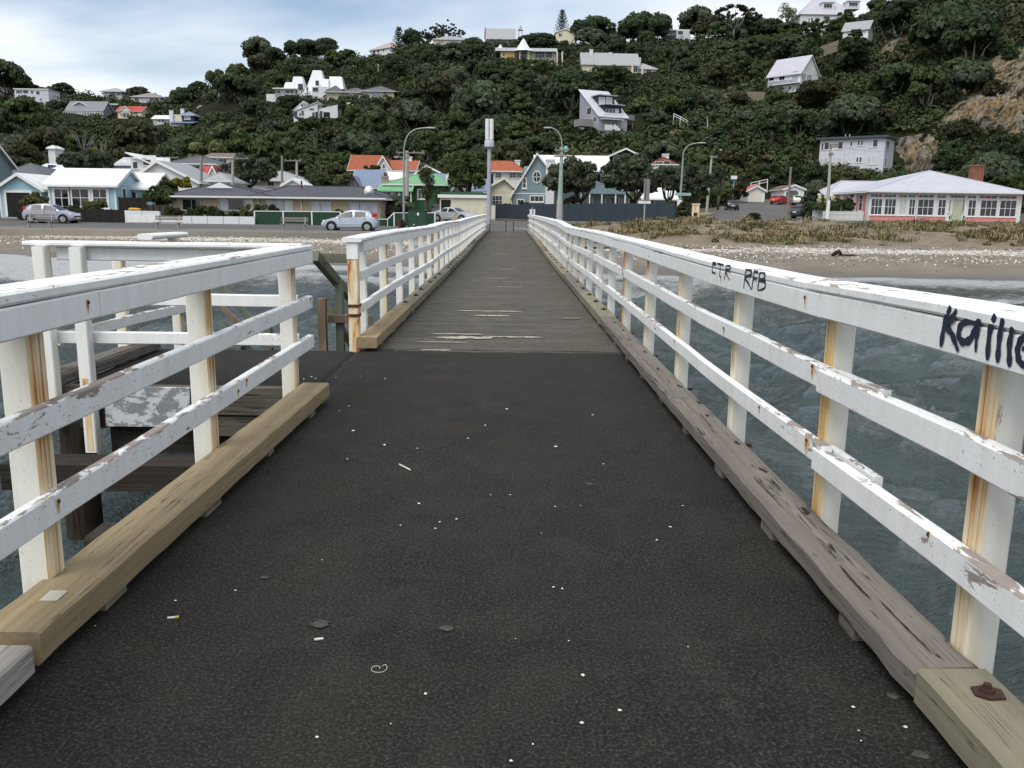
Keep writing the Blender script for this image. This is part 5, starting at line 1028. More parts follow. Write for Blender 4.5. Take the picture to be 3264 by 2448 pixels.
dx, dzz = h.X(1176, 610, 1.0), h.Z(1176, 612, 1.0); g = MB()
g.loft([[(dx+.42*k_*math.cos(t), 1.0+.25*(1-k_)+.1*math.cos(t)*k_, dzz+.55*k_*math.sin(t)) for t in np.linspace(0, 6.283, 14)[:-1]] for k_ in (.05, .4, .75, 1.0)], caps=True); ds = g.build('satellite_dish', MAT['trim'], h.root, smooth=True); g = MB(); g.tube([(dx, 1.05, dzz-.9), (dx, 1.05, dzz)], .04, 6); g.build('dish_mast', MAT['metal'], h.root)

# --- blue gable, green villa, red tiles
h = House('house', 'small house with a blue-grey iron roof and a lilac gable end', 1112, 1146, 640, 592, 106, 9, ytop=560); W2 = boards('lilac_grey_boards', (.25, .26, .33)); h.body(W2); h.roof('gy', h.Z(1125, 563)-h.h, RBL(), .45, wall=W2, trim=plain('dark_brown_barge', (.035, .025, .03))); h.block(h.w/2, h.X(1212, 600, 2), 2, 8.5, -1, h.h, W2); h.roof('gx', 2.0, RBL(), .35, h.w/2-1.0, h.X(1212, 600, 2), 2, 8.5, h.h, W2); h.winpx(1122, 1133, 577, 596, 2, 1, fr=.06)
h = House('building', 'long building with a white iron roof behind the blue-grey gable', 1134, 1280, 620, 572, 118, 7, cat='building', ytop=547); h.body(STUC); h.roof('gx', h.Z(1180, 549, 3.5)-h.h, roofing('offwhite_roof', (.60, .58, .57)), .35, wall=STUC); h.winpx(1096, 1110, 583, 593)
h = House('villa', 'dark green weatherboard villa with a bright green iron roof', 1236, 1418, 650, 588, 99, 9, ytop=556); h.body(GRN); h.roof('hip', h.Z(1360, 556, 4.5)-h.h, RGR(), .5, ridge=(h.X(1330, 556, 4.5), h.X(1392, 556, 4.5), 'x')); h.winpx(1334, 1351, 606, 632, 2, 1, fr=.14)
x0, x1 = h.X(1205, 600, -1.6), h.X(1313, 600, -1.6); h.roof('mono', .75, RGR(), .1, x0, x1, -1.8, .3, h.h-.85, trim=MAT['trim']); h.block(x0+.3, h.X(1300, 600), -.05, .0, 0, h.h-.1, MAT['trim'], 'verandah_wall')
for px in (1214, 1232, 1250, 1272, 1292, 1310): x = h.X(px, 610, -1.6); g = MB(); g.box(x-.06, x+.06, -1.7, -1.58, -1, h.h-.75); g.build('verandah_post', MAT['trim'], h.root)
for (a, b_) in ((1220, 1244), (1262, 1284)): h.winpx(a, b_, 601, 616, 2, 1, yl=-.06, fr=.05)
h.chimney(h.X(1227, 580, 4), 4, h.h-.5, h.Z(1227, 562, 4), .7, .7, plain('pinkish_chimney', (.30, .22, .19)), MAT['rust'])
g = MB(); g.tube([(h.X(1321, 600, -.55), -.5, h.h-.05), (h.X(1301, 600, -.55), -.6, h.h-.95)], .06, 6); g.build('downpipe', MAT['trim'], h.root)
dx, dzz = h.X(1431, 568, 2.0), h.Z(1431, 568, 2.0); g = MB(); g.loft([[(dx+.4*k_*math.cos(t), 2.0+.25*(1-k_), dzz+.62*k_*math.sin(t)) for t in np.linspace(0, 6.283, 14)[:-1]] for k_ in (.05, .4, .75, 1.0)]); g.tube([(dx, 2.05, dzz-1.2), (dx, 2.05, dzz)], .04, 6); g.build('satellite_dish', MAT['trim'], h.root, smooth=30)
h = House('house', 'large white house with terracotta tiled gables and a white chimney', 1200, 1322, 590, 541, 132, 10, ytop=497); h.body(WHT); h.roof('gx', h.Z(1280, 514, 4)-h.h, RR(), .35, h.X(1236, 540), h.w/2, 0, 8, h.h, WHT)
h.block(-h.w/2, h.X(1247, 540, -1), -1, 7, -1, h.h, WHT); h.roof('gx', h.Z(1160, 497, 4)-h.h, RR(), .3, h.X(1112, 530, 0), h.X(1200, 530, 0), .3, 8, h.h, WHT); h.roof('gy', h.Z(1222, 499, -1)-h.h, RR(), .3, -h.w/2, h.X(1247, 540, -1), -1, 7, h.h, WHT); h.winpx(1220, 1227, 525, 537, 1, 2, yl=-1.0, fr=.06); h.chimney(h.X(1305, 508, 4), 4, h.h, h.Z(1305, 500, 4), .8, .8, STUC, MAT['rust']); h.block(h.X(1112, 540, .4), -h.w/2, .4, 7.5, -1, h.h-.1, GRY); HB.append((1105, 1210, 495, 545, 173))
h = House('carport', 'open gabled carport with white barge boards on the slope', 1332, 1400, 600, 549, 124, 5, cat='carport', ytop=528); h.block(-h.w/2+.3, h.w/2-.3, 3.5, 4.6, -1, h.h, GRY); h.roof('gy', h.Z(1356, 529)-h.h, RD(), .5, rp=.40)
for sx in (-1, 1): g = MB(); g.box(sx*(h.w/2-.4)-.08, sx*(h.w/2-.4)+.08, .1, .26, -1, h.h+.1); g.build('post', MAT['trim'], h.root)
h = House('house', 'grey villa with blue-grey roof and twin white-trimmed gables', 1382, 1548, 660, 608, 101, 8, ytop=576); h.body(boards('pale_grey_boards', (.36, .38, .39))); h.roof('gx', 1.9, RBL(), .35, wall=GRY)
for (a, b_, zp) in ((1374, 1416, 587), (1440, 1482, 581)): x0, x1 = h.X(a, 600, -1), h.X(b_, 600, -1); h.block(x0, x1, -1, 3, -1, h.h, boards('pale_grey_boards', (.36, .38, .39))); h.roof('gy', h.Z((a+b_)/2, zp, -1)-h.h, RD(), .3, x0, x1, -1, 4.5, h.h, WHT)
h.winpx(1520, 1530, 615, 630, 2, 2, fr=.05); h.winpx(1534, 1544, 615, 630, 2, 2, fr=.05); h.winpx(1490, 1504, 612, 622, 1, 1, fr=.05)
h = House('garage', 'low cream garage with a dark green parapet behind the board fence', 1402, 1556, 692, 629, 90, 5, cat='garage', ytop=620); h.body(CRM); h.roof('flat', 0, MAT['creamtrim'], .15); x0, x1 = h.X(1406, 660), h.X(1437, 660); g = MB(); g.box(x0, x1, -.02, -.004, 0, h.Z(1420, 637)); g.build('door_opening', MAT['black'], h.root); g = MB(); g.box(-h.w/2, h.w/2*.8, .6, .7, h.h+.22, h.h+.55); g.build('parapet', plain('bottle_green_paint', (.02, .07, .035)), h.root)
h = House('house', 'white cottage with a terracotta hip roof beside the cell mast', 1572, 1664, 590, 546, 131, 8, ytop=512); h.body(WHT); h.roof('hip', h.Z(1610, 513, 4)-h.h, RR(), .6, ridge=(h.X(1560, 513, 4), h.X(1632, 513, 4), 'x')); h.chimney(h.X(1649, 520, 5), 5, h.h, h.Z(1649, 511, 5), .8, .8, STUC)
for (a, b_, n) in ((1580, 1597, 3), (1624, 1645, 2), (1648, 1662, 2)): h.winpx(a, b_, 552, 566, n, 2, fr=.06)
h = House('cottage', 'cream gabled cottage with a green roof between mast and blue-grey house', 1566, 1632, 668, 592, 104, 9, ytop=566); h.body(CRM); h.roof('gy', h.Z(1607, 568)-h.h, roofing('bottle_green_roof', (.06, .15, .10)), .4, wall=CRM, trim=MAT['creamtrim'], rp=.62); h.winpx(1570, 1600, 625, 654, 3, 2, fr=.07); h.block(-h.w/2, h.w/2, -.04, 0, h.Z(1600, 611), h.Z(1600, 608), MAT['creamtrim'], 'band_course'); HB.append((1560, 1640, 566, 670, 107))

# --- grey-blue house with the round window
h = House('house', 'grey-blue weatherboard house with a steep white roof and an oval window', 1634, 1739, 668, 617, 104, 13, ytop=489); h.body(GRB); pk = h.Z(1712, 491); xr = h.X(1712, 500); hz_r = h.Z(1739, 530)
x0, x1 = -h.w/2-.35, h.w/2; g = MB(); g.prism([(-h.w/2, 0, h.h), (h.w/2, 0, h.h), (h.w/2, 0, hz_r), (xr, 0, pk), ], (0, .25, 0)); g.build('gable', GRB, h.root); h.block(xr-1.5, h.w/2, .25, 13, h.h, hz_r, GRB)
g = MB(); t_ = .14; sl_ = (pk-h.h)/(xr+h.w/2); q = [Vector((x0, -.35, h.h-.35*sl_)), Vector((xr, -.35, pk)), Vector((xr, 13, pk)), Vector((x0, 13, h.h-.35*sl_))]; g.prism([p+Vector((0, 0, t_)) for p in q], (0, 0, -t_)); g.build('roof', RW(), h.root)
L2 = h.X(1935, 505, 6); g = MB(); q = [Vector((xr+.02, -.35, pk)), Vector((h.w/2+.25, -.35, hz_r-.3)), Vector((h.w/2+.25, 1.2, hz_r-.3)), Vector((xr+.02, 1.2, pk))]; g.prism([p+Vector((0, 0, t_)) for p in q], (0, 0, -t_)); q = [Vector((xr-.3, 4.0, pk+.02)), Vector((xr-.3, 1.0, hz_r-.5)), Vector((L2, 1.0, hz_r-.5)), Vector((L2, 4.0, pk+.02))]; g.prism([p+Vector((0, 0, t_)) for p in q], (0, 0, -t_)); q = [Vector((xr-.3, 4.0, pk)), Vector((L2, 4.0, pk)), Vector((L2, 9, h.h)), Vector((xr-.3, 9, h.h))]; g.prism([p+Vector((0, 0, t_)) for p in q], (0, 0, -t_)); g.build('roof', RW(), h.root)
g = MB(); q = [(x0, -.38, h.h-.35*sl_-.12), (xr, -.38, pk-.12), (xr, -.38, pk+.17), (x0, -.38, h.h-.35*sl_+.17)]; g.prism(q, (0, .04, 0)); q = [(xr, -.38, pk-.12), (h.w/2+.25, -.38, hz_r-.42), (h.w/2+.25, -.38, hz_r-.13), (xr, -.38, pk+.17)]; g.prism(q, (0, .04, 0)); g.build('bargeboard', MAT['trim'], h.root)
cx, cz = h.X(1711, 564), h.Z(1711, 564); ra_, rb_ = abs(h.X(1724, 564)-cx), h.Z(1711, 544)-cz; g = MB(); n = 28; ring = lambda k_, y_: [(cx+ra_*k_*math.cos(6.2832*i/n), y_, cz+rb_*k_*math.sin(6.2832*i/n)) for i in range(n)]
g.loft([ring(.86, -.001), ring(.86, -.09), ring(1.04, -.09), ring(1.04, -.001)], caps=False); g.box(cx-.03, cx+.03, -.06, -.012, cz-rb_*.9, cz+rb_*.9); g.box(cx-ra_*.9, cx+ra_*.9, -.058, -.012, cz-.03, cz+.03); o = g.build('oval_window', MAT['trim'], h.root); g = MB(); g.add(ring(.9, -.012), [tuple(range(n))[::-1]]); g.build('pane', MAT['glass'], o)
h.winpx(1667, 1676, 570, 598, 1, 2, fr=.14); h.winpx(1691, 1731, 626, 641, 3, 1, fr=.12); h.winpx(1650, 1669, 637, 650, 2, 1, fr=.1)
g = MB(); g.box(-h.w/2, h.w/2, -.03, 0, h.h-.05, h.h+.06); g.build('band_course', MAT['trim'], h.root)
h.chimney((h.X(1740, 560, -.6)+h.X(1767, 560, -.6))/2, -.2, -1, h.Z(1752, 508, -.6), h.X(1767, 560, -.6)-h.X(1740, 560, -.6), .9, STUC)
a, b_ = h.w/2+.02, h.X(2008, 600, 1.6); h.block(a, b_, 3.0, 11, -1, hz_r-.7, GRB); zb0, zb1 = h.Z(1930, 618, 1.6), h.Z(1930, 588, 1.6); h.block(h.X(1853, 600, 1.6), b_, 1.5, 1.62, zb0, zb1, GRB, 'balcony_front'); h.block(h.X(1853, 600, 1.6), b_, 1.62, 3.0, zb0, zb0+.15, MAT['trim'], 'balcony_floor')
for px in (1853, 1879, 1918, 1962, 1992): x = h.X(px, 640, 1.6); g = MB(); g.box(x-.07, x+.07, 1.55, 1.69, -1, zb0); g.build('verandah_post', MAT['trim'], h.root)
g = MB(); g.tube([(h.X(1853, 600, 1.6), 1.55, zb1+.25), (b_, 1.55, zb1+.25)], .03, 6); g.build('balcony_rail', MAT['trim'], h.root)
for (p0, p1, t0, t1, n, m_) in ((1886, 1900, 555, 583, 1, 1), (1903, 1914, 555, 583, 1, 1), (1917, 1929, 555, 583, 1, 1), (1952, 1966, 562, 583, 2, 2), (1978, 1990, 562, 583, 1, 1), (1872, 1888, 628, 655, 1, 2), (1932, 1944, 630, 656, 1, 1), (1946, 1958, 630, 656, 1, 1), (1964, 1972, 630, 656, 1, 1), (1996, 2004, 630, 648, 1, 1)): h.winpx(p0, p1, t0, t1, n, m_, yl=2.995, fr=.08)
HB.append((1625, 1800, 489, 660, 99))
h = House('house', 'low house with a white roof among the bare tree trunks', 2052, 2150, 668, 632, 112, 7, ytop=596); h.body(GRB); h.roof('gx', h.Z(2110, 600, 3.5)-h.h, RW(), .4, wall=GRB); h.winpx(2068, 2084, 638, 648, 2, 1)
h = House('house', 'navy blue house gable with pale roof edges above the street trees', 1952, 2030, 540, 493, 150, 8, ytop=473); h.body(NAVY); h.roof('gy', h.Z(1992, 475)-h.h, RW(), .9, wall=NAVY); h.winpx(1955, 1990, 495, 507, 4, 1, fr=.08)
h = House('house', 'house with a maroon tiled hip roof and a white chimney block', 2086, 2150, 560, 524, 137, 7, ytop=500); h.body(WHT); h.roof('hip', h.Z(2125, 503, 3.5)-h.h, roofing('maroon_tile', (.16, .035, .025), 'tile'), .5); h.chimney(h.X(2121, 500, 2), 2, h.h-.5, h.Z(2121, 491, 2), .95, .8, STUC); h.block(h.X(2085, 520, -.3), h.X(2138, 520, -.3), -.3, 1.0, 0, h.h+.1, MAT['trim'], 'sunroom'); h.winpx(2088, 2112, 516, 525, 2, 1, yl=-.3, fr=.05); h.winpx(2116, 2136, 514, 524, 1, 1, yl=-.3, fr=.05)

# --- garages up the side street
h = House('garage', 'white board garage with a red iron roof up the side street', 2382, 2436, 643, 607, 152, 12, cat='garage', ytop=591); h.body(WHT); h.roof('gy', h.Z(2411, 593)-h.h, roofing('faded_red_roof', (.42, .07, .06)), .3, wall=WHT); x0, x1 = h.X(2393, 630), h.X(2427, 630); g = MB(); g.box(x0, x1, -.03, -.004, 0, h.Z(2410, 610)); o = g.build('garage_door', MAT['creamtrim'], h.root); g = MB()
for k_ in range(1, 5): g.box(x0, x1, -.034, -.029, k_*.42, k_*.42+.02)
g.build('door_rib', MAT['metal'], o)
for x in (-h.w/2, h.w/2-.25): g = MB(); g.box(x, x+.25, -.05, 0, 0, h.h); g.build('corner_board', MAT['trim'], h.root)
HB.append((2380, 2500, 588, 645, 162))
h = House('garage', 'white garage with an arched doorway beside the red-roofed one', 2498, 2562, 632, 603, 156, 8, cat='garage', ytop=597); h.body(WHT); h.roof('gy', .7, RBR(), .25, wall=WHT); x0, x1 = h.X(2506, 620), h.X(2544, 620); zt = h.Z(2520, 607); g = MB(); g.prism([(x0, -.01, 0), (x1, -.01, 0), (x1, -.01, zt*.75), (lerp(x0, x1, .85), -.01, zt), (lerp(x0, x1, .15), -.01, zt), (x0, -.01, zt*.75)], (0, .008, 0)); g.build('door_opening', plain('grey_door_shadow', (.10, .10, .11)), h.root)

# --- pink villa on the right
h = House('villa', 'salmon pink seaside villa with a pale hip roof and a wall of white windows', 2765, 3250, 702, 612, 89, 13, ytop=542); z = h.h
h.body(MAT['trim']); h.roof('hip', h.Z(2977, 543, 5.5)-z, RP(), .55, ridge=(h.X(2977, 543, 5.5), h.X(2977, 543, 5.5)+.02, 'x'))
h.chimney(h.X(3113, 540, 7), 7, z, h.Z(3113, 526, 7), 1.15, 1.0, REDBRK)
zp0, zp1 = h.Z(2900, 704), h.Z(2900, 689)
for (a, b_) in ((2768, 3011), (3077, 3237)): h.block(h.X(a, 700), h.X(b_, 700), -.05, 0, zp0, zp1, PNK, 'pink_dado')
S6 = .3002; P6 = lambda x: 2600+x*S6
gl_c = [plain('stained_glass_blue', (.02, .12, .35), .1), plain('stained_glass_red', (.28, .03, .02), .1), plain('stained_glass_green', (.05, .22, .04), .1), plain('stained_glass_orange', (.45, .09, .015), .1), MAT['glass']]
for i, (a, b_, n, gl, cols) in enumerate(((582, 706, 3, 'glass', (0, 4, 1)), (725, 852, 3, 'glass', (4, 4, 4)), (882, 966, 2, 'blind', (3, 2)), (984, 1056, 2, 'glass', (4, 4)), (1076, 1254, 3, 'glass', (1, 4, 4)), (1292, 1382, 2, 'glass', (4, 4)), (1610, 1702, 2, 'glass', (2, 4)), (1740, 1926, 3, 'glass', (4, 1, 4)), (1944, 2132, 3, 'glass', (4, 4, 1)))):
    dy = (a-580)*.013; h.winpx(P6(a), P6(b_), 400+(782+dy)*S6, 400+(940+dy*1.3)*S6, n, 2, gl, fr=.10); o = h.winpx(P6(a), P6(b_), 400+(733+dy)*S6, 400+(758+dy)*S6, n, 1, 'glass', fr=.06, sill=False, name='fanlight'); p, q = h.at(P6(a), 400+(758+dy)*S6), h.at(P6(b_), 400+(733+dy)*S6)
    for k_, c in enumerate(cols): g = MB(); g.box(lerp(p.x, q.x, k_/n)+.03, lerp(p.x, q.x, (k_+1)/n)-.03, -.02, -.0125, p.z, q.z); g.build('coloured_pane', gl_c[c], o)
h.door(h.X(P6(1442), 680), h.X(P6(1550), 680), zp0, h.Z(P6(1490), 400+785*S6), plain('pale_green_door', (.42, .45, .33))); h.winpx(P6(1430), P6(1585), 400+742*S6, 400+768*S6, 4, 1, fr=.05, name='fanlight', sill=False)
for (a, b_) in ((1410, 1434), (1558, 1582)): h.winpx(P6(a), P6(b_), 400+790*S6, 400+920*S6, 1, 1, fr=.05); h.winpx(P6(a), P6(b_), 400+957*S6, 400+1000*S6, 1, 1, fr=.05)
x = h.X(2922, 650); g = MB(); g.tube([(x, -.6, z-.1), (x, -.12, z-.5), (x, -.12, 0)], .05, 6); g.build('downpipe', MAT['trim'], h.root)
for y0 in np.arange(.8, 12, 1.8): h.block(-h.w/2-.02, -h.w/2, y0, y0+.7, 0, z-.3, PNK, 'pink_panel')
for y0 in (1.6, 5.2, 8.8): h.win(y0, y0+.8, .9, 2.4, 1, 2, face='L', at_=-h.w/2)
h.block(-h.w/2-1.2, -h.w/2, 9, 14, -1, z-.3, WHT); h.roof('hip', 1.7, RP(), .4, -h.w/2-1.2, -h.w/2+8, 9, 14, z-.3); h.block(-h.w/2-2.6, -h.w/2-1.2, 8, 11, -1, z-.9, WHT); h.roof('mono', .5, RP(), .25, -h.w/2-2.6, -h.w/2-1.2, 8, 11, z-.9); h.win(-h.w/2-2.4, -h.w/2-1.4, .6, 1.8, 2, 2, at_=8.0)
HB.append((2690, 3264, 560, 704, 88))

# --- two storey block of flats on the terrace
h = House('apartment_block', 'two-storey lilac white block of flats with a dark flat roof edge', 2607, 2813, 550, 442, 186, 6.5, Y1=178, cat='building', found=2.5, ytop=430); h.body(LILAC); z = h.h
g = MB(); ov = .7; g.box(-h.w/2-ov, h.w/2+ov, -ov, h.d+ov, z, z+.42); g.build('roof', plain('dark_roof_edge', (.055, .07, .085)), h.root)
S6 = .3002
for (a, b_, t0, t1, n, gl) in ((60, 85, 190, 255, 1, 'glass'), (92, 143, 182, 255, 1, 'glass'), (205, 232, 180, 250, 1, 'blind'), (238, 290, 175, 248, 1, 'glass'), (368, 392, 167, 218, 1, 'glass'), (446, 470, 162, 210, 1, 'glass'), (480, 504, 160, 208, 1, 'glass'), (565, 600, 152, 228, 1, 'blind'), (608, 660, 150, 225, 1, 'glass'), (48, 70, 352, 425, 1, 'curtain'), (76, 130, 350, 425, 1, 'blind'), (190, 218, 347, 420, 1, 'blind'), (224, 278, 346, 420, 1, 'blind'), (353, 380, 340, 395, 1, 'blind'), (430, 455, 338, 390, 1, 'glass'), (462, 490, 336, 388, 1, 'glass'), (555, 580, 330, 410, 1, 'curtain'), (588, 648, 328, 408, 1, 'blind')): h.winpx(P6(a), P6(b_), 400+t0*S6, 400+t1*S6, n, 1, gl, fr=.10)
h.win(.9, 2.6, z-2.3, z-.6, 2, 1, 'glass', face='R', at_=h.w/2, fr=.12); h.win(.6, 2.2, 1.0, 2.6, 1, 1, 'curtain', face='R', at_=h.w/2, fr=.12)
for px in (2690, 2703): x = h.X(px, 500); g = MB(); g.tube([(x, -.08, -.5), (x, -.08, z+.9)], .06, 6); g.build('downpipe', MAT['trim'], h.root)
g = MB(); g.box(-h.w/2-.05, h.w/2+.05, -.05, h.d, -2.5, -.02); g.build('foundation', MAT['concrete'], h.root); HB.append((2600, 2880, 425, 552, 192))

# --- steep roofed house with dormers half way up the hill
h = House('house', 'steep-roofed grey house with navy dormers and a stair down the hillside', 1908, 1998, 412, 372, 205, 9.0, Y1=208.2, found=3, ytop=290); S8 = .1507; Q = lambda x, y_: (1800+x*S8, 250+y_*S8); GW = boards('silver_grey_boards', (.34, .35, .40)); h.body(GW); z = h.h; dk = h.d
pR = h.Z(1905, 294, dk); h.roof('mono', pR-z, roofing('silver_iron_roof', (.44, .46, .49)), .35, z=z, wall=GW); h.win(1.2, 2.4, 1.6, 2.6, 2, 1, face='L', at_=-h.w/2); h.win(3.6, 5.4, 3.4, 4.9, 2, 1, face='L', at_=-h.w/2)
for (a, b_, t0, b0, yl, wn_) in ((590, 1055, 380, 560, 3.6, ((725, 850), (875, 1000))), (715, 1200, 578, 825, 1.2, ())):
    p, q = h.at(*Q(a+130, b0), yl), h.at(*Q(b_, t0), yl); g = MB(); g.box(p.x, q.x, yl, yl+2.8, p.z-.1, q.z); g.build('dormer', NAVY, h.root); g = MB(); g.box(p.x-.5, q.x+.6, yl-.7, yl+3.0, q.z, q.z+.16); g.build('dormer_roof', plain('silver_flashing', (.38, .40, .43)), h.root)
    for (c, d_) in wn_: h.winpx(1800+c*S8, 1800+d_*S8, 250+405*S8, 250+550*S8, 1, 1, 'blind', yl=yl, fr=.07)
for (c, d_) in ((870, 932), (942, 1000), (1008, 1065), (1072, 1140)): h.winpx(1800+c*S8, 1800+d_*S8, 250+650*S8, 250+828*S8, 1, 2, 'glass' if c < 1050 else 'blind', yl=1.2, fr=.05, sill=False)
p, q = h.at(*Q(820, 845), -1.4), h.at(*Q(1255, 845), -1.4); h.block(p.x, q.x, -1.4, 0, p.z-.12, p.z, MAT['trim'], 'balcony'); g = MB(); g.box(p.x, q.x, -1.42, -1.38, p.z+.9, p.z+.96)
for k_ in range(15): x = lerp(p.x+.05, q.x-.05, k_/14); g.box(x-.02, x+.02, -1.42, -1.38, p.z, p.z+.9)
g.build('balcony_rail', GW, h.root); h.winpx(*[1800+v*S8 for v in (998, 1120)], *[250+v*S8 for v in (920, 995)], 2, 1)
p = h.at(*Q(845, 1090), -1.6); q = h.at(*Q(1010, 985), -1.6); h.block(p.x, q.x, -1.65, -1.55, p.z, q.z, MAT['trim'], 'landing_panel'); a, b_ = h.at(*Q(1010, 1060), -1.6), h.at(*Q(1270, 1290), -1.6); g = MB(); g.sweep([a, b_], .9, .18); g.sweep([a+Vector((0, -.45, .55)), b_+Vector((0, -.45, .55))], .05, 1.0); g.build('stair', MAT['trim'], h.root); p, q = h.at(*Q(1290, 1330), -1.6), h.at(*Q(1435, 1240), -1.6); h.block(p.x, q.x, -2.3, -1.0, p.z, q.z, MAT['trim'], 'stair_landing'); a, b_ = h.at(*Q(1290, 1280), -2.6), h.at(*Q(1185, 1400), -2.6); g = MB(); g.sweep([a, b_], .9, .9); g.build('stair', MAT['trim'], h.root)
h.block(-h.w/2-3.4, -h.w/2, 2.5, 5.5, z-2.2, z-.6, boards('tan_grey_boards', (.27, .25, .25)), 'side_deck'); p = h.at(*Q(1290, 880), 1); q = h.at(*Q(1480, 780), 1); h.block(h.w/2, q.x, 1, 4, p.z, p.z+.15, MAT['polewood'], 'side_deck'); g = MB(); g.box(h.w/2, q.x, 1, 1.05, p.z+.2, q.z); g.build('deck_rail', GRY, h.root)
for x in (h.w/2+.8, q.x-.3): g = MB(); g.box(x-.07, x+.07, 1.2, 1.34, p.z-4, p.z); g.build('deck_post', MAT['polewood'], h.root)
HB.append((1860, 2030, 288, 470, 212))

# --- houses higher up
def simple(name, label, px0, px1, yb, ye, ytop, Y, d, wall, roof, kind='hip', wins=(), Y1=None, found=4, ov=.4, chim=(), rp=.5, cat='house', extra=None):
    h = House(name, label, px0, px1, yb, ye, Y, d, Y1, cat, found, ytop); h.body(wall); yl = 0 if kind in ('gy',) else d/2
    h.roof(kind, h.Z((px0+px1)/2, ytop, yl)-h.h, roof, ov, wall=wall, rp=rp)
    for (a, b_, t0, t1, *r_) in wins: h.winpx(a, b_, t0, t1, *(r_[:2] or (1, 1)), r_[2] if len(r_) > 2 else 'glass', fr=.1, sill=False)
    for (px, pt) in chim: h.chimney(h.X(px, pt, d/2), d/2, h.h-.4, h.Z(px, pt, d/2), 1.0, .9, STUC)
    return h
h = simple('house', 'cream house with a slate roof and sloping gable high on the right slope', 2446, 2549, 285, 236, 190, 246, 8, WHT, RP(), 'gx', ((2451, 2468, 243, 258), (2484, 2502, 236, 256, 2, 1), (2525, 2546, 226, 254, 1, 1, 'curtain')), Y1=238, found=1.0); h.win(.5, 2.3, h.h-2.0, h.h-.4, 3, 1, 'curtain', face='R', at_=h.w/2); h.win(2.8, 5.0, h.h-2.0, h.h-.4, 3, 1, 'curtain', face='R', at_=h.w/2); z = h.Z(2500, 268, -1.2); h.block(-h.w/2+.8, h.w/2, -1.2, 0, z, z+.18, MAT['trim'], 'balcony'); g = MB(); g.box(-h.w/2+.8, h.w/2, -1.2, -1.17, z+.2, z+1.0); g.build('balcony_glass', MAT['curtain'], h.root); h.winpx(2471, 2497, 274, 286, 1, 1, 'curtain'); h.roof('mono', 2.6, RD(), .3, -h.w/2-5, -h.w/2-.02, 0, 5, h.h-4.2); h.block(-h.w/2-4.7, -h.w/2, .4, 5, -4, h.h-4.2, CSTUC); HB.append((2385, 2650, 175, 300, 227))
h = simple('house', 'big white house with dormers and a pale roof on the skyline', 2550, 2720, 78, 46, 2, 300, 10, STUC, RP(), 'hip', ((2576, 2581, 58, 76), (2584, 2591, 57, 76), (2625, 2645, 52, 60))); HB.append((2545, 2752, -40, 62, 292))
for (a, b_, t0, t1, yl) in ((2620, 2660, 8, 34, 1.2), (2700, 2742, 4, 28, 1.0)): p, q = h.at(a, t1, yl), h.at(b_, t0, yl); h.block(p.x, q.x, yl, yl+4, p.z, q.z, STUC, 'dormer'); h.block(p.x-.3, q.x+.3, yl-.3, yl+4, q.z, q.z+.2, MAT['trim'], 'dormer_roof'); h.winpx(a+6, b_-8, t0+4, t1-9, 3, 1, yl=yl, fr=.08)
simple('house', 'small white gabled cottage perched on the cliff slope', 2686, 2766, 122, 93, 71, 268, 6, WHT, RG(), 'gx', ((2735, 2760, 96, 108, 2, 1, 'blind'),), Y1=264, found=.6); HB.append((2680, 2770, 70, 112, 267))
h = simple('house', 'dark modern two-storey house with flat roofs on the ridge', 2121, 2198, 133, 97, 95, 318, 8, plain('charcoal_cladding', (.05, .055, .065)), MAT['metal'], 'flat', ((2134, 2152, 98, 110, 2, 1), (2161, 2177, 98, 110), (2160, 2176, 119, 131, 1, 1, 'curtain'), (2124, 2134, 100, 112, 1, 1, 'blind'))); h.block(h.X(2156, 110, -.6), h.w/2, -.6, 0, -1, h.h, LILAC, 'bay'); h.winpx(2161, 2177, 99, 110, yl=-.6); h.winpx(2160, 2176, 119, 131, 1, 1, 'curtain', yl=-.6); HB.append((2115, 2205, 84, 130, 322))
# pavilion with tent roofs
h = House('pavilion', 'ochre hillside house with white tent-like pointed roofs on columns', 1582, 1772, 200, 164, 279, 9, found=5, ytop=122); OC = plain('ochre_plaster', (.46, .32, .13), .8); h.block(-h.w/2+1.2, h.X(1640, 180), 0, 8, -5, h.h, OC); h.block(h.X(1640, 180), h.w/2, 1.2, 8, -2, h.h, CSTUC); g = MB(); g.box(-h.w/2-.3, h.w/2+.3, -.6, 9, h.h, h.h+.9); g.build('roof', STUC, h.root)
for (a, b_, t0, n) in ((1637, 1700, 122, 8), (1577, 1612, 141, 6)):
    cx = (h.X(a, 160)+h.X(b_, 160))/2; rr_ = (h.X(b_, 160)-h.X(a, 160))/2; zt = h.Z((a+b_)/2, t0, 1.5); zb = h.h+.1; g = MB(); prof = [(1.12, 0), (.8, .16), (.5, .45), (.22, .78), (.0, 1.0)]
    g.loft([[(cx+rr_*max(k_, .01)*math.cos(6.2832*i/n+.2), 1.2+rr_*max(k_, .01)*math.sin(6.2832*i/n+.2), lerp(zb, zt, t)) for i in range(n)] for k_, t in prof]); g.build('tent_roof', STUC, h.root)
for px in (1657, 1684, 1776, 1792): x = h.X(px, 180, -.5); g = MB(); g.box(x-.22, x+.22, -.7, -.3, -7, h.h); g.build('column', CSTUC, h.root)
for (a, b_, n) in ((1645, 1680, 3), (1706, 1736, 3), (1740, 1760, 1)): h.winpx(a, b_, 168, 184, n, 1, yl=1.2)
h.winpx(1603, 1609, 165, 180); HB.append((1575, 1800, 120, 196, 272))
simple('house', 'plain cream gabled house below the tall conifer on the ridge', 1771, 1830, 130, 103, 92, 318, 9, CRM, RR(), 'gy', ((1781, 1791, 107, 116, 2, 1),), ov=.3); HB.append((1765, 1836, 90, 122, 322))
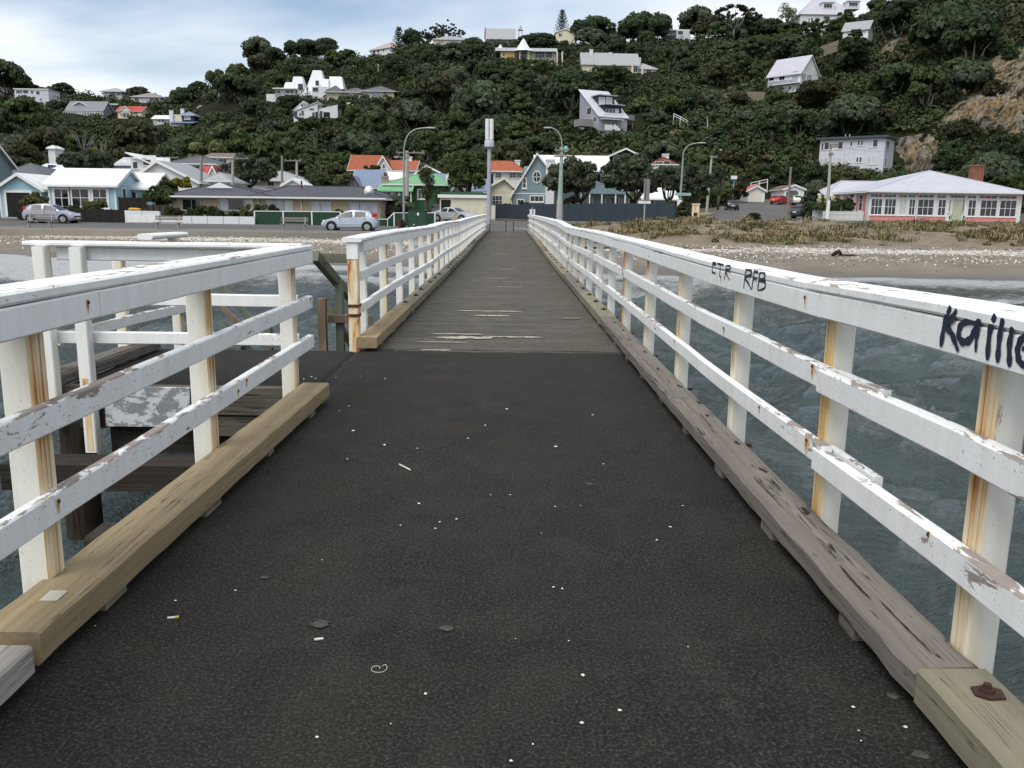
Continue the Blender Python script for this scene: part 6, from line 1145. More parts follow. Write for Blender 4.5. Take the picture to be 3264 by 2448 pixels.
h = simple('house', 'sprawling house with a large grey iron roof and tall cream columns', 1905, 2030, 236, 203, 172, 266, 8, CSTUC, RG(), 'gx', ((2020, 2032, 216, 230, 2, 1),), ov=.6, chim=((1885, 158), (1946, 168), (2037, 184))); h.roof('gx', 3.4, RG(), .4, -h.w/2-4.5, -h.w/2+4, 1, 8, h.h+.2, CSTUC); h.block(-h.w/2-4.3, -h.w/2, 1, 8, -4, h.h+.2, CSTUC); h.block(h.w/2, h.X(2092, 230, 1), 1, 7, -3, h.h-1.2, CSTUC); h.roof('hip', 1.9, RG(), .4, h.w/2-.5, h.X(2092, 230, 1), 1, 7, h.h-1.2); h.winpx(2060, 2076, 222, 234, 2, 1, yl=1.0)
for px in (2015, 2047): x = h.X(px, 230, -.8); g = MB(); g.box(x-.25, x+.25, -1, -.6, -6, h.h); g.build('column', CSTUC, h.root)
HB.append((1850, 2100, 155, 250, 267)); HB.append((2005, 2100, 195, 270, 267))
h = simple('church', 'grey church roof with a dark red gable and little bell spire on the ridge', 1552, 1640, 135, 122, 92, 330, 12, GRY, RG(), 'gx', cat='church', ov=.5); g = MB(); p = h.at(1545, 90, 4); g.sweep([(-h.w/2-.8, 0, h.h), (-h.w/2-.8, 6, h.Z(1550, 90, 6))], .3, .7); g.sweep([(-h.w/2-.8, 12, h.h), (-h.w/2-.8, 6, h.Z(1550, 90, 6))], .3, .7); g.build('red_gable_board', plain('dark_red_paint', (.16, .02, .02)), h.root); x, z0, z1 = h.X(1659, 100, 6), h.Z(1659, 112, 6), h.Z(1659, 79, 6); zm = lerp(z0, z1, .45); g = MB()
for sx in (-.6, .6):
    for sy in (-.6, .6): g.box(x+sx-.12, x+sx+.12, 6+sy-.12, 6+sy+.12, z0-3, zm)
g.add([(x-.9, 5.1, zm), (x+.9, 5.1, zm), (x+.9, 6.9, zm), (x-.9, 6.9, zm), (x, 6, z1)], [(0, 1, 4), (1, 2, 4), (2, 3, 4), (3, 0, 4), (3, 2, 1, 0)]); g.build('spire', plain('grey_shingle', (.25, .25, .27)), h.root); HB.append((1540, 1670, 78, 120, 322))
simple('house', 'long low ridge-top house with blue windows and a white chimney', 1382, 1492, 145, 126, 116, 318, 8, CSTUC, RG(), 'hip', ((1428, 1446, 130, 141, 2, 1, 'curtain'), (1449, 1462, 130, 141, 1, 1, 'curtain'), (1468, 1488, 130, 141, 2, 1, 'curtain')), chim=((1423, 109),)); HB.append((1380, 1495, 108, 140, 322))
simple('house', 'large white house with a pinkish hip roof alone on the skyline', 1180, 1246, 186, 156, 141, 325, 10, STUC, roofing('pinkish_tile', (.38, .30, .27), 'tile'), 'hip', ((1189, 1196, 162, 170), (1203, 1209, 159, 167), (1220, 1224, 156, 164), (1178, 1190, 178, 186, 3, 1)), Y1=318); HB.append((1160, 1250, 138, 180, 322))
# --- white angular house and its neighbours
h = House('house', 'white angular house of tall tapering wedge roofs on the left hill', 882, 1070, 306, 285, 266, 10, found=5, ytop=218); S7 = .208; K = lambda x, y_: (820+x*S7, 200+y_*S7)
def wedge(a, b_, t0, base, yl, dep, sk0, sk1, nm='wedge_roof'):      # trapezium front with a receding roof behind
    p, q = h.at(*K(a, base), yl), h.at(*K(b_, base), yl); zt = h.at(*K((a+b_)/2, t0), yl).z; x0, x1 = lerp(p.x, q.x, sk0), lerp(p.x, q.x, sk1); g = MB()
    g.add([(p.x, yl, p.z), (q.x, yl, p.z), (x1, yl+dep*.35, zt), (x0, yl+dep*.35, zt), (p.x, yl+dep, p.z), (q.x, yl+dep, p.z), (x1, yl+dep*.7, zt), (x0, yl+dep*.7, zt)], [(0, 1, 2, 3), (5, 4, 7, 6), (1, 5, 6, 2), (4, 0, 3, 7), (3, 2, 6, 7), (4, 5, 1, 0)]); g.build(nm, STUC, h.root)
wedge(740, 1050, 95, 430, 2.5, 7, .30, .72); wedge(500, 745, 195, 500, 1.2, 6, .15, .70); wedge(370, 600, 285, 500, .8, 5, .2, .75); wedge(1085, 1325, 195, 400, 2, 6, .02, .80); wedge(880, 1090, 235, 420, .8, 5, .3, .95); wedge(700, 860, 370, 500, .3, 4, .2, .9)
p, q = h.at(*K(285, 545), -.6), h.at(*K(570, 410), -.6); h.block(p.x, q.x, -.6, 5, p.z-3, q.z, STUC); h.block(p.x-.6, q.x+.4, -1.6, 5, q.z, q.z+.3, MAT['trim'], 'flat_roof'); h.block(p.x, q.x, -1.7, -1.6, p.z+.1, h.at(*K(400, 480), -1.6).z, MAT['curtain'], 'balcony_glass')
for (a, b_, t0, t1, yl) in ((300, 355, 425, 470, -.6), (435, 495, 420, 465, -.6), (505, 555, 425, 465, -.6), (628, 702, 325, 420, 1.15), (895, 945, 275, 350, .75), (755, 780, 375, 430, .25), (850, 935, 380, 440, .2)): h.winpx(*[820+v*S7 for v in (a, b_)], *[200+v*S7 for v in (t0, t1)], 1, 1, yl=yl-.02, fr=.08, sill=False)
h.block(h.at(*K(840, 480), .22).x, h.at(*K(1060, 480), .22).x, .22, 5, -5, h.at(*K(950, 365), .22).z, STUC); h.block(h.at(*K(600, 500), 1).x, h.at(*K(850, 500), 1).x, 1, 5, -5, h.at(*K(700, 430), 1).z, STUC); p, q = h.at(*K(140, 560), 0), h.at(*K(290, 480), 0); h.block(p.x, q.x, 0, .3, p.z-1, q.z, STUC, 'terrace_wall'); HB.append((848, 1100, 216, 312, 267))
h = simple('house', 'long cream bungalow with a low dark grey hip roof beside the white wedges', 1158, 1256, 318, 291, 274, 250, 8, CRM, RD(), 'hip', ((1178, 1196, 296, 308, 1, 1, 'curtain'), (1199, 1212, 296, 310, 1, 1, 'curtain'), (1222, 1234, 292, 310, 2, 2)), ov=.7); h.block(h.X(1040, 300), -h.w/2, .8, 7, -4, h.h-.3, CRM); h.roof('hip', 2.0, RD(), .6, h.X(1040, 300), h.X(1090, 300), .4, 7, h.h-.3); h.roof('hip', 1.5, RD(), .5, h.X(1085, 300), -h.w/2+1, .8, 7, h.h-.25); h.winpx(1092, 1112, 297, 304, 3, 1, yl=.8); h.winpx(1142, 1156, 297, 304, 2, 1, yl=.8); HB.append((1030, 1262, 272, 312, 264))
h = House('house', 'white hillside house with split mono-pitch roofs and a round window', 936, 1010, 374, 352, 234, 7, found=4, ytop=324); h.body(STUC); p, q = h.at(*K(610, 725), -.8), h.at(*K(920, 610), -.8); h.roof('monox', h.Z(*K(700, 600), 0)-h.h, RW(), .2, -h.w/2, h.X(*K(700, 700)), 0, 6, h.h, STUC); h.block(p.x, q.x, -.8, 5, -4, p.z, STUC); h.roof('monox', q.z-p.z, RW(), .3, p.x, q.x, -.8, 5, p.z, STUC)
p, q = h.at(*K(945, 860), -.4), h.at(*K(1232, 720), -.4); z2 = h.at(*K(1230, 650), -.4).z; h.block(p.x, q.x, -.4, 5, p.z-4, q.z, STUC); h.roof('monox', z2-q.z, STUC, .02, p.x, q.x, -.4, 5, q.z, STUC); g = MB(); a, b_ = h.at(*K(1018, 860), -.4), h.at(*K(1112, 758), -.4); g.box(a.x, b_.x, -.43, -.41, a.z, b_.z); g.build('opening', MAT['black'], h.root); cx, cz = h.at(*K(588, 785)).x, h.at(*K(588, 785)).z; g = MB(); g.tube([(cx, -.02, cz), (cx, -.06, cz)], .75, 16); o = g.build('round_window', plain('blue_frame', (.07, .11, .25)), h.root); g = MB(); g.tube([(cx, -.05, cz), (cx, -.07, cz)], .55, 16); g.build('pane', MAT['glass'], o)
for (a, b_, t0, t1, yl) in ((675, 705, 635, 680, 0), (680, 712, 735, 810, -.8), (800, 870, 700, 725, -.8), (845, 880, 760, 860, -.8), (890, 935, 750, 860, -.8), (960, 1000, 740, 860, -.4)): h.winpx(*[820+v*S7 for v in (a, b_)], *[200+v*S7 for v in (t0, t1)], 1, 1, yl=yl, fr=.06, sill=False)
HB.append((930, 1082, 322, 384, 232))
# --- left hill
h = simple('house', 'grey house with a long white balustraded deck on the left hill', 214, 328, 372, 350, 324, 300, 8, GRY, roofing('slate_blue_iron', (.16, .17, .20)), 'gx', ((243, 262, 353, 362, 3, 1, 'curtain'), (296, 304, 354, 364, 1, 1, 'curtain')), found=6); p, q = h.at(202, 373, -1.8), h.at(328, 366, -1.8); h.block(p.x, q.x, -1.8, 0, p.z, p.z+.25, MAT['trim'], 'deck'); g = MB(); g.box(p.x, q.x, -1.85, -1.75, q.z+.75, q.z+.9)
for k_ in range(16): x = lerp(p.x, q.x, k_/15); g.box(x-.08, x+.08, -1.85, -1.75, p.z+.2, q.z+.8)
g.build('balustrade', MAT['trim'], h.root)
for (a, b_) in ((238, 251), (263, 277), (293, 306)): h.winpx(a, b_, 374, 384, 1, 1, 'curtain')
h.block(h.X(233, 350, 2), h.X(278, 350, 2), 2, 8, h.h, h.Z(256, 336, 2), GRY); h.roof('gy', 1.2, roofing('slate_blue_iron', (.16, .17, .20)), .3, h.X(233, 350, 2), h.X(278, 350, 2), 2, 8, h.Z(256, 336, 2), GRY); HB.append((200, 340, 322, 388, 297))
h = simple('cottage', 'small cream cottage with a red roof and white gable on the left hill', 376, 452, 374, 353, 340, 300, 7, CRM, RED(), 'gx', ((391, 411, 355, 364, 3, 1, 'curtain'), (427, 438, 356, 364, 2, 1))); x0, x1 = h.X(386, 360, -1), h.X(415, 360, -1); h.block(x0, x1, -1, 1, -3, h.h, CRM); h.roof('gy', 1.3, RED(), .25, x0, x1, -1, 3, h.h, WHT); h.winpx(391, 411, 355, 364, 3, 1, 'curtain', yl=-1.0); HB.append((370, 458, 337, 372, 297))
simple('house', 'long grey two-storey house with many windows below the white ridge house', 48, 156, 316, 285, 283, 320, 8, LILAC, MAT['metal'], 'flat', ((52, 60, 288, 297, 2, 1), (62, 70, 288, 297, 2, 1), (74, 89, 288, 297), (99, 106, 290, 298), (116, 126, 291, 301), (133, 148, 292, 301, 1, 1, 'blind'), (76, 86, 306, 314), (90, 99, 307, 314), (103, 113, 308, 316)), ov=.2); HB.append((45, 160, 278, 312, 317))
simple('house', 'white ridge-top house with grey roof and bay windows under a dark tree', -20, 64, 286, 262, 247, 338, 9, STUC, RG(), 'gx', ((0, 4, 258, 266), (6, 13, 259, 266), (24, 36, 261, 273), (50, 62, 264, 275, 2, 1, 'curtain'))); HB.append((-20, 66, 246, 280, 332))
simple('house', 'low pale house with a spreading grey hip roof on the left skyline', 330, 388, 306, 292, 281, 345, 8, STUC, RG(), 'hip', ((352, 366, 296, 302, 2, 1), (372, 384, 297, 303, 2, 1)), ov=1.0); HB.append((270, 405, 280, 301, 342))
h = simple('house', 'two-storey house with a brown-grey hip roof between ridge trees', 424, 512, 330, 309, 297, 325, 8, STUC, roofing('brown_grey_roof', (.20, .18, .16)), 'hip', ((430, 442, 312, 322, 2, 1), (478, 491, 312, 322, 2, 1), (494, 504, 312, 323)), ov=.6); HB.append((410, 515, 295, 322, 322))
h = simple('house', 'dark house with blue-grey stacked roofs and pale chimneys on the left hill', 545, 612, 402, 392, 380, 262, 8, NAVY, RBL(), 'mono', ((548, 572, 396, 404, 2, 1, 'curtain'), (574, 586, 396, 404)), ov=.6, chim=((546, 352), (582, 347))); h.block(h.X(543, 380, 4), h.X(580, 380, 4), 4, 8, 0, h.Z(560, 365, 4), CSTUC); h.block(h.X(580, 380, 3), h.X(618, 380, 3), 3, 8, 0, h.Z(600, 367, 3), NAVY); h.roof('hip', 1.2, RBL(), .5, h.X(580, 380, 3), h.X(618, 380, 3), 3, 8, h.Z(600, 367, 3)); h.winpx(588, 606, 369, 380, 1, 1, 'curtain', yl=3.0); h.winpx(546, 558, 370, 382, 2, 1, 'curtain', yl=4.0); HB.append((528, 626, 345, 402, 267))
h = simple('house', 'dark hip-roofed bungalow with a brown timber fence under two power poles', 658, 730, 362, 344, 334, 285, 7, plain('dark_grey_wall', (.07, .075, .08)), RG(), 'hip', ((664, 682, 349, 358, 2, 1, 'curtain'),), ov=.5); g = MB(); p, q = h.at(707, 362, -1), h.at(752, 345, -1); g.box(p.x, q.x, -1, -.9, p.z-2, q.z); g.build('timber_screen', plain('tan_timber', (.25, .16, .075)), h.root); HB.append((652, 755, 332, 360, 287))
simple('shed', 'grey outbuilding with a gable beside the decked house', 318, 366, 366, 348, 331, 318, 6, CSTUC, RG(), 'gx', ((326, 340, 340, 346),), cat='shed'); HB.append((306, 374, 330, 360, 317))
simple('house', 'small pale green gabled house glimpsed among the hill trees', 632, 650, 356, 344, 337, 300, 6, plain('mint_wall', (.33, .45, .38)), RG(), 'gy'); simple('house', 'white house glimpsed through trees below the red-roofed cottage', 488, 540, 394, 378, 369, 282, 6, STUC, RW(), 'gx', ((505, 512, 380, 388), (516, 523, 382, 390))); HB.append((486, 542, 368, 392, 292))
# ------------------------------------------------------------------ fences, cars, street furniture
def gpt(px, Y, lift=0.0):           # ground point at a picture column and distance
    p = at(px, 700, Y); z = float(gz(p.x, p.y)); return Vector((p.x, p.y, z+lift))
# --- fences and garden walls
def panels(name, label, p0, p1, hts, n, mat, postmat, cat='fence', th=.05, cap=None, posts=True, ptop=.04, found=.5):
    # hts: heights above p0 ground at the two ends
    root = thing(name, label, cat, p0); v = p1-p0; L = math.hypot(v.x, v.y); root.rotation_euler.z = math.atan2(v.y, v.x)
    for i in range(n):
        a, b_ = L*i/n, L*(i+1)/n; za, zb = lerp(hts[0], hts[1], i/n), lerp(hts[0], hts[1], (i+1)/n); g0, g1 = v.z*i/n, v.z*(i+1)/n
        g = MB(); g.add([(a+.02, 0, g0-found), (b_-.02, 0, g1-found), (b_-.02, th, g1-found), (a+.02, th, g0-found), (a+.02, 0, g0+za), (b_-.02, 0, g1+zb), (b_-.02, th, g1+zb), (a+.02, th, g0+za)], [(0, 3, 2, 1), (4, 5, 6, 7), (0, 1, 5, 4), (1, 2, 6, 5), (2, 3, 7, 6), (3, 0, 4, 7)]); g.build('panel', mat, root)
        if cap: g = MB(); g.sweep([(a, th/2, g0+za+.03), (b_, th/2, g1+zb+.03)], th+.05, .06); g.build('capping', cap, root)
    if posts:
        for i in range(n+1):
            a = L*i/n; z = v.z*i/n; t = lerp(hts[0], hts[1], i/n)+ptop; g = MB(); g.box(a-.05, a+.05, -.03, th+.02, z-found, z+t); g.build('post', postmat, root)
    return root
BKF = plain('black_brown_boards', (.018, .015, .014), .9, .4, 5); GRF = plain('dark_green_boards_fence', (.018, .052, .030), .7, .15, 4)
def hboards(name, col):
    b = NB(name); w = b.wave(b.map(None, (0, 0, 1)), 3.6, 0, 0, 'Z', 'SAW'); n = b.noise(b.map(None, (1, 1, 9)), 1.5, 4); return b.out(b.mix(n, tuple(x*.8 for x in col), tuple(x*1.2 for x in col)), .8, b.bump(w, .7, .05))
SLF = hboards('slate_blue_board_fence', (.052, .070, .088)); CRF = boards('cream_upright_boards', (.60, .57, .45))
def vboards(name, col, sc=3.2):
    b = NB(name); w = b.wave(b.map(None, (1, 0, 0)), sc, 0, 0, 'X'); n = b.noise(b.map(None, (9, 1, 1)), 1.5, 4); return b.out(b.mix(n, tuple(x*.85 for x in col), tuple(x*1.12 for x in col)), .8, b.bump(w, .6, .04))
CRF = vboards('cream_upright_board_fence', (.60, .57, .46)); GRF = vboards('dark_green_upright_boards', (.018, .052, .030), 2.0)
panels('fence', 'black-brown close-boarded fence behind the grey hatchback', gpt(190, 71.5), gpt(398, 71.0), (1.08, 1.0), 5, BKF, BKF)
panels('fence', 'weathered dark timber fence between cottage and bungalow', gpt(384, 74.5), gpt(468, 74.5), (1.95, 1.95), 4, BKF, BKF); panels('fence', 'grey-brown paling fence beside the bungalow garden', gpt(470, 76), gpt(552, 76), (1.35, 1.3), 4, plain('grey_paling', (.06, .05, .04), .9, .3, 6), BKF)
w_ = panels('garden_wall', 'long low white plastered garden wall in front of the bungalow', gpt(511, 70.5), gpt(812, 70.5), (.60, .62), 6, STUC, STUC, 'wall', .2, None, False)
w_ = panels('garden_wall', 'white wall with a boxed gate panel at the cottage boundary', gpt(398, 70.6), gpt(510, 70.5), (.98, .95), 2, STUC, STUC, 'wall', .22, None, False); L_ = (gpt(510, 70.5)-gpt(398, 70.6)).length; g = MB(); g.box(.25, L_*.62, -.03, -.002, .05, .60); g.build('gate', MAT['trim'], w_); g = MB(); g.box(L_*.62+.02, L_-.05, -.03, -.002, .05, .60); g.build('gate', MAT['trim'], w_)
p = gpt(450, 70.6); t = thing('bundle', 'yellow and black bundle lying on the white boundary wall', 'bundle', (p.x-.3, p.y+.1, p.z+.965)); g = MB(); g.tube([(-.7, 0, .1), (-.55, 0, .12), (.0, 0, .11), (.3, 0, .1)], [.05, .11, .10, .06], 8); g.build('yellow_cover', plain('orange_yellow_cover', (.55, .30, .02)), t, smooth=True); g = MB(); g.tube([(.3, 0, .08), (1.0, 0, .07)], .06, 8); g.build('dark_end', MAT['black'], t, smooth=True)
panels('fence', 'dark green board fence framed in white in front of the bungalow', gpt(812, 70.9), gpt(1085, 71.2), (1.02, 1.04), 3, GRF, MAT['trim'], cap=MAT['trim'])
panels('fence', 'lower dark green fence dipping behind the silver-blue hatchback', gpt(1103, 71.2), gpt(1236, 71.4), (.50, .50), 2, GRF, MAT['trim'], cap=MAT['trim']); panels('fence', 'dark green fence with white capping behind the electrical cabinet', gpt(1256, 71.4), gpt(1386, 71.8), (1.02, 1.05), 2, GRF, MAT['trim'], cap=MAT['trim'])
for (a, b_, h0, h1) in ((1085, 1103, 1.04, .50), (1236, 1256, .50, 1.02)): panels('fence', 'sloping green fence panel stepping %s along the street' % ('down' if h0 > h1 else 'up'), gpt(a, 71.2), gpt(b_, 71.4), (h0, h1), 1, GRF, MAT['trim'], cap=MAT['trim'], posts=False)
panels('fence', 'cream upright board fence beside the cream garage', gpt(1438, 87.5), gpt(1543, 86.5), (1.55, 1.5), 4, CRF, CRF); panels('fence', 'short cream board fence between mast and slate fence', gpt(1563, 90), gpt(1577, 90), (1.5, 1.5), 1, CRF, CRF)
panels('fence', 'long slate-blue board fence in front of the grey-blue house', gpt(1577, 97.5), gpt(2148, 78), (1.55, 1.72), 13, SLF, SLF, ptop=.0)
pf = thing('picket_fence', 'white picket fence at the corner of the pink villa', 'fence', gpt(2622, 85.5)); v = gpt(2752, 86.5)-gpt(2622, 85.5); L = v.length; pf.rotation_euler.z = math.atan2(v.y, v.x); g = MB(); g.prism([(0, 0, 0), (.085, 0, 0), (.085, 0, .86), (.0425, 0, .93), (0, 0, .86)], (0, .025, 0)); o = g.build('picket', MAT['trim'], pf); pm = o.data; n = 34
for i in range(1, n): obj('picket', pm, pf, (L*i/n, 0, v.z*i/n))
for z in (.25, .68): g = MB(); g.box(0, L, .028, .07, z, z+.09); g.build('rail', MAT['trim'], pf)
w2 = thing('garden_wall', 'short white curved wall at the end of the picket fence', 'wall', gpt(2590, 87)); g = MB(); g.box(0, 1.15, 0, .2, -.4, 1.05); g.build('wall', STUC, w2)
def rail_fence(label, pts, h, mat, r=.05, n=None, posts=None):
    root = thing('handrail', label, 'handrail', pts[0]); q = [p-pts[0] for p in pts]
    for k_ in (h, h*.5): g = MB(); g.tube([p+Vector((0, 0, k_)) for p in q], r, 5); g.build('rail', mat, root)
    for p in q: g = MB(); g.box(p.x-r, p.x+r, p.y-r, p.y+r, p.z-1.5, p.z+h); g.build('post', mat, root)
rail_fence('white two-bar handrail beside the path above the garages', [at(2392, 600, 165), at(2420, 594, 165), at(2446, 588, 165)], .95, MAT['trim'], .06)
rail_fence('white handrail on a bend of the zigzag hill path', [at(2247, 456, 190), at(2262, 450, 192), at(2276, 440, 194), at(2279, 428, 196), at(2265, 424, 198)], .95, MAT['trim'], .06); rail_fence('white handrail on the upper leg of the zigzag path', [at(2147, 376, 205), at(2168, 386, 204), at(2192, 400, 203)], .95, MAT['trim'], .06); rail_fence('white handrail where the hill path meets the street trees', [at(2294, 492, 180), at(2312, 500, 179), at(2330, 508, 178)], .95, MAT['trim'], .06)
TF = plain('weathered_timber_fence', (.20, .17, .12), .9, .3, 2)
for (a, b_, lab) in (((2287, 322, 236), (2342, 312, 236), 'grey timber fence on the slope left of the slate-roofed house'), ((2378, 312, 232), (2436, 312, 232), 'timber paling fence under the slate-roofed house'), ((2597, 172, 262), (2672, 145, 262), 'timber fence climbing the slope below the cliff cottage')):
    p0, p1 = at(*a), at(*b_); panels('fence', lab, p0, p1, (1.5, 1.5), 6, TF, TF, found=1.5); HB.append((a[0], b_[0], min(a[1], b_[1])-18, max(a[1], b_[1])-4, a[2]-25))

# --- cars
TYRE = plain('tyre_rubber', (.012, .012, .012), .85); RIM = plain('wheel_alloy', (.42, .43, .44), .4, .1, 8, .6); CGL = plain('car_glass', (.012, .014, .017), .12, .3, 1.0, 0.0, .35); RLT = plain('red_tail_lamp', (.45, .02, .015), .25); HLT = plain('clear_head_lamp', (.62, .64, .66), .15); PLT = plain('number_plate', (.65, .65, .62), .5)
def carpaint(name, col, metal=.35): b = NB(name); n = b.noise(None, 2, 3); return b.out(b.mix(n, tuple(x*.93 for x in col), tuple(x*1.06 for x in col)), .32, None, metal, .5, Coat_Weight=.5)
PROF = {'hatch': dict(top=[(0, .36), (.015, .43), (.09, .53), (.20, .61), (.26, .65), (.43, .94), (.54, 1.0), (.70, .99), (.84, .94), (.92, .82), (.965, .62), (1, .48)], belt=[(0, .36), (.09, .52), (.26, .62), (.5, .64), (.8, .69), (.94, .68), (.965, .60), (1, .48)], ws=(.265, .42), rw=(.86, .95), sw=((.335, .565), (.60, .80)), wh=(.19, .82)),
        'sedan': dict(top=[(0, .38), (.015, .47), (.10, .57), (.25, .65), (.29, .68), (.43, .96), (.53, 1.0), (.66, .97), (.79, .77), (.83, .73), (.965, .71), (1, .52)], belt=[(0, .38), (.10, .56), (.29, .66), (.5, .68), (.79, .71), (.965, .70), (1, .52)], ws=(.295, .42), rw=(.67, .79), sw=((.35, .53), (.56, .72)), wh=(.18, .80)),
        'suv': dict(top=[(0, .40), (.015, .48), (.09, .58), (.20, .64), (.25, .67), (.40, .94), (.52, 1.0), (.75, .99), (.90, .95), (.955, .80), (.98, .62), (1, .48)], belt=[(0, .40), (.09, .57), (.25, .65), (.5, .67), (.9, .70), (.96, .68), (.98, .60), (1, .48)], ws=(.255, .39), rw=(.91, .965), sw=((.33, .55), (.58, .86)), wh=(.19, .82))}
def car(label, kind, col, L, Wd, Hh, loc, rz, metal=.35, plate=True, door3=False):
    pr = PROF[kind]; root = thing('parked_car', label, 'car', loc, rz); pm_ = carpaint('car_paint_%d' % len(bpy.data.materials), col, metal); f = lambda pts, x: float(np.interp(x, [p[0] for p in pts], [p[1] for p in pts])); ns = 56; xs = sorted(set(list(np.linspace(0, 1, ns))+[a for s_ in pr['sw'] for a in s_]+list(pr['ws'])+list(pr['rw']))); secs = []
    for x in xs:
        w = Wd/2*f([(0, .74), (.03, .88), (.10, .96), (.25, 1), (.8, 1), (.94, .95), (.985, .86), (1, .78)], x); zb = Hh*f([(0, .20), (.06, .13), (.94, .14), (1, .24)], x); zk, zt = Hh*f(pr['belt'], x), Hh*f(pr['top'], x); cab = max(0, min(1, (zt-zk)/(.22*Hh))); wr = w*(.93-.17*cab)
        half = [(0, zb), (w*.86, zb), (w*.975, zb+.07*Hh), (w, lerp(zb, zk, .55)), (w*.965, zk), (lerp(w*.965, wr, .97), lerp(zk, zt, .80)), (wr*.86, zt-.004), (wr*.45, zt+.012*Hh), (0, zt+.016*Hh)]
        secs.append([(x*L-L/2, -a, b_) for a, b_ in half]+[(x*L-L/2, a, b_) for a, b_ in half[-2:0:-1]])
    n = len(secs[0]); parts = {}
    for i in range(len(xs)-1):
        xm = (xs[i]+xs[i+1])/2
        for j in range(n):
            k_ = (j+1) % n; jj = j if j < 8 else n-1-j; key = 'body'
            if jj == 4 and f(pr['top'], xm)-f(pr['belt'], xm) > .12:
                for q, s_ in enumerate(pr['sw']):
                    if s_[0] <= xm <= s_[1]: key = ('side_window', q, j < 8)
            if jj in (6, 7) and pr['ws'][0] <= xm <= pr['ws'][1]: key = 'windscreen'
            if jj in (6, 7) and pr['rw'][0] <= xm <= pr['rw'][1]: key = 'rear_window'
            parts.setdefault(key, []).append((i, j, k_))
    for key, fs in parts.items():
        g = MB(); idx = {}
        for (i, j, k_) in fs:
            q = []
            for (a, b_) in ((i, j), (i+1, j), (i+1, k_), (i, k_)):
                if (a, b_) not in idx: idx[(a, b_)] = len(g.v); g.v.append(secs[a][b_])
                q.append(idx[(a, b_)])
            g.f.append(tuple(q)); g.m.append(0)
        if key == 'body': b0 = len(g.v); g.v += secs[0]+secs[-1]; g.f += [tuple(range(b0, b0+n)), tuple(range(b0+n, b0+2*n))[::-1]]; g.m += [0, 0]
        g.build(key if isinstance(key, str) else key[0], pm_ if key == 'body' else CGL, root, smooth=32)
    r_ = .31 if kind != 'suv' else .35
    for x in pr['wh']:
        for s_ in (-1, 1):
            y0 = s_*(Wd/2-.03); ww = thing_part('wheel', root, (x*L-L/2, y0, r_)); g = MB(); g.tube([(0, -.012*s_+s_*.04, 0), (0, -.004*s_+s_*.042, 0)], r_+.075, 20); g.build('wheel_arch', MAT['black'], root, loc=(x*L-L/2, y0, r_+.015)); g = MB(); g.tube([(0, -s_*.14, 0), (0, s_*.03, 0), (0, s_*.055, 0)], [r_, r_, r_*.86], 20); t = g.build('tyre', TYRE, ww, smooth=40); g = MB()
            g.tube([(0, s_*.03, 0), (0, s_*.062, 0)], r_*.30, 10)
            for q in range(7): a = q*6.283/7; g.sweep([(0, s_*.058, 0), (math.cos(a)*r_*.62, s_*.062, math.sin(a)*r_*.62)], .02, .085, up=(0, 1, 0))
            g.tube([(0, s_*.048, 0), (0, s_*.057, 0)], r_*.66, 16); g.build('rim', RIM, ww)
    def patch(nm, mat, x0, x1, z0, z1, s_, out=.012, yk=None):
        g = MB(); Y_ = lambda x: Wd/2*f([(0, .74), (.03, .88), (.10, .96), (.25, 1), (.8, 1), (.94, .95), (.985, .86), (1, .78)], x)
        q = [(x0*L-L/2, s_*(Y_(x0)+out-.02), z0*Hh), (x1*L-L/2, s_*(Y_(x1)+out-.02), z0*Hh), (x1*L-L/2, s_*(Y_(x1)+out-.03), z1*Hh), (x0*L-L/2, s_*(Y_(x0)+out-.03), z1*Hh)]; g.prism(q, (0, -s_*.05, 0)); return g.build(nm, mat, root)
    for s_ in (-1, 1):
        if kind == 'hatch': patch('tail_light', RLT, .905, .955, .58, .86, s_, .0)
        else: patch('tail_light', RLT, .93, .992, .52, .66, s_, .01)
        patch('headlight', HLT, .03, .13, .43, .52, s_, .008); patch('side_moulding', MAT['black'] if kind == 'suv' else pm_, .28, .72, .34, .38, s_, .025)
        g = MB(); x = .36*L-L/2-.25; g.loft([[(x+.0, s_*(Wd/2+.02), .66*Hh), (x+.16, s_*(Wd/2+.02), .66*Hh), (x+.16, s_*(Wd/2+.02), .75*Hh), (x, s_*(Wd/2+.02), .74*Hh)], [(x+.03, s_*(Wd/2+.17), .67*Hh), (x+.15, s_*(Wd/2+.17), .67*Hh), (x+.15, s_*(Wd/2+.17), .735*Hh), (x+.03, s_*(Wd/2+.17), .73*Hh)]]); g.build('wing_mirror', pm_, root)
        g = MB()
        for dx_ in ((.575, ) if door3 else (.585, .80)): g.box(dx_*L-L/2-.18, dx_*L-L/2, s_*Wd/2-.01 if s_ > 0 else -Wd/2-.025, s_*Wd/2+.025 if s_ > 0 else -Wd/2+.01, .585*Hh, .61*Hh); g.build('door_handle', pm_, root); g = MB()
    g = MB(); g.box(L/2-.02, L/2+.012, -.26, .26, .40*Hh, .48*Hh); g.build('number_plate', PLT, root); g = MB(); g.box(-L/2-.012, -L/2+.03, -.26, .26, .24*Hh, .32*Hh); g.build('number_plate', PLT, root); g = MB(); g.box(-L/2-.006, -L/2+.03, -.5, .5, .34*Hh, .39*Hh); g.build('grille', MAT['black'], root)
    return root
def thing_part(name, parent, loc): o = bpy.data.objects.new(name, None); COL.objects.link(o); o.parent = parent; o.location = loc; o.empty_display_size = .1; return o
SLV = (.40, .46, .54)
p = gpt(1116, 62.6); car('silver-blue five-door hatchback parked beside the green fence', 'hatch', SLV, 3.95, 1.68, 1.46, (p.x, 62.8, p.z+.01), R(1))
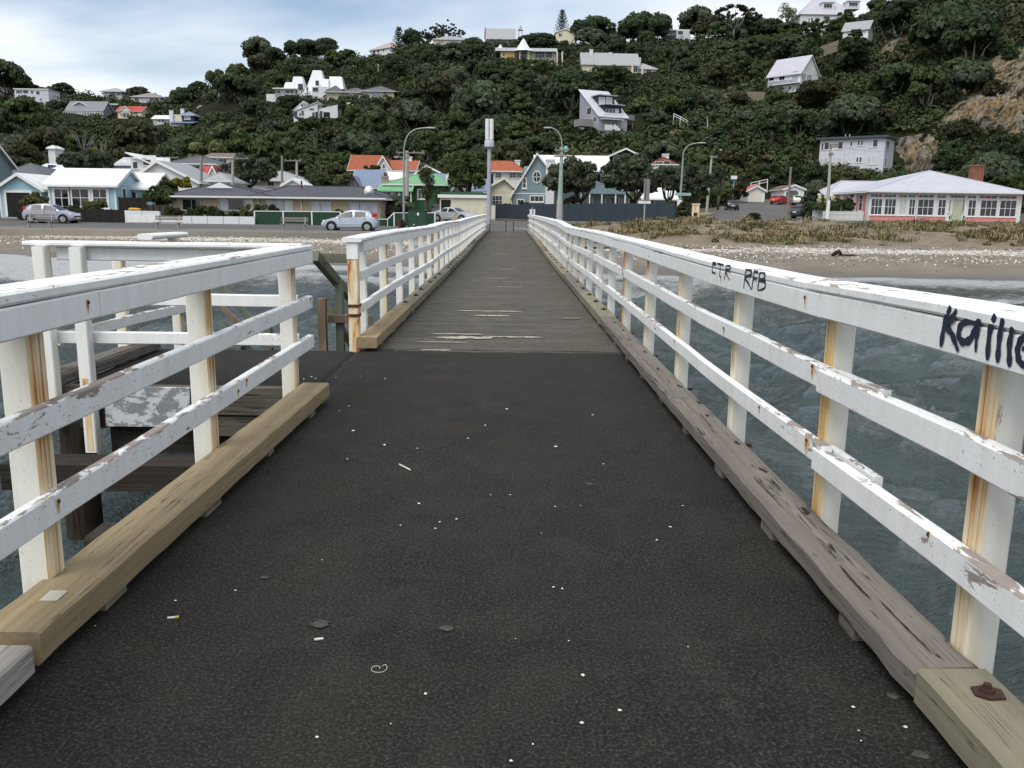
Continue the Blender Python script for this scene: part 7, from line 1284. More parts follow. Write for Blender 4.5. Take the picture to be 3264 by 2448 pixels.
p = gpt(163, 68.4); car('grey three-door hatchback parked by the blue cottage', 'hatch', (.33, .33, .40), 3.95, 1.68, 1.46, (p.x, 68.6, p.z+.01), R(180), door3=True)
p = gpt(1447, 84); car('silver sedan parked askew in front of the cream fence', 'sedan', (.46, .48, .51), 4.4, 1.7, 1.36, (p.x, 84, p.z+.01), R(150))
p = gpt(1391, 94.5); car('dark car waiting between the green villa and cream garage', 'suv', (.015, .018, .03), 4.2, 1.75, 1.6, (p.x, 96.5, p.z+.01), R(90), .2)
p = gpt(2334, 132); car('black hatchback parked on the rising side street', 'hatch', (.008, .009, .010), 4.1, 1.76, 1.46, (p.x, 133, float(gz(p.x, 133))+.02), R(-97), .2)
p = gpt(2490, 147); car('red hatchback parked in front of the arched garage', 'hatch', (.42, .018, .012), 4.2, 1.72, 1.42, (p.x, 148, float(gz(p.x, 148))+.03), R(-140), .1)
p = gpt(2533, 147); car('pale champagne wagon parked next to the red hatchback', 'suv', (.50, .50, .42), 4.3, 1.7, 1.5, (p.x, 147, float(gz(p.x, 147))+.03), R(-100), .3)
p = gpt(2573, 90.5); car('dark grey hatchback tucked behind the picket fence', 'hatch', (.045, .055, .065), 4.0, 1.74, 1.5, (p.x+.5, 91.5, float(gz(p.x, 91.5))+.02), R(-155), .3)

# --- benches
def bench(px, label):
    p = gpt(px, 60.3, .05); t = thing('bench', label, 'bench', (p.x, 60.3, .09), R(2)); WD = MAT['benchwood']
    for z in (.62, .78): g = MB(); g.box(-.92, .92, .26+(z-.6)*.25, .30+(z-.6)*.25, z, z+.12); g.build('back_slat', WD, t)
    for y_ in (-.22, -.07, .08): g = MB(); g.box(-.95, .95, y_, y_+.12, .42, .465); g.build('seat_slat', WD, t)
    for x in (-.72, .72):
        g = MB(); g.box(x-.03, x+.03, -.2, .22, .36, .42); g.box(x-.03, x+.03, -.16, -.10, 0, .36); g.box(x-.03, x+.03, .12, .18, 0, .36); g.sweep([(x, .2, .40), (x, .31, .92)], .05, .05); g.build('leg', MAT['metal'], t)
MAT['benchwood'] = plain('grey_bench_timber', (.20, .18, .16), .85, .2, 4)
bench(125, 'park bench on the sea front beside the grey hatchback'); bench(534, 'park bench on the sea front below the white garden wall'); bench(936, 'park bench on the sea front by the green fence')

# --- poles
def pole(label, px, pb, pt, Y, r=(.15, .10), mat=None, arms=(), lamp=None, name='power_pole', cat='pole', lean=0):
    B_ = at(px, pb, Y); T_ = at(px+lean, pt, Y); T_.y = Y; root = thing(name, label, cat, B_); v = T_-B_
    g = MB(); g.tube([(0, 0, -1.0), (0, 0, 0), v], [r[0], r[0], r[1]], 10); g.build('shaft', mat or MAT['polewood'], root, smooth=40)
    for (z, w, o_) in arms:
        c = v*z; g = MB(); g.box(c.x-w/2+o_, c.x+w/2+o_, -.16, -.06, c.z-.06, c.z+.06); a = g.build('crossarm', MAT['polewood'], root)
        for k_ in range(4): x = c.x+o_+lerp(-w/2+.1, w/2-.1, k_/3); g = MB(); g.tube([(x, -.11, c.z+.06), (x, -.11, c.z+.2)], [.035, .045], 6); g.build('insulator', MAT['poleconc'], a)
    if lamp:
        pts = [at(x, y_, Y)-B_ for x, y_ in lamp]; g = MB(); g.tube(pts, [.075]+[.055]*(len(pts)-1), 8); g.build('lamp_arm', MAT['lampgrey'], root, smooth=True); e = pts[-1]; s_ = 1 if pts[-1].x > pts[-2].x else -1; g = MB()
        g.loft([[(e.x+s_*x, math.cos(q)*w, e.z-.02+math.sin(q)*w*.55) for q in np.linspace(0, 6.283, 9)[:-1]] for x, w in ((-.25, .05), (-.1, .13), (.2, .15), (.45, .12), (.55, .04))]); g.build('lamp_head', MAT['poleconc'], root, smooth=True)
    return root, v
MAT['lampgrey'] = plain('grey_lamp_paint', (.25, .27, .27), .5)
def smooth_pts(P, n=4):
    out = []
    for i in range(len(P)-1):
        p0, p1, p2, p3 = [Vector(P[max(0, min(len(P)-1, k_))]) for k_ in (i-1, i, i+1, i+2)]
        for k_ in range(n): t = k_/n; out.append(tuple(.5*((2*p1)+(p2-p0)*t+(2*p0-5*p1+4*p2-p3)*t*t+(3*p1-p0-3*p2+p3)*t**3)))
    return out+[P[-1]]
pole('grey street lamp with a long curved arm beside the green cabinet', 1287, 722, 500, 69.5, (.10, .075), MAT['lampgrey'], (), smooth_pts([(1287, 500), (1289, 465), (1299, 433), (1324, 413), (1366, 407)]), 'street_lamp', 'street lamp')
r_, v = pole('stout grey power pole with crossarm behind the curved street lamp', 1297, 700, 480, 82, (.20, .15), MAT['poleconc'], ((.97, 2.6, .3), (.90, .5, 0)), None); g = MB(); g.tube([v*.90, v*.90+Vector((-.9, 0, .05))], .03, 6); g.tube([v*.9+Vector((-.8, 0, .03)), v*.9+Vector((-1.15, 0, 0))], [.09, .06], 8); g.build('side_lamp', MAT['poleconc'], r_)
r_, v = pole('greenish concrete lamp post with crossarms in front of the slate fence', 1783, 708, 468, 75, (.26, .12), MAT['polegreen'] if 'polegreen' in MAT else plain('pale_green_pole', (.28, .36, .31), .8, .2), ((.955, 1.2, .0), (.875, 1.2, 0)), smooth_pts([(1791, 478), (1790, 446), (1779, 421), (1760, 408), (1753, 407)]), 'street_lamp', 'street lamp', 8); g = MB(); c = v*.98+Vector((.33, 0, 0)); g.tube([c-Vector((0, 0, .3)), c+Vector((0, 0, .1)), c+Vector((0, 0, .16))], [.16, .16, .08], 10); g.build('light_sensor', plain('turquoise_cap', (.20, .48, .52)), r_)
g = MB(); g.tube([(0, 0, -.5), (0, 0, 1.9)], [.30, .25], 10); g.build('pole_base', MAT['poleconc'], r_)
r_, v = pole('tall street lamp with street-name signs beside the slate fence end', 2164, 702, 508, 83, (.12, .085), MAT['lampgrey'], (), smooth_pts([(2177, 510), (2179, 486), (2193, 465), (2212, 458), (2232, 455)]), 'street_lamp', 'street lamp', 13); g = MB(); c = v*.43; g.box(c.x-.55, c.x+.95, -.14, -.11, c.z-.13, c.z+.13); g.build('street_name_sign', plain('mint_sign', (.25, .42, .36)), r_); g = MB(); c = v*.28; g.box(c.x-.3, c.x+.15, -.16, -.14, c.z-.35, c.z+.3); g.build('white_sign', MAT['trim'], r_)
pole('leaning timber power pole at the foot of the side street', 2252, 680, 496, 104, (.17, .12), MAT['poleconc'], ((.97, .9, .2), ), None, lean=17); pole('bare timber pole standing beside the parked red car', 2510, 690, 532, 92, (.15, .11), None, (), None, lean=11)
r_, v = pole('tall concrete power pole with a white base behind the picket fence', 2637, 688, 454, 84.5, (.17, .10), MAT['poleconc'], ((.97, 1.0, .2), (.94, .9, .25), (.84, .5, 0)), None, lean=12); g = MB(); g.tube([(0, 0, -.3), (0, 0, 1.45)], [.185, .18], 10); g.build('white_base', MAT['trim'], r_)
pole('timber power pole behind the tiled bungalow gablet', 642, 640, 497, 95, (.15, .12)); pole('pale concrete pole with a wide crossarm beside the coastal tree', 741, 640, 503, 93, (.17, .12), MAT['poleconc'], ((.985, 3.2, 0),), lean=1); pole('short grey pole with crossarm above the white gable', 534, 580, 500, 113, (.14, .12), MAT['poleconc'], ((.97, 3.2, -.2),)); pole('plain timber pole rising behind the bungalow roof', 899, 640, 496, 99, (.15, .12)); pole('pole with crossarm next to the little white shed', 946, 640, 510, 98, (.15, .12), MAT['poleconc'], ((.98, 1.8, -.4),))
pole('concrete pole with a small crossarm left of the dark bungalow fence', 701, 370, 289, 284, (.45, .32), MAT['poleconc'], ((.985, 2.4, 0),), lean=-2); pole('second concrete pole rising behind the dark bungalow', 727, 352, 280, 288, (.42, .30), MAT['poleconc'], ((.985, 2.4, 0),), lean=-2); pole('thin pole with crossarm on the left skyline gap', 636, 340, 303, 315, (.3, .24), MAT['poleconc'], ((.98, 2.2, 0),)); pole('slim light pole beside the zigzag hill path', 2255, 452, 375, 195, (.14, .10), MAT['poleconc']); pole('lone pole among trees below the skyline mansion', 1206, 246, 204, 285, (.3, .25), MAT['poleconc'])
# mobile phone mast
p = gpt(1558, 79); t = thing('cell_mast', 'grey mobile phone mast with a white antenna shroud at the pier entrance', 'mast', p); H_ = lambda y_: at(1558, y_, 79).z-p.z; g = MB(); g.tube([(0, 0, -.3), (0, 0, H_(640)), (0, 0, H_(474))], [.22, .19, .17], 14); g.build('shaft', plain('mast_grey', (.33, .35, .40), .5), t, smooth=40); g = MB(); g.tube([(0, 0, H_(474)), (0, 0, H_(468)), (0, 0, H_(449)), (0, 0, H_(447))], [.22, .42, .42, .38], 16); g.build('drum', plain('mast_drum', (.42, .44, .48), .5), t, smooth=40); a0, a1 = H_(445), H_(379)
for x in (-.19, .19): g = MB(); g.tube([(x, 0, a0), (x, 0, a1)], .175, 10); g.build('antenna', MAT['trim'], t, smooth=40)
g = MB(); g.tube([(0, .12, a0-.1), (0, .12, a1-.02)], .12, 8); g.build('core', MAT['metal'], t)
# wires
def wire(a, b_, sag, root): g = MB(); g.tube([Vector(a).lerp(Vector(b_), t)-Vector((0, 0, sag*4*t*(1-t))) for t in np.linspace(0, 1, 14)], .014, 4); return g.build('wire', MAT['black'], None)
WR = [(at(1778, 497, 75), at(1722, 487, 103), .3, 'lamp post and the steep white roof'), (at(2648, 458, 84.5), at(2900, 470, 84), .5, 'picket fence pole and the cliff'), (at(2648, 458, 84.5), at(2605, 460, 186), .8, 'picket fence pole and the flats'), (at(741, 505, 93), at(642, 500, 95), .25, 'pale pole and the timber pole'), (at(642, 500, 95), at(540, 502, 113), .3, 'timber pole and the short grey pole'), (at(2900, 470, 84), at(3400, 490, 84), .5, 'cliff and the road to the right')]
for (a, b_, s_, lab) in WR[:5]: tag(wire(a, b_, s_, None), 'thin black overhead wire slung between the %s' % lab, 'wire')
# --- small street things
p = gpt(1330, 67.8); t = thing('electrical_cabinet', 'dark green electrical cabinet with a white sticker on the footpath', 'cabinet', (p.x, 67.8, p.z)); g = MB(); g.box(-.70, .70, 0, .7, 0, 1.32); g.build('body', GRF, t); g = MB(); g.box(-.74, .74, -.04, .74, 1.32, 1.38); g.build('lid', plain('cabinet_green', (.02, .06, .035)), t)
for x0, x1 in ((-.68, -.06), (-.04, .68)): g = MB(); g.box(x0, x1, -.02, -.002, .08, 1.28); d_ = g.build('door', plain('cabinet_green', (.02, .06, .035)), t)
g = MB(); g.box(-.02, .14, -.026, -.021, .98, 1.18); g.build('sticker', MAT['trim'], d_); g = MB(); g.box(-.34, -.20, -.026, -.021, .26, .31); g.build('small_label', MAT['trim'], d_)
p = gpt(1273, 69); t = thing('drum', 'small rusty brown drum by the foot of the street lamp', 'drum', (p.x, 69, p.z)); g = MB(); g.tube([(0, 0, 0), (0, 0, .55)], .13, 10); g.build('body', MAT['rust'], t); g = MB(); g.tube([(0, 0, .55), (0, 0, .58)], .14, 10); g.build('rim', plain('brown_rim', (.18, .10, .04)), t)
p = gpt(1282, 69.2); t = thing('rubbish_bag', 'black rubbish bag slumped against the street lamp', 'bag', (p.x+.05, 69.1, p.z)); g = MB(); g.tube([(0, 0, 0), (0, 0, .12), (.02, 0, .38), (.01, 0, .52), (0, 0, .6)], [.16, .20, .17, .06, .08], 9); g.build('bag', MAT['black'], t, smooth=True)
p = at(1448, 705, 66); t = thing('marker_post', 'grey marker post with a yellow centre stripe on the shore road', 'post', (p.x, 66, float(gz(p.x, 66)))); g = MB(); g.box(-.17, .17, 0, .08, 0, 1.0); g.build('board', MAT['poleconc'], t); g = MB(); g.box(-.05, .05, -.012, -.002, .0, 1.12); g.build('yellow_stripe', plain('ochre_yellow', (.42, .30, .05)), t); g = MB(); g.box(-.16, -.09, -.01, -.002, .05, .95); g.box(.09, .16, -.01, -.002, .05, .95); g.build('dark_stripe', MAT['metal'], t)
p = at(2052, 725, 66); zb = float(dune_z(np.array(p.x), np.array(66.0))); t = thing('road_sign', 'pair of sign boards on a pale post among the dunes', 'sign', (p.x, 66, zb-.1)); H_ = lambda y_: at(2052, y_, 66).z-zb+.1; g = MB(); g.tube([(0, 0, 0), (0, 0, H_(575))], .05, 8); g.build('post', MAT['poleconc'], t)
for x, dy_ in ((-.02, -.07), (.18, .05)): g = MB(); g.sweep([(x-.12, dy_-.2, H_(604)), (x+.16, dy_+.15, H_(604))], .03, H_(570)-H_(638)); g.build('board', MAT['metal'], t)
g = MB(); g.box(-.5, .43, -.09, -.07, H_(649), H_(640)); g.build('direction_board', MAT['trim'], t)
p = at(2215, 716, 71); zb = float(dune_z(np.array(p.x), np.array(71.0))); t = thing('rusted_bollard', 'squat rust-streaked steel frame standing at the edge of the dunes', 'bollard', (p.x, 71, zb-.1)); g = MB(); g.box(-.28, -.18, -.1, .1, 0, 1.25); g.build('leg', MAT['rustpost'], t); g = MB(); g.box(.18, .28, -.1, .1, 0, 1.25); g.build('leg', MAT['rustpost'], t); g = MB(); g.box(-.18, .18, -.08, .08, .62, 1.22); g.build('plate', MAT['rustpost'], t); g = MB(); g.box(-.33, .33, -.12, .12, 1.25, 1.33); g.build('cap', MAT['creamtrim'], t)
p = at(2337, 612, 152); t = thing('street_sign', 'white and blue street sign on a pole at the top of the road', 'sign', (p.x, 152, float(gz(p.x, 152)))); H_ = lambda y_: at(2337, y_, 152).z-float(gz(p.x, 152)); g = MB(); g.tube([(0, 0, 0), (0, 0, H_(560))], .06, 6); g.build('post', MAT['poleconc'], t); g = MB(); g.box(-.55, .5, -.1, -.07, H_(571), H_(560)); g.build('white_board', MAT['trim'], t); g = MB(); g.box(-.22, .18, -.1, -.07, H_(580), H_(572)); g.build('blue_board', plain('sign_blue', (.02, .12, .42)), t)
# boulder stack against the cliff, driftwood
rr_ = np.random.default_rng(2); p = at(2938, 552, 171); t_ = MB(); rings = []
for k_, (z, r2) in enumerate(((-1, 1.0), (.3, 1.15), (1.5, 1.3), (2.8, 1.42), (3.8, 1.2), (4.5, .95), (4.9, .35))): rings.append([(r2*math.cos(a)*(.7+.55*rr_.random()), r2*.8*math.sin(a)*(.7+.55*rr_.random()), z+.4*rr_.random()) for a in np.linspace(0, 6.283, 13)[:-1]])
t_.loft(rings); o = t_.build('rock_stack', MAT['cliff'], None, smooth=False, loc=p); tag(o, 'pale standing boulder at the foot of the cliff beside the flats', 'boulder'); HB.append((2915, 2965, 470, 552, 150))
p = at(2668, 812, 43); t = thing('driftwood', 'dark stump of driftwood lying on the shelly beach', 'driftwood', (p.x, 43, float(beach_z(np.array(p.x), np.array(43.0))))); g = MB(); g.tube([(-.25, 0, .05), (-.05, .02, .18), (.1, 0, .24), (.2, -.05, .12)], [.06, .12, .10, .05], 7); g.build('stump', MAT['pile'], t, smooth=True); g = MB(); g.tube([(.1, 0, .08), (.8, .1, .06), (1.1, .05, .03)], [.06, .05, .02], 6); g.build('branch', MAT['bark'], t)
# ------------------------------------------------------------------ planting
def leafcloud(C, Rr, per, size, r_, squash=0.8, zmin=-.35, flat=.30, asp=.62):
    C = np.asarray(C, float); Rr = np.asarray(Rr, float); N = len(C)*per; ci = np.repeat(np.arange(len(C)), per); d = r_.normal(size=(N, 3)); d /= np.linalg.norm(d, axis=1)[:, None]
    low = d[:, 2] < zmin; d[low, 2] *= -1; p = C[ci]+d*(Rr[ci]*(.62+.42*r_.random(N)**.6))[:, None]*np.array([1, 1, squash]); n = d+flat*r_.normal(size=(N, 3)); n /= np.linalg.norm(n, axis=1)[:, None]
    t = np.cross(n, r_.normal(size=(N, 3))); t /= np.linalg.norm(t, axis=1)[:, None]; b_ = np.cross(n, t); s = size*(.55+.9*r_.random(N))
    t *= s[:, None]; b_ *= (s*asp)[:, None]; V = np.stack([p-t*.9-b_*.25, p-t*.1-b_, p+t, p-t*.1+b_], 1); return V.reshape(-1, 3), ci
def crown_mesh(name, C, Rr, per, size, mat, seed, squash=.8, extra=None, **kw):
    r_ = np.random.default_rng(seed); V, ci = leafcloud(C, Rr, per, size, r_, squash, **kw); nq = len(V)//4; base = r_.random(len(C))*.7; tint = np.clip(base[ci]+r_.random(nq)*.3, 0, 1); F = np.arange(nq*4).reshape(-1, 4)
    return np_mesh(name, V, F, mat, {'tint': ('FACE', tint)})
def round_crown(seed, R_=3.5, Hh=3.2, n=34, z0=2.2):
    r_ = np.random.default_rng(seed); C = []; Q = []
    for i in range(n):
        a = r_.uniform(0, 6.28); u = r_.random()**.5; z = r_.uniform(-.35, 1); rad = R_*math.sqrt(max(.05, 1-z*z*.85))*(.45+.55*u); C.append((math.cos(a)*rad*.85, math.sin(a)*rad*.85, z0+Hh*.5+z*Hh*.62)); Q.append(R_*r_.uniform(.22, .38))
    return C, Q
def trunk_mesh(name, seed, h, r0, spread, mat, n=5, fork=.35):
    q = random.Random(seed); m = MB(); m.tube([(0, 0, -1.2), (q.uniform(-.1, .1), q.uniform(-.1, .1), h*fork)], [r0*1.25, r0], 7)
    for k_ in range(n):
        a = 6.283*k_/n+q.uniform(-.4, .4); s_ = spread*q.uniform(.55, 1); p0 = Vector((0, 0, h*fork*.85)); p3 = Vector((math.cos(a)*s_, math.sin(a)*s_, h*q.uniform(.85, 1.1))); p1 = p0.lerp(p3, .35)+Vector((math.cos(a)*s_*.15, math.sin(a)*s_*.15, -h*.06)); p2 = p0.lerp(p3, .7)+Vector((q.uniform(-.2, .2), q.uniform(-.2, .2), 0))
        m.tube([p0, p1, p2, p3], [r0*.75, r0*.55, r0*.38, r0*.15], 6)
    o = m.build(name, mat, None, smooth=True); me = o.data; bpy.data.objects.remove(o); return me
def tree(name, label, loc, cm, tm, sc=(1, 1, 1), rz=0, group=None, cat='tree'):
    t = thing(name, label, cat, loc, rz, group); t.scale = sc; obj('crown', cm, t); obj('trunk', tm, t); return t
# hillside trees: ten kinds of crown
PROTO = []
for i, (mt, Rr, Hh, n, lf) in enumerate((('leaf_dark', 3.6, 3.4, 46, .36), ('leaf_dark', 3.2, 4.2, 38, .40), ('leaf_mid', 3.4, 3.0, 40, .40), ('leaf_mid', 3.0, 3.6, 36, .38), ('leaf_olive', 3.3, 3.2, 36, .40), ('leaf_grey', 3.6, 3.0, 42, .38), ('leaf_poh', 3.8, 3.2, 42, .40), ('leaf_dark', 4.2, 3.0, 44, .44), ('leaf_olive', 2.8, 3.8, 34, .36), ('leaf_light', 2.8, 2.6, 30, .34))):
    C, Q = round_crown(100+i, Rr, Hh, n, 1.6); PROTO.append((crown_mesh('hill_crown', C, Q, 105, lf*.84, MAT[mt], 200+i), trunk_mesh('hill_trunk', 300+i, 3.2, .22, Rr*.7, MAT['bark'] if i % 3 else MAT['bark_pale']), mt))
def hidden(px0, px1, py0, py1, Y, fr=.24):           # would it cover a building that stands further away?
    for (a, b_, c, d_, Yh) in HB:
        if Y < Yh+9 and px1 > a and px0 < b_ and py1 > c and py0 < d_-(d_-c)*fr: return True
    return False
KIND = {'leaf_dark': 'dark evergreen', 'leaf_mid': 'mid-green leafy', 'leaf_olive': 'olive-brown', 'leaf_grey': 'grey-green', 'leaf_poh': 'silvery green coastal', 'leaf_light': 'light green'}
def hill_tree(px, Yd, k, sc, squ=1.0, label=None, z=None, name='hill_tree', group=None):
    p = at(px, 300, Yd); x = p.x; zz = hill_z(x, Yd)-.5 if z is None else z; cm, tm, mt = PROTO[k]
    lab = label or '%s tree in the bush covering the hillside' % KIND[mt]
    return tree(name, lab, (x, Yd, zz), cm, tm, (sc, sc, sc*squ), random.uniform(0, 6.28), group or ('%s trees of the hillside bush' % KIND[mt] if not label else None))
q = random.Random(21); placed = []; cnt = 0; tries = 0
while cnt < 285 and tries < 9000:
    tries += 1; px = q.uniform(-160, 3520); c = float(np.interp(px/1.47559, _kx, np.arange(NCOL))); j = int(q.uniform(6, 162)); i = int(c); Yd = HY[j, i]; x, z = HX[j, i], HZ[j, i]
    if z < 3.5 or ROCK[j, i] > .25: continue
    if px > 2560 and q.random() < .62: continue
    u, v = proj((x, Yd, z)); k = q.choices(range(10), (16, 11, 10, 8, 8, 9, 9, 12, 6, 2))[0]; sc = (q.uniform(.6, 1.2) if q.random() < .7 else q.uniform(1.2, 1.9))*(1.0 if Yd > 200 else .78)
    hpx, wpx = 7.3*sc*FPX/Yd, 4.8*sc*FPX/Yd
    if hidden(u-wpx, u+wpx, v-hpx*.95, v-3, Yd):
        sc *= .5; hpx *= .5; wpx *= .5
        if hidden(u-wpx, u+wpx, v-hpx*.95, v-3, Yd): continue
    if v-hpx > 600 or v < -40: continue
    if any((u-a)**2+(v-b_)**2 < (d_*.55)**2 for a, b_, d_ in placed): continue
    placed.append((u, v, (wpx+hpx)*.5)); hill_tree(u, Yd, k, sc, q.uniform(.8, 1.2)); cnt += 1
# skyline trees named one by one: (px, top y, Y, kind, squash, label)
SKY = [(20, 197, 332, 7, 1.25, 'broad dark tree leaning over the white ridge-top house'), (200, 262, 345, 1, .8, 'wind-swept dark tree alone on the left skyline'), (96, 268, 338, 4, .6, 'small brownish tree behind the long grey house'), (440, 276, 345, 4, .85, 'rounded brown-green tree behind the hip-roofed ridge house'), (575, 278, 320, 2, 1.1, 'tall leafy tree with pale trunks right of the ridge house'), (610, 282, 322, 0, 1.1, 'dark bushy tree beside the left skyline gap'), (690, 300, 318, 0, .9, 'low dark tree by the skyline power pole'), (760, 232, 305, 0, 1.1, 'dark billowing tree at the left shoulder of the hill'), (815, 212, 308, 7, 1.15, 'massive dark tree stepping up the left shoulder'), (880, 152, 312, 7, 1.2, 'great dark tree crowning the left hill'), (935, 128, 318, 1, 1.1, 'tall dark tree at the very top of the left hill'), (985, 130, 316, 7, 1.0, 'wide dark crown beside the left summit'), (1045, 122, 322, 0, 1.1, 'dark tree at the right end of the left summit'), (1090, 160, 316, 3, 1.0, 'green tree sloping down from the left summit'), (1125, 184, 312, 2, .8, 'mid-green tree below the skyline mansion'), (1330, 150, 300, 3, .9, 'green tree hedging the long ridge-top house'), (1400, 146, 296, 0, .9, 'dark tree under the ridge-top chimney house'), (1450, 138, 292, 7, 1.0, 'spreading dark tree below the blue windows'), (1510, 122, 290, 7, 1.15, 'huge dark cypress-like tree left of the tent roofs'), (1505, 190, 262, 0, 1.3, 'dense dark tree left of the ochre house'), (1560, 260, 245, 7, 1.2, 'heavy dark tree below the tent-roofed house'), (1720, 108, 300, 0, .7, 'dark hedge-like tree behind the tent roofs'), (1680, 110, 302, 1, .7, 'dark bushy tree behind the tall tent roof'), (1850, 66, 322, 0, 1.0, 'dark tree right of the ridge-top conifer'), (1895, 58, 326, 7, 1.1, 'rounded dark crown on the central skyline'), (1880, 90, 312, 6, .9, 'grey-green coastal tree below the central skyline'), (1955, 110, 316, 5, .9, 'grey tree between the cream gable and the dark dome'), (2020, 48, 318, 7, 1.25, 'tall dark dome-shaped tree on the skyline'), (2050, 36, 322, 1, 1.3, 'pointed dark tree at the top of the dark dome'), (2090, 50, 318, 7, 1.2, 'dark rounded tree right of the skyline dome'), (2150, 200, 270, 7, 1.3, 'great dark spreading tree beside the grey-roofed house'), (2230, 145, 285, 0, 1.2, 'dark clumped tree below the modern ridge house'), (2240, 270, 245, 7, 1.2, 'rounded grey-dark tree left of the slate-roofed house'), (2225, 70, 318, 4, .9, 'brownish tree right of the modern ridge house'), (2290, 60, 312, 2, 1.0, 'green tree below the tall gum'), (2350, 55, 308, 3, 1.0, 'dense green tree right of the tall gum'), (2440, 62, 305, 0, .9, 'dark tree on the right skyline'), (2500, 70, 300, 3, .8, 'leafy tree left of the big white house'), (2420, 120, 282, 4, 1.1, 'brown-green tree above the slate-roofed house'), (2330, 170, 265, 0, 1.2, 'dark tree in the gully above the slate roof'), (2790, 20, 285, 2, 1.1, 'green tree right of the dormered white house'), (2850, 10, 262, 0, 1.1, 'dark tree on the cliff top'), (3000, 30, 235, 7, 1.2, 'dark spreading tree hanging over the cliff'), (3090, 50, 222, 0, 1.2, 'deep green tree shading the top of the rock face')]
for (px, top, Yd, k, squ, lab) in SKY:
    p = at(px, top, Yd); zz = hill_z(p.x, Yd)-.6; hgt = max(2.0, p.z-zz); base = 1.6+[3.4, 4.2, 3.0, 3.6, 3.2, 3.0, 3.2, 3.0, 3.8, 2.6][k]*1.12+.9; hill_tree(px, Yd, k, hgt/(base*squ), squ, lab)
# sprawling scrub over the hill: uncountable, one object
def mk_scrub_mesh():
    r_ = np.random.default_rng(9); N = 30000; jj = r_.uniform(3, 168, N); ii = r_.uniform(8, NCOL-12, N); j0, i0 = jj.astype(int), ii.astype(int); f = jj-j0; e = ii-i0
    def bil(A): return (A[j0, i0]*(1-f)+A[j0+1, i0]*f)*(1-e)+(A[j0, i0+1]*(1-f)+A[j0+1, i0+1]*f)*e
    X, Yv, Z, rk = bil(HX), bil(HY), bil(HZ), bil(ROCK); u, v = proj_np(X, Yv, Z); keep = (Z > gz(X, Yv)+.3) & (v > -60) & (v < 680) & (u > -1000) & (u < 4300) & ((rk < .35) | (r_.random(N) < .10))
    dens = np.clip(fbm(X*.05+7, Z*.08+Yv*.03, 3)*2.0, .5, 1); keep &= r_.random(N) < dens*np.where(u > 2450, 1.0, .85)*np.where((u > -120) & (u < 3400), 1.0, .5)
    X, Yv, Z, u, v = X[keep], Yv[keep], Z[keep], u[keep], v[keep]; Rr = (.7+2.0*r_.random(len(X))**1.7)*np.clip(Yv/220, .65, 1.35); kp = np.ones(len(X), bool)
    for a in range(len(X)):
        w = Rr[a]*FPX/Yv[a]
        if hidden(u[a]-w, u[a]+w, v[a]-w*1.3, v[a], Yv[a], .42): kp[a] = False
    X, Yv, Z, Rr = X[kp], Yv[kp], Z[kp], Rr[kp]; hue = np.clip(fbm(X*.03+3, Z*.05+Yv*.02, 3)*1.35-.28+r_.normal(0, .16, len(X))+.10*(X > 50), 0, 1); base = r_.random(len(X))*.5
    per = 40; V, ci = leafcloud(np.stack([X, Yv, Z+Rr*.25], -1), Rr, per, .395, r_, .85, -.15); nq = len(V)//4; return V, np.clip(base[ci]+r_.random(nq)*.42, 0, 1), hue[ci], nq
V, tint, hue, nq = mk_scrub_mesh()
stuff(obj('hillside_scrub', np_mesh('hillside_scrub', V, np.arange(nq*4).reshape(-1, 4), MAT['scrub'], {'tint': ('FACE', tint), 'hue': ('FACE', hue)})), 'low mixed scrub and bracken covering the hillside between the trees', 'scrub')
SCRUBQ = nq
# pale bare branches showing among the left hill trees
for (px, top, bot, Yd, lab) in ((330, 452, 520, 150, 'bare pale-limbed tree rising behind the yellow conifer'), (405, 455, 530, 150, 'bare forked pale tree left of the clerestory house'), (270, 430, 500, 160, 'thin pale dead tree in the dark bush'), (935, 190, 240, 300, 'dead pale branches in front of the summit trees')):
    p = at(px, bot, Yd); h_ = at(px, top, Yd).z-p.z; t = thing('bare_tree', lab, 'tree', p); obj('trunk', trunk_mesh('bare_limbs', px, h_, h_*.022, h_*.55, MAT['bark_pale'], 7, .3), t); obj('crown', trunk_mesh('bare_twigs', px+1, h_*1.15, h_*.010, h_*.75, MAT['bark_pale'], 9, .5), t)
# --- conifers on the ridge
def norfolk(label, px, top, bot, Yd, dens=1.0):
    p = at(px, bot, Yd); h_ = at(px, top, Yd).z-p.z; q = random.Random(px); m = MB(); m.tube([(0, 0, -3), (0, 0, h_*.5), (0, 0, h_)], [h_*.025, h_*.015, .03], 7); t = thing('norfolk_pine', label, 'tree', p); m.build('trunk', MAT['bark'], t); r_ = np.random.default_rng(px); C, Q = [], []; nl = int(13*dens)
    for k_ in range(nl):
        z = h_*(.06+.92*k_/nl); Rb = h_*.30*(1-k_/nl)**.8+.35
        for a in range(6):
            ang = a*1.047+k_*.5+q.uniform(-.2, .2)
            for s_ in np.linspace(.25, 1, 4): C.append((math.cos(ang)*Rb*s_, math.sin(ang)*Rb*s_, z+s_*s_*.5)); Q.append(h_*.021*(1.2-.4*s_))
    obj('crown', crown_mesh('norfolk_crown', C, Q, 12, h_*.019, MAT['leaf_dark'], px, 1.0, zmin=-1), t)
norfolk('tall norfolk pine left of its twin on the ridge', 1272, 84, 172, 308); norfolk('slender norfolk pine beside the taller twin', 1309, 88, 160, 310); norfolk('lone norfolk pine above the cream gabled house', 1791, 30, 110, 322)
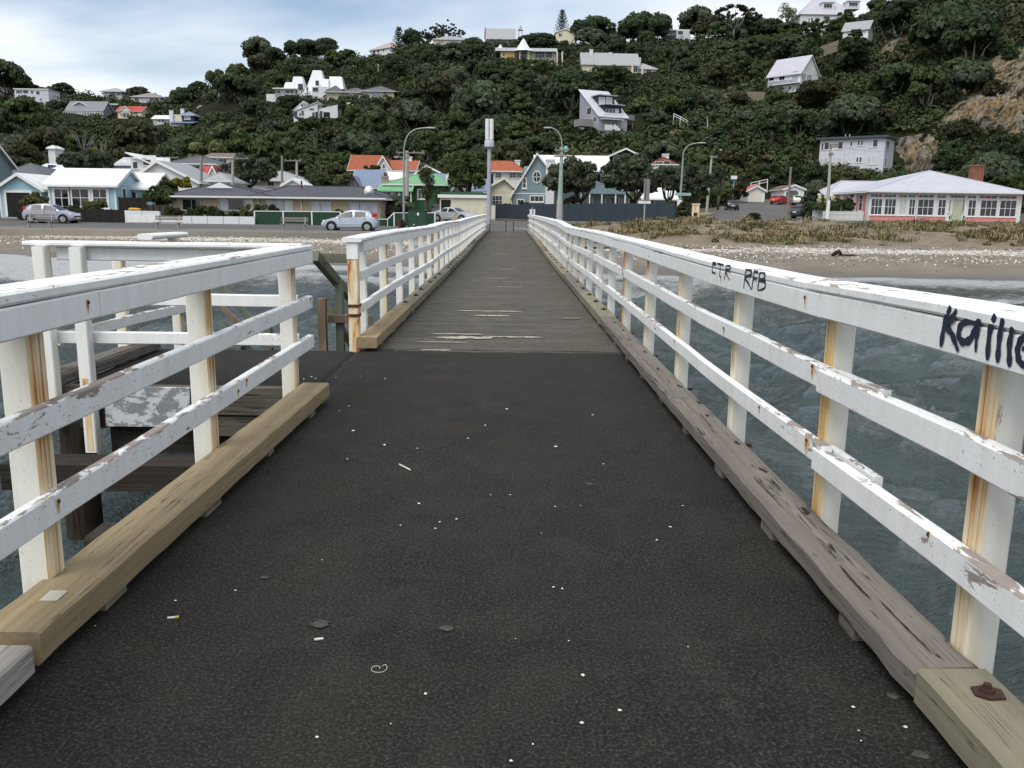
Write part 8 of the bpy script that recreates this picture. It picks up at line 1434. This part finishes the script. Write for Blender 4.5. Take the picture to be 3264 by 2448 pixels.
# windswept cypress fronds behind the ridge-top house
t = thing('windswept_cypress', 'windswept cypress with streaming branches behind the ridge-top chimney', 'tree', at(1395, 140, 326)); C, Q = [], []
for (bx_, n, L) in ((-4, 5, 5.5), (1, 6, 7.5), (6, 6, 9)):
    for k_ in range(n):
        for s_ in np.linspace(0, 1, 7): C.append((bx_+k_*.6-s_*L*(.7+.12*math.sin(k_*2.3))+random.uniform(-.3, .3), random.uniform(-1, 1), .5+k_*.62+s_*L*(.42+.1*math.sin(k_*3.1))-(bx_ < 0)*1+random.uniform(-.3, .3))); Q.append(.8*(1-.75*s_))
obj('crown', crown_mesh('cypress_crown', C, Q, 16, .45, MAT['leaf_dark'], 4, .8), t); obj('trunk', trunk_mesh('cypress_trunk', 8, 5, .3, 4, MAT['bark']), t)
# tall open gum on the right skyline
r_ = np.random.default_rng(77); C, Q = [], []
for k_ in range(34): a = r_.uniform(-.95, .95); C.append((a*7.5, r_.uniform(-2.5, 2.5), 5.2+3.0*math.sqrt(max(0, 1-a*a))*r_.uniform(.2, .9))); Q.append(r_.uniform(.5, .95))
for k_ in range(46): a = r_.uniform(-1, 1); C.append((a*8.5, r_.uniform(-2.5, 2.5), 7.5+3.4*math.sqrt(max(0, 1-a*a))*r_.uniform(.75, 1.05)-abs(a)*2)); Q.append(r_.uniform(.6, 1.25))
p = at(2340, 92, 300); t = thing('gum_tree', 'tall open-crowned gum tree against the sky on the right ridge', 'tree', (p.x, 300, p.z-2)); t.scale = (.92, .92, .86); obj('crown', crown_mesh('gum_crown', C, Q, 42, .40, MAT['leaf_olive'], 3, .6), t); obj('trunk', trunk_mesh('gum_trunk', 12, 9.5, .22, 7.5, MAT['bark_pale'], 9, .30), t)
p = at(2508, 70, 302); t = thing('palm', 'spiky pale green cabbage tree left of the big white house', 'tree', (p.x, 302, p.z-1)); C = [(r_.normal(0, 1.6), r_.normal(0, 1), 3.8+r_.normal(0, 1)) for _ in range(16)]; obj('crown', crown_mesh('spiky_crown', C, [1.5]*16, 34, .8, MAT['leaf_light'], 5, .9, asp=.12), t); obj('trunk', trunk_mesh('palm_trunk', 13, 3.5, .3, 1.2, MAT['bark']), t)

# --- trees and shrubs in the town
def big_tree(name, label, px, base, Yd, x0, x1, y0, y1, mat='leaf_poh', n=60, per=110, leafs=.20, tr=None, tops=.75, trn=6, bark_='bark', dep=.55, ground=True):
    # a spreading crown that fills the picture box x0..x1, y0..y1 at distance Yd
    b = at(px, base, Yd); A, B_ = at(x0, y1, Yd), at(x1, y0, Yd); w = B_.x-A.x; hh = B_.z-A.z; cx = (A.x+B_.x)/2-b.x; z0 = A.z-b.z; r_ = np.random.default_rng(px+int(Yd)); C, Q = [], []
    for i in range(n):
        for _ in range(30):
            u, v_, s_ = r_.uniform(-1, 1), r_.uniform(-1, 1), r_.uniform(0, 1)
            if u*u+v_*v_+((s_-.35)/.65 if s_ > .35 else (.35-s_)/.5)**2 < 1 and (u*u+v_*v_+(s_-.3)**2 > .22 or r_.random() < .3): break
        C.append((cx+u*w*.44, v_*w*.5*dep, z0+hh*(.08+s_*.80))); Q.append(min(w, hh*1.6)*r_.uniform(.085, .15))
    t = thing(name, label, 'tree' if name.endswith('tree') else 'shrub', b); obj('crown', crown_mesh('%s_crown' % name, C, Q, per, leafs, MAT[mat], px, .75, flat=.8), t)
    if tr: obj('trunk', trunk_mesh('%s_trunk' % name, px, z0+hh*.55, tr, w*.36, MAT[bark_], trn, .25), t)
    return t
big_tree('pohutukawa_tree', 'spreading coastal tree in front of the grey-blue house chimney', 1850, 672, 92, 1722, 1912, 500, 620, n=84, tr=.16, trn=7)
big_tree('pohutukawa_tree', 'second spreading coastal tree shading the grey-blue balcony', 2021, 670, 90, 1910, 2112, 490, 618, n=90, tr=.18, trn=6)
big_tree('pohutukawa_tree', 'upright dark-trunked coastal tree left of the street-name lamp', 2130, 672, 96, 2078, 2188, 517, 612, 'leaf_poh', n=58, tr=.12, trn=9); big_tree('pohutukawa_tree', 'rounded coastal tree right of the street-name lamp', 2212, 672, 97, 2166, 2276, 514, 630, n=66, tr=.28, trn=5); big_tree('pohutukawa_tree', 'small grey-green tree behind the leaning power pole', 2290, 640, 118, 2262, 2312, 522, 590, 'leaf_grey', n=30, tr=.14)
big_tree('pohutukawa_tree', 'tall rounded tree standing left of the phone mast', 1484, 660, 97, 1412, 1553, 478, 606, 'leaf_mid', n=70, per=110, tr=.24, trn=5)
big_tree('pohutukawa_tree', 'dense grey-green tree behind the blue cottage roof', 265, 610, 106, 176, 362, 474, 548, 'leaf_grey', n=62, tr=.2); big_tree('conifer_tree', 'bright yellow conifer above the grey-green tree', 296, 560, 111, 270, 318, 470, 512, 'leaf_yellow', n=30, per=80, leafs=.22, tr=.1)
big_tree('pohutukawa_tree', 'wide coastal tree with tangled trunks behind the bungalow', 790, 620, 104, 704, 882, 489, 585, n=66, tr=.22, trn=8); big_tree('bushy_tree', 'dark bushy tree at the far left behind the slate house', 60, 560, 118, -30, 150, 450, 545, 'leaf_olive', n=56, tr=.2); big_tree('bushy_tree', 'yellow-green bush at the foot of the hill by the bungalow', 1110, 610, 112, 1066, 1140, 548, 600, 'leaf_light', n=34); big_tree('bushy_tree', 'dark shrubby tree below the terracotta gable', 1185, 580, 127, 1140, 1232, 528, 562, 'leaf_dark', n=30, per=70)
big_tree('bushy_tree', 'dark tree behind the little white shed', 1000, 620, 112, 955, 1062, 548, 605, 'leaf_dark', n=40)
S_ = lambda name, label, x0, x1, y0, y1, Yd, mat='leaf_mid', n=26, per=90, leafs=.13: big_tree(name, label, int((x0+x1)/2), y1, Yd, x0, x1, y0, y1, mat, n, per, leafs, dep=.8)
S_('shrub', 'rounded light green shrub beside the open garage', 68, 158, 612, 668, 76, 'leaf_light', 40); S_('shrub', 'dark hedge plant below the rounded garage shrub', 60, 110, 655, 706, 75, 'leaf_dark', 24); S_('shrub', 'dome-shaped light green shrub under the cottage windows', 262, 342, 634, 676, 74, 'leaf_light', 36); S_('shrub', 'low clipped hedge along the cottage wall', 185, 266, 654, 678, 75, 'leaf_mid', 30)
S_('shrub', 'tall olive shrub in front of the white gable', 484, 560, 556, 650, 84, 'leaf_olive', 36); S_('shrub', 'variegated yellow-green shrub in front of the white gable', 548, 612, 554, 606, 86, 'leaf_yellow', 26); S_('shrub', 'dense green shrub beside the second white roof', 456, 556, 592, 662, 79.0, 'leaf_mid', 40); S_('shrub', 'feathery grey shrub beside the bungalow corner', 500, 552, 588, 640, 80.5, 'leaf_grey', 24)
for (a, b_, c, d_, mt, lab) in ((522, 590, 660, 700, 'leaf_olive', 'olive flax clump at the left of the bungalow bed'), (585, 640, 664, 702, 'leaf_mid', 'green shrub under the bungalow double window'), (622, 694, 648, 700, 'leaf_mid', 'tall dark green shrub between bungalow windows'), (672, 720, 672, 704, 'leaf_dark', 'trailing shrub spilling over the white wall'), (714, 778, 674, 704, 'leaf_dark', 'low dark shrub along the white wall'), (768, 818, 650, 702, 'leaf_light', 'spiky light green plant near the green fence'), (806, 856, 648, 690, 'leaf_mid', 'rounded shrub above the first green fence panel'), (850, 888, 652, 690, 'leaf_olive', 'clipped olive shrub above the green fence')): S_('shrub', lab, a, b_, c, d_, 74.0, mt, 24)
S_('shrub', 'small clipped shrub peeping over the green fence step', 1056, 1096, 668, 700, 74, 'leaf_mid', 16); S_('shrub', 'large dense bush behind the street lamp', 1220, 1330, 616, 706, 80, 'leaf_poh', 60, 110); S_('shrub', 'yellow-green shrub behind the electrical cabinet', 1352, 1384, 664, 700, 76, 'leaf_light', 14); S_('shrub', 'dark shrub in front of the grey villa gables', 1384, 1450, 600, 650, 93, 'leaf_dark', 30)
S_('shrub', 'dark garden shrub behind the slate fence left end', 1600, 1632, 645, 672, 101, 'leaf_mid', 14); S_('shrub', 'low green shrub under the oval-window house', 1648, 1690, 640, 672, 99, 'leaf_mid', 16); S_('shrub', 'brown-green shrub under the balcony of the grey-blue house', 1790, 1850, 620, 672, 96, 'leaf_olive', 26); S_('shrub', 'clipped shrub at the right end of the slate fence', 2150, 2204, 640, 704, 82, 'leaf_olive', 30); S_('shrub', 'light shrub beside the low white roof', 2124, 2160, 632, 676, 90, 'leaf_light', 18)
S_('shrub', 'green bank of shrubs at the turn of the side street', 2225, 2300, 600, 662, 122, 'leaf_mid', 44); S_('shrub', 'tall pampas-like clump beside the red-roofed garage', 2335, 2392, 566, 640, 150, 'leaf_olive', 34, 90, .22); S_('shrub', 'large dark bush in front of the champagne wagon', 2546, 2640, 594, 690, 89, 'leaf_poh', 56, 110); S_('shrub', 'dark bush with cream flower spikes by the pink villa', 2600, 2722, 620, 690, 88, 'leaf_dark', 50, 100); S_('shrub', 'round dark bush between pole and pink villa', 2694, 2730, 610, 680, 90, 'leaf_dark', 26)
S_('shrub', 'broad dark tree-like bush below the flats', 2470, 2650, 508, 605, 170, 'leaf_dark', 70, 110, .25); S_('shrub', 'dark bush behind the garages', 2395, 2500, 520, 596, 172, 'leaf_dark', 50, 90, .25); S_('shrub', 'scrubby bank below the flats', 2640, 2800, 552, 590, 168, 'leaf_olive', 50, 80, .22); S_('shrub', 'bushes climbing behind the villa chimney', 3140, 3290, 552, 618, 120, 'leaf_mid', 50, 90, .2)
S_('shrub', 'green dune shrub below the side street', 2374, 2424, 676, 712, 72.0, 'leaf_dark', 22)
for i, (px, top) in enumerate(((2609, 618), (2633, 615), (2655, 625))):
    p = at(px, 668, 86.8); hgt = at(px, top, 86.8).z-p.z; t = thing('yucca', 'yucca with a cream flower spike behind the picket fence', 'plant', p, 0, 'flowering yuccas by the picket fence'); C = [(random.uniform(-.1, .1), random.uniform(-.1, .1), hgt*(.35+.6*k_/9)) for k_ in range(10)]; obj('flower_spike', crown_mesh('yucca_flower', C, [.22-.012*k_ for k_ in range(10)], 26, .09, plain('cream_petals', (.62, .58, .36)), i, 1.0, zmin=-1), t); obj('leaves', crown_mesh('yucca_leaves', [(0, 0, .2)]*4, [.6]*4, 40, .5, MAT['leaf_mid'], i+9, .8, asp=.1), t)
# cabbage tree in front of the green villa
p = at(1360, 640, 96); hgt = at(1360, 545, 96).z-p.z; t = thing('cabbage_tree', 'shaggy cabbage tree in front of the green villa', 'tree', p); m = MB(); m.tube([(0, 0, -1), (.05, 0, hgt*.6), (0, 0, hgt*.85)], [.2, .15, .1], 8); m.build('trunk', MAT['bark'], t); C = [(x, y_, z*hgt) for x, y_, z in ((-.35, 0, .92), (.3, .1, .80), (.0, 0, 1.0), (-.2, .1, .75), (.35, 0, .62), (-.1, 0, .35), (.1, 0, .2))]; obj('crown', crown_mesh('cabbage_crown', C, [.55]*7, 130, .34, MAT['leaf_olive'], 8, 1.0, zmin=-1, asp=.10), t)
# dune grass: clumps of blades over the dunes, uncountable
def mk_dune_grass():
    r_ = np.random.default_rng(31); N = 6500; X = r_.uniform(2.6, 62, N); Yb = r_.uniform(50, 73.5, N); d_ = fbm(X*.30, Yb*.35, 3); keep = (r_.random(N) < np.clip((d_-.42)*9, .05, 1)) & (r_.random(N) < sstep(46, 54, Yb)+.10); X, Yb = X[keep], Yb[keep]; Z = dune_z(X, Yb); n = len(X); per = 22; ci = np.repeat(np.arange(n), per); M_ = n*per; a = r_.uniform(0, 6.28, M_); L = (.14+.55*r_.random(n)**2.0)[ci]*r_.uniform(.6, 1.1, M_); lean = r_.uniform(.3, 1.15, M_); bx_ = X[ci]+r_.normal(0, 1, M_)*(.10+.22*r_.random(n)[ci]); by_ = Yb[ci]+r_.normal(0, .20, M_); bz = Z[ci]-.05; w = .022
    dx, dy = np.cos(a), np.sin(a); tx, ty, tz = bx_+dx*L*lean, by_+dy*L*lean, bz+L*(1-.35*lean); mx_, my_, mz_ = bx_+dx*L*lean*.35, by_+dy*L*lean*.35, bz+L*.62
    P = np.stack([np.stack([bx_-dy*w, by_+dx*w, bz], -1), np.stack([bx_+dy*w, by_-dx*w, bz], -1), np.stack([mx_+dy*w, my_-dx*w, mz_], -1), np.stack([mx_-dy*w, my_+dx*w, mz_], -1), np.stack([tx, ty, tz], -1)], 1).reshape(-1, 3)
    i5 = np.arange(M_)*5; F = np.vstack([np.stack([i5, i5+1, i5+2, i5+3], -1), np.stack([i5+3, i5+2, i5+4, i5+4], -1)])
    F2 = F[M_:, :3]; me = bpy.data.meshes.new('dune_grass'); fl = np.concatenate([F[:M_].ravel(), F2.ravel()]).astype(np.int32); me.vertices.add(len(P)); me.vertices.foreach_set('co', P.astype(np.float32).ravel()); me.loops.add(len(fl)); me.loops.foreach_set('vertex_index', fl); st = np.concatenate([np.arange(M_)*4, M_*4+np.arange(M_)*3]).astype(np.int32); me.polygons.add(2*M_); me.polygons.foreach_set('loop_start', st); me.materials.append(MAT['dunegrass']); me.update(calc_edges=True)
    tint = r_.random(n)[ci]*.6+r_.random(M_)*.4; hue_ = (r_.random(n)[ci]*.7+.3*(fbm(X*.2+9, Yb*.2, 2)[ci]*1.6-.3)).clip(0, 1)
    for nm, arr in (('tint', tint), ('hue', hue_)): at_ = me.attributes.new(nm, 'FLOAT', 'FACE'); at_.data.foreach_set('value', np.concatenate([arr, arr]).astype(np.float32))
    stuff(obj('dune_grass', me), 'dry tufted grass and low plants growing over the dunes', 'grass')
def mk_dg():
    b = NB('dune_grass_blades_mix'); t = b.attr('tint'); h = b.attr('hue'); c0 = b.ramp(h, (.0, (.055, .068, .025)), (.35, (.090, .085, .038)), (.6, (.16, .125, .062)), (1.0, (.21, .165, .09))); c1 = b.ramp(h, (.0, (.10, .12, .05)), (.35, (.17, .155, .075)), (.6, (.26, .21, .115)), (1.0, (.32, .265, .155))); return b.out(b.mix(t, c0, c1), .8, spec=.15)
MAT['dunegrass'] = mk_dg(); mk_dune_grass()

S_('shrub', 'steep bushy bank hiding the foot of the slate-roofed house', 2535, 2685, 250, 322, 226, 'leaf_olive', 70, 90, .3); S_('shrub', 'green bush under the balcony of the slate-roofed house', 2440, 2530, 294, 335, 224, 'leaf_mid', 40, 90, .3); S_('shrub', 'dark bush hiding the foot of the cliff cottage', 2672, 2780, 112, 175, 248, 'leaf_dark', 50, 90, .3); S_('shrub', 'dark bush at the gable corner of the cliff cottage', 2705, 2752, 92, 125, 252, 'leaf_dark', 26, 80, .28); S_('shrub', 'bushes along the foot of the dormered white house', 2540, 2690, 60, 105, 280, 'leaf_mid', 50, 80, .32); S_('shrub', 'leafy bush against the dormered white house', 2660, 2730, 28, 80, 282, 'leaf_mid', 34, 80, .32)
S_('shrub', 'bush below the white hillside house with split roofs', 930, 1085, 372, 420, 222, 'leaf_mid', 60, 90, .3); S_('shrub', 'bush below the white wedge-roofed house', 870, 1010, 302, 345, 250, 'leaf_dark', 50, 90, .32); S_('shrub', 'bush below the long cream bungalow on the hill', 1020, 1270, 306, 350, 240, 'leaf_poh', 80, 90, .32); S_('shrub', 'bushes hiding the base of the steep-roofed grey house', 1862, 1908, 402, 455, 198, 'leaf_dark', 44, 90, .28); S_('shrub', 'bush beneath the right deck of the steep-roofed grey house', 2002, 2062, 425, 475, 196, 'leaf_dark', 40, 90, .28); S_('shrub', 'bushy growth below the ochre tent-roofed house', 1580, 1800, 186, 235, 262, 'leaf_mid', 80, 90, .32); S_('shrub', 'bush under the big grey iron roof', 1850, 2040, 208, 262, 250, 'leaf_mid', 80, 90, .32)
S_('shrub', 'dark bush growing out of the rock face', 3130, 3210, 250, 310, 188, 'leaf_olive', 30, 80, .28); S_('shrub', 'small bush clinging to the top of the rock face', 3190, 3250, 150, 195, 196, 'leaf_dark', 24, 80, .28); S_('shrub', 'bushes at the bottom of the rock face', 3000, 3140, 380, 450, 170, 'leaf_olive', 50, 90, .26); S_('shrub', 'dark bushes above the villa chimney', 3120, 3300, 420, 540, 150, 'leaf_dark', 80, 90, .24); S_('shrub', 'dark scrub between boulder and chimney', 2965, 3110, 470, 552, 155, 'leaf_dark', 60, 90, .24)

# low creeping plants between the grass tufts
def mk_dune_plants():
    r_ = np.random.default_rng(41); N = 1500; X = r_.uniform(3.5, 62, N); Yb = r_.uniform(49, 73, N); k_ = fbm(X*.22+20, Yb*.3, 3) > .46; X, Yb = X[k_], Yb[k_]; Z = dune_z(X, Yb); Rr = .18+.5*r_.random(len(X))**1.5; V, ci = leafcloud(np.stack([X, Yb, Z+Rr*.1], -1), Rr, 46, .085, r_, .55, 0.0, .6); nq = len(V)//4; hu = (.15+.85*r_.random(len(X)))[ci]
    stuff(obj('dune_plants', np_mesh('dune_plants', V, np.arange(nq*4).reshape(-1, 4), MAT['dunegrass'], {'tint': ('FACE', np.clip(r_.random(len(X))[ci]*.6+r_.random(nq)*.4, 0, 1)*.8), 'hue': ('FACE', hu*.8)})), 'low creeping brown and green plants among the dune grass', 'plants')
mk_dune_plants()
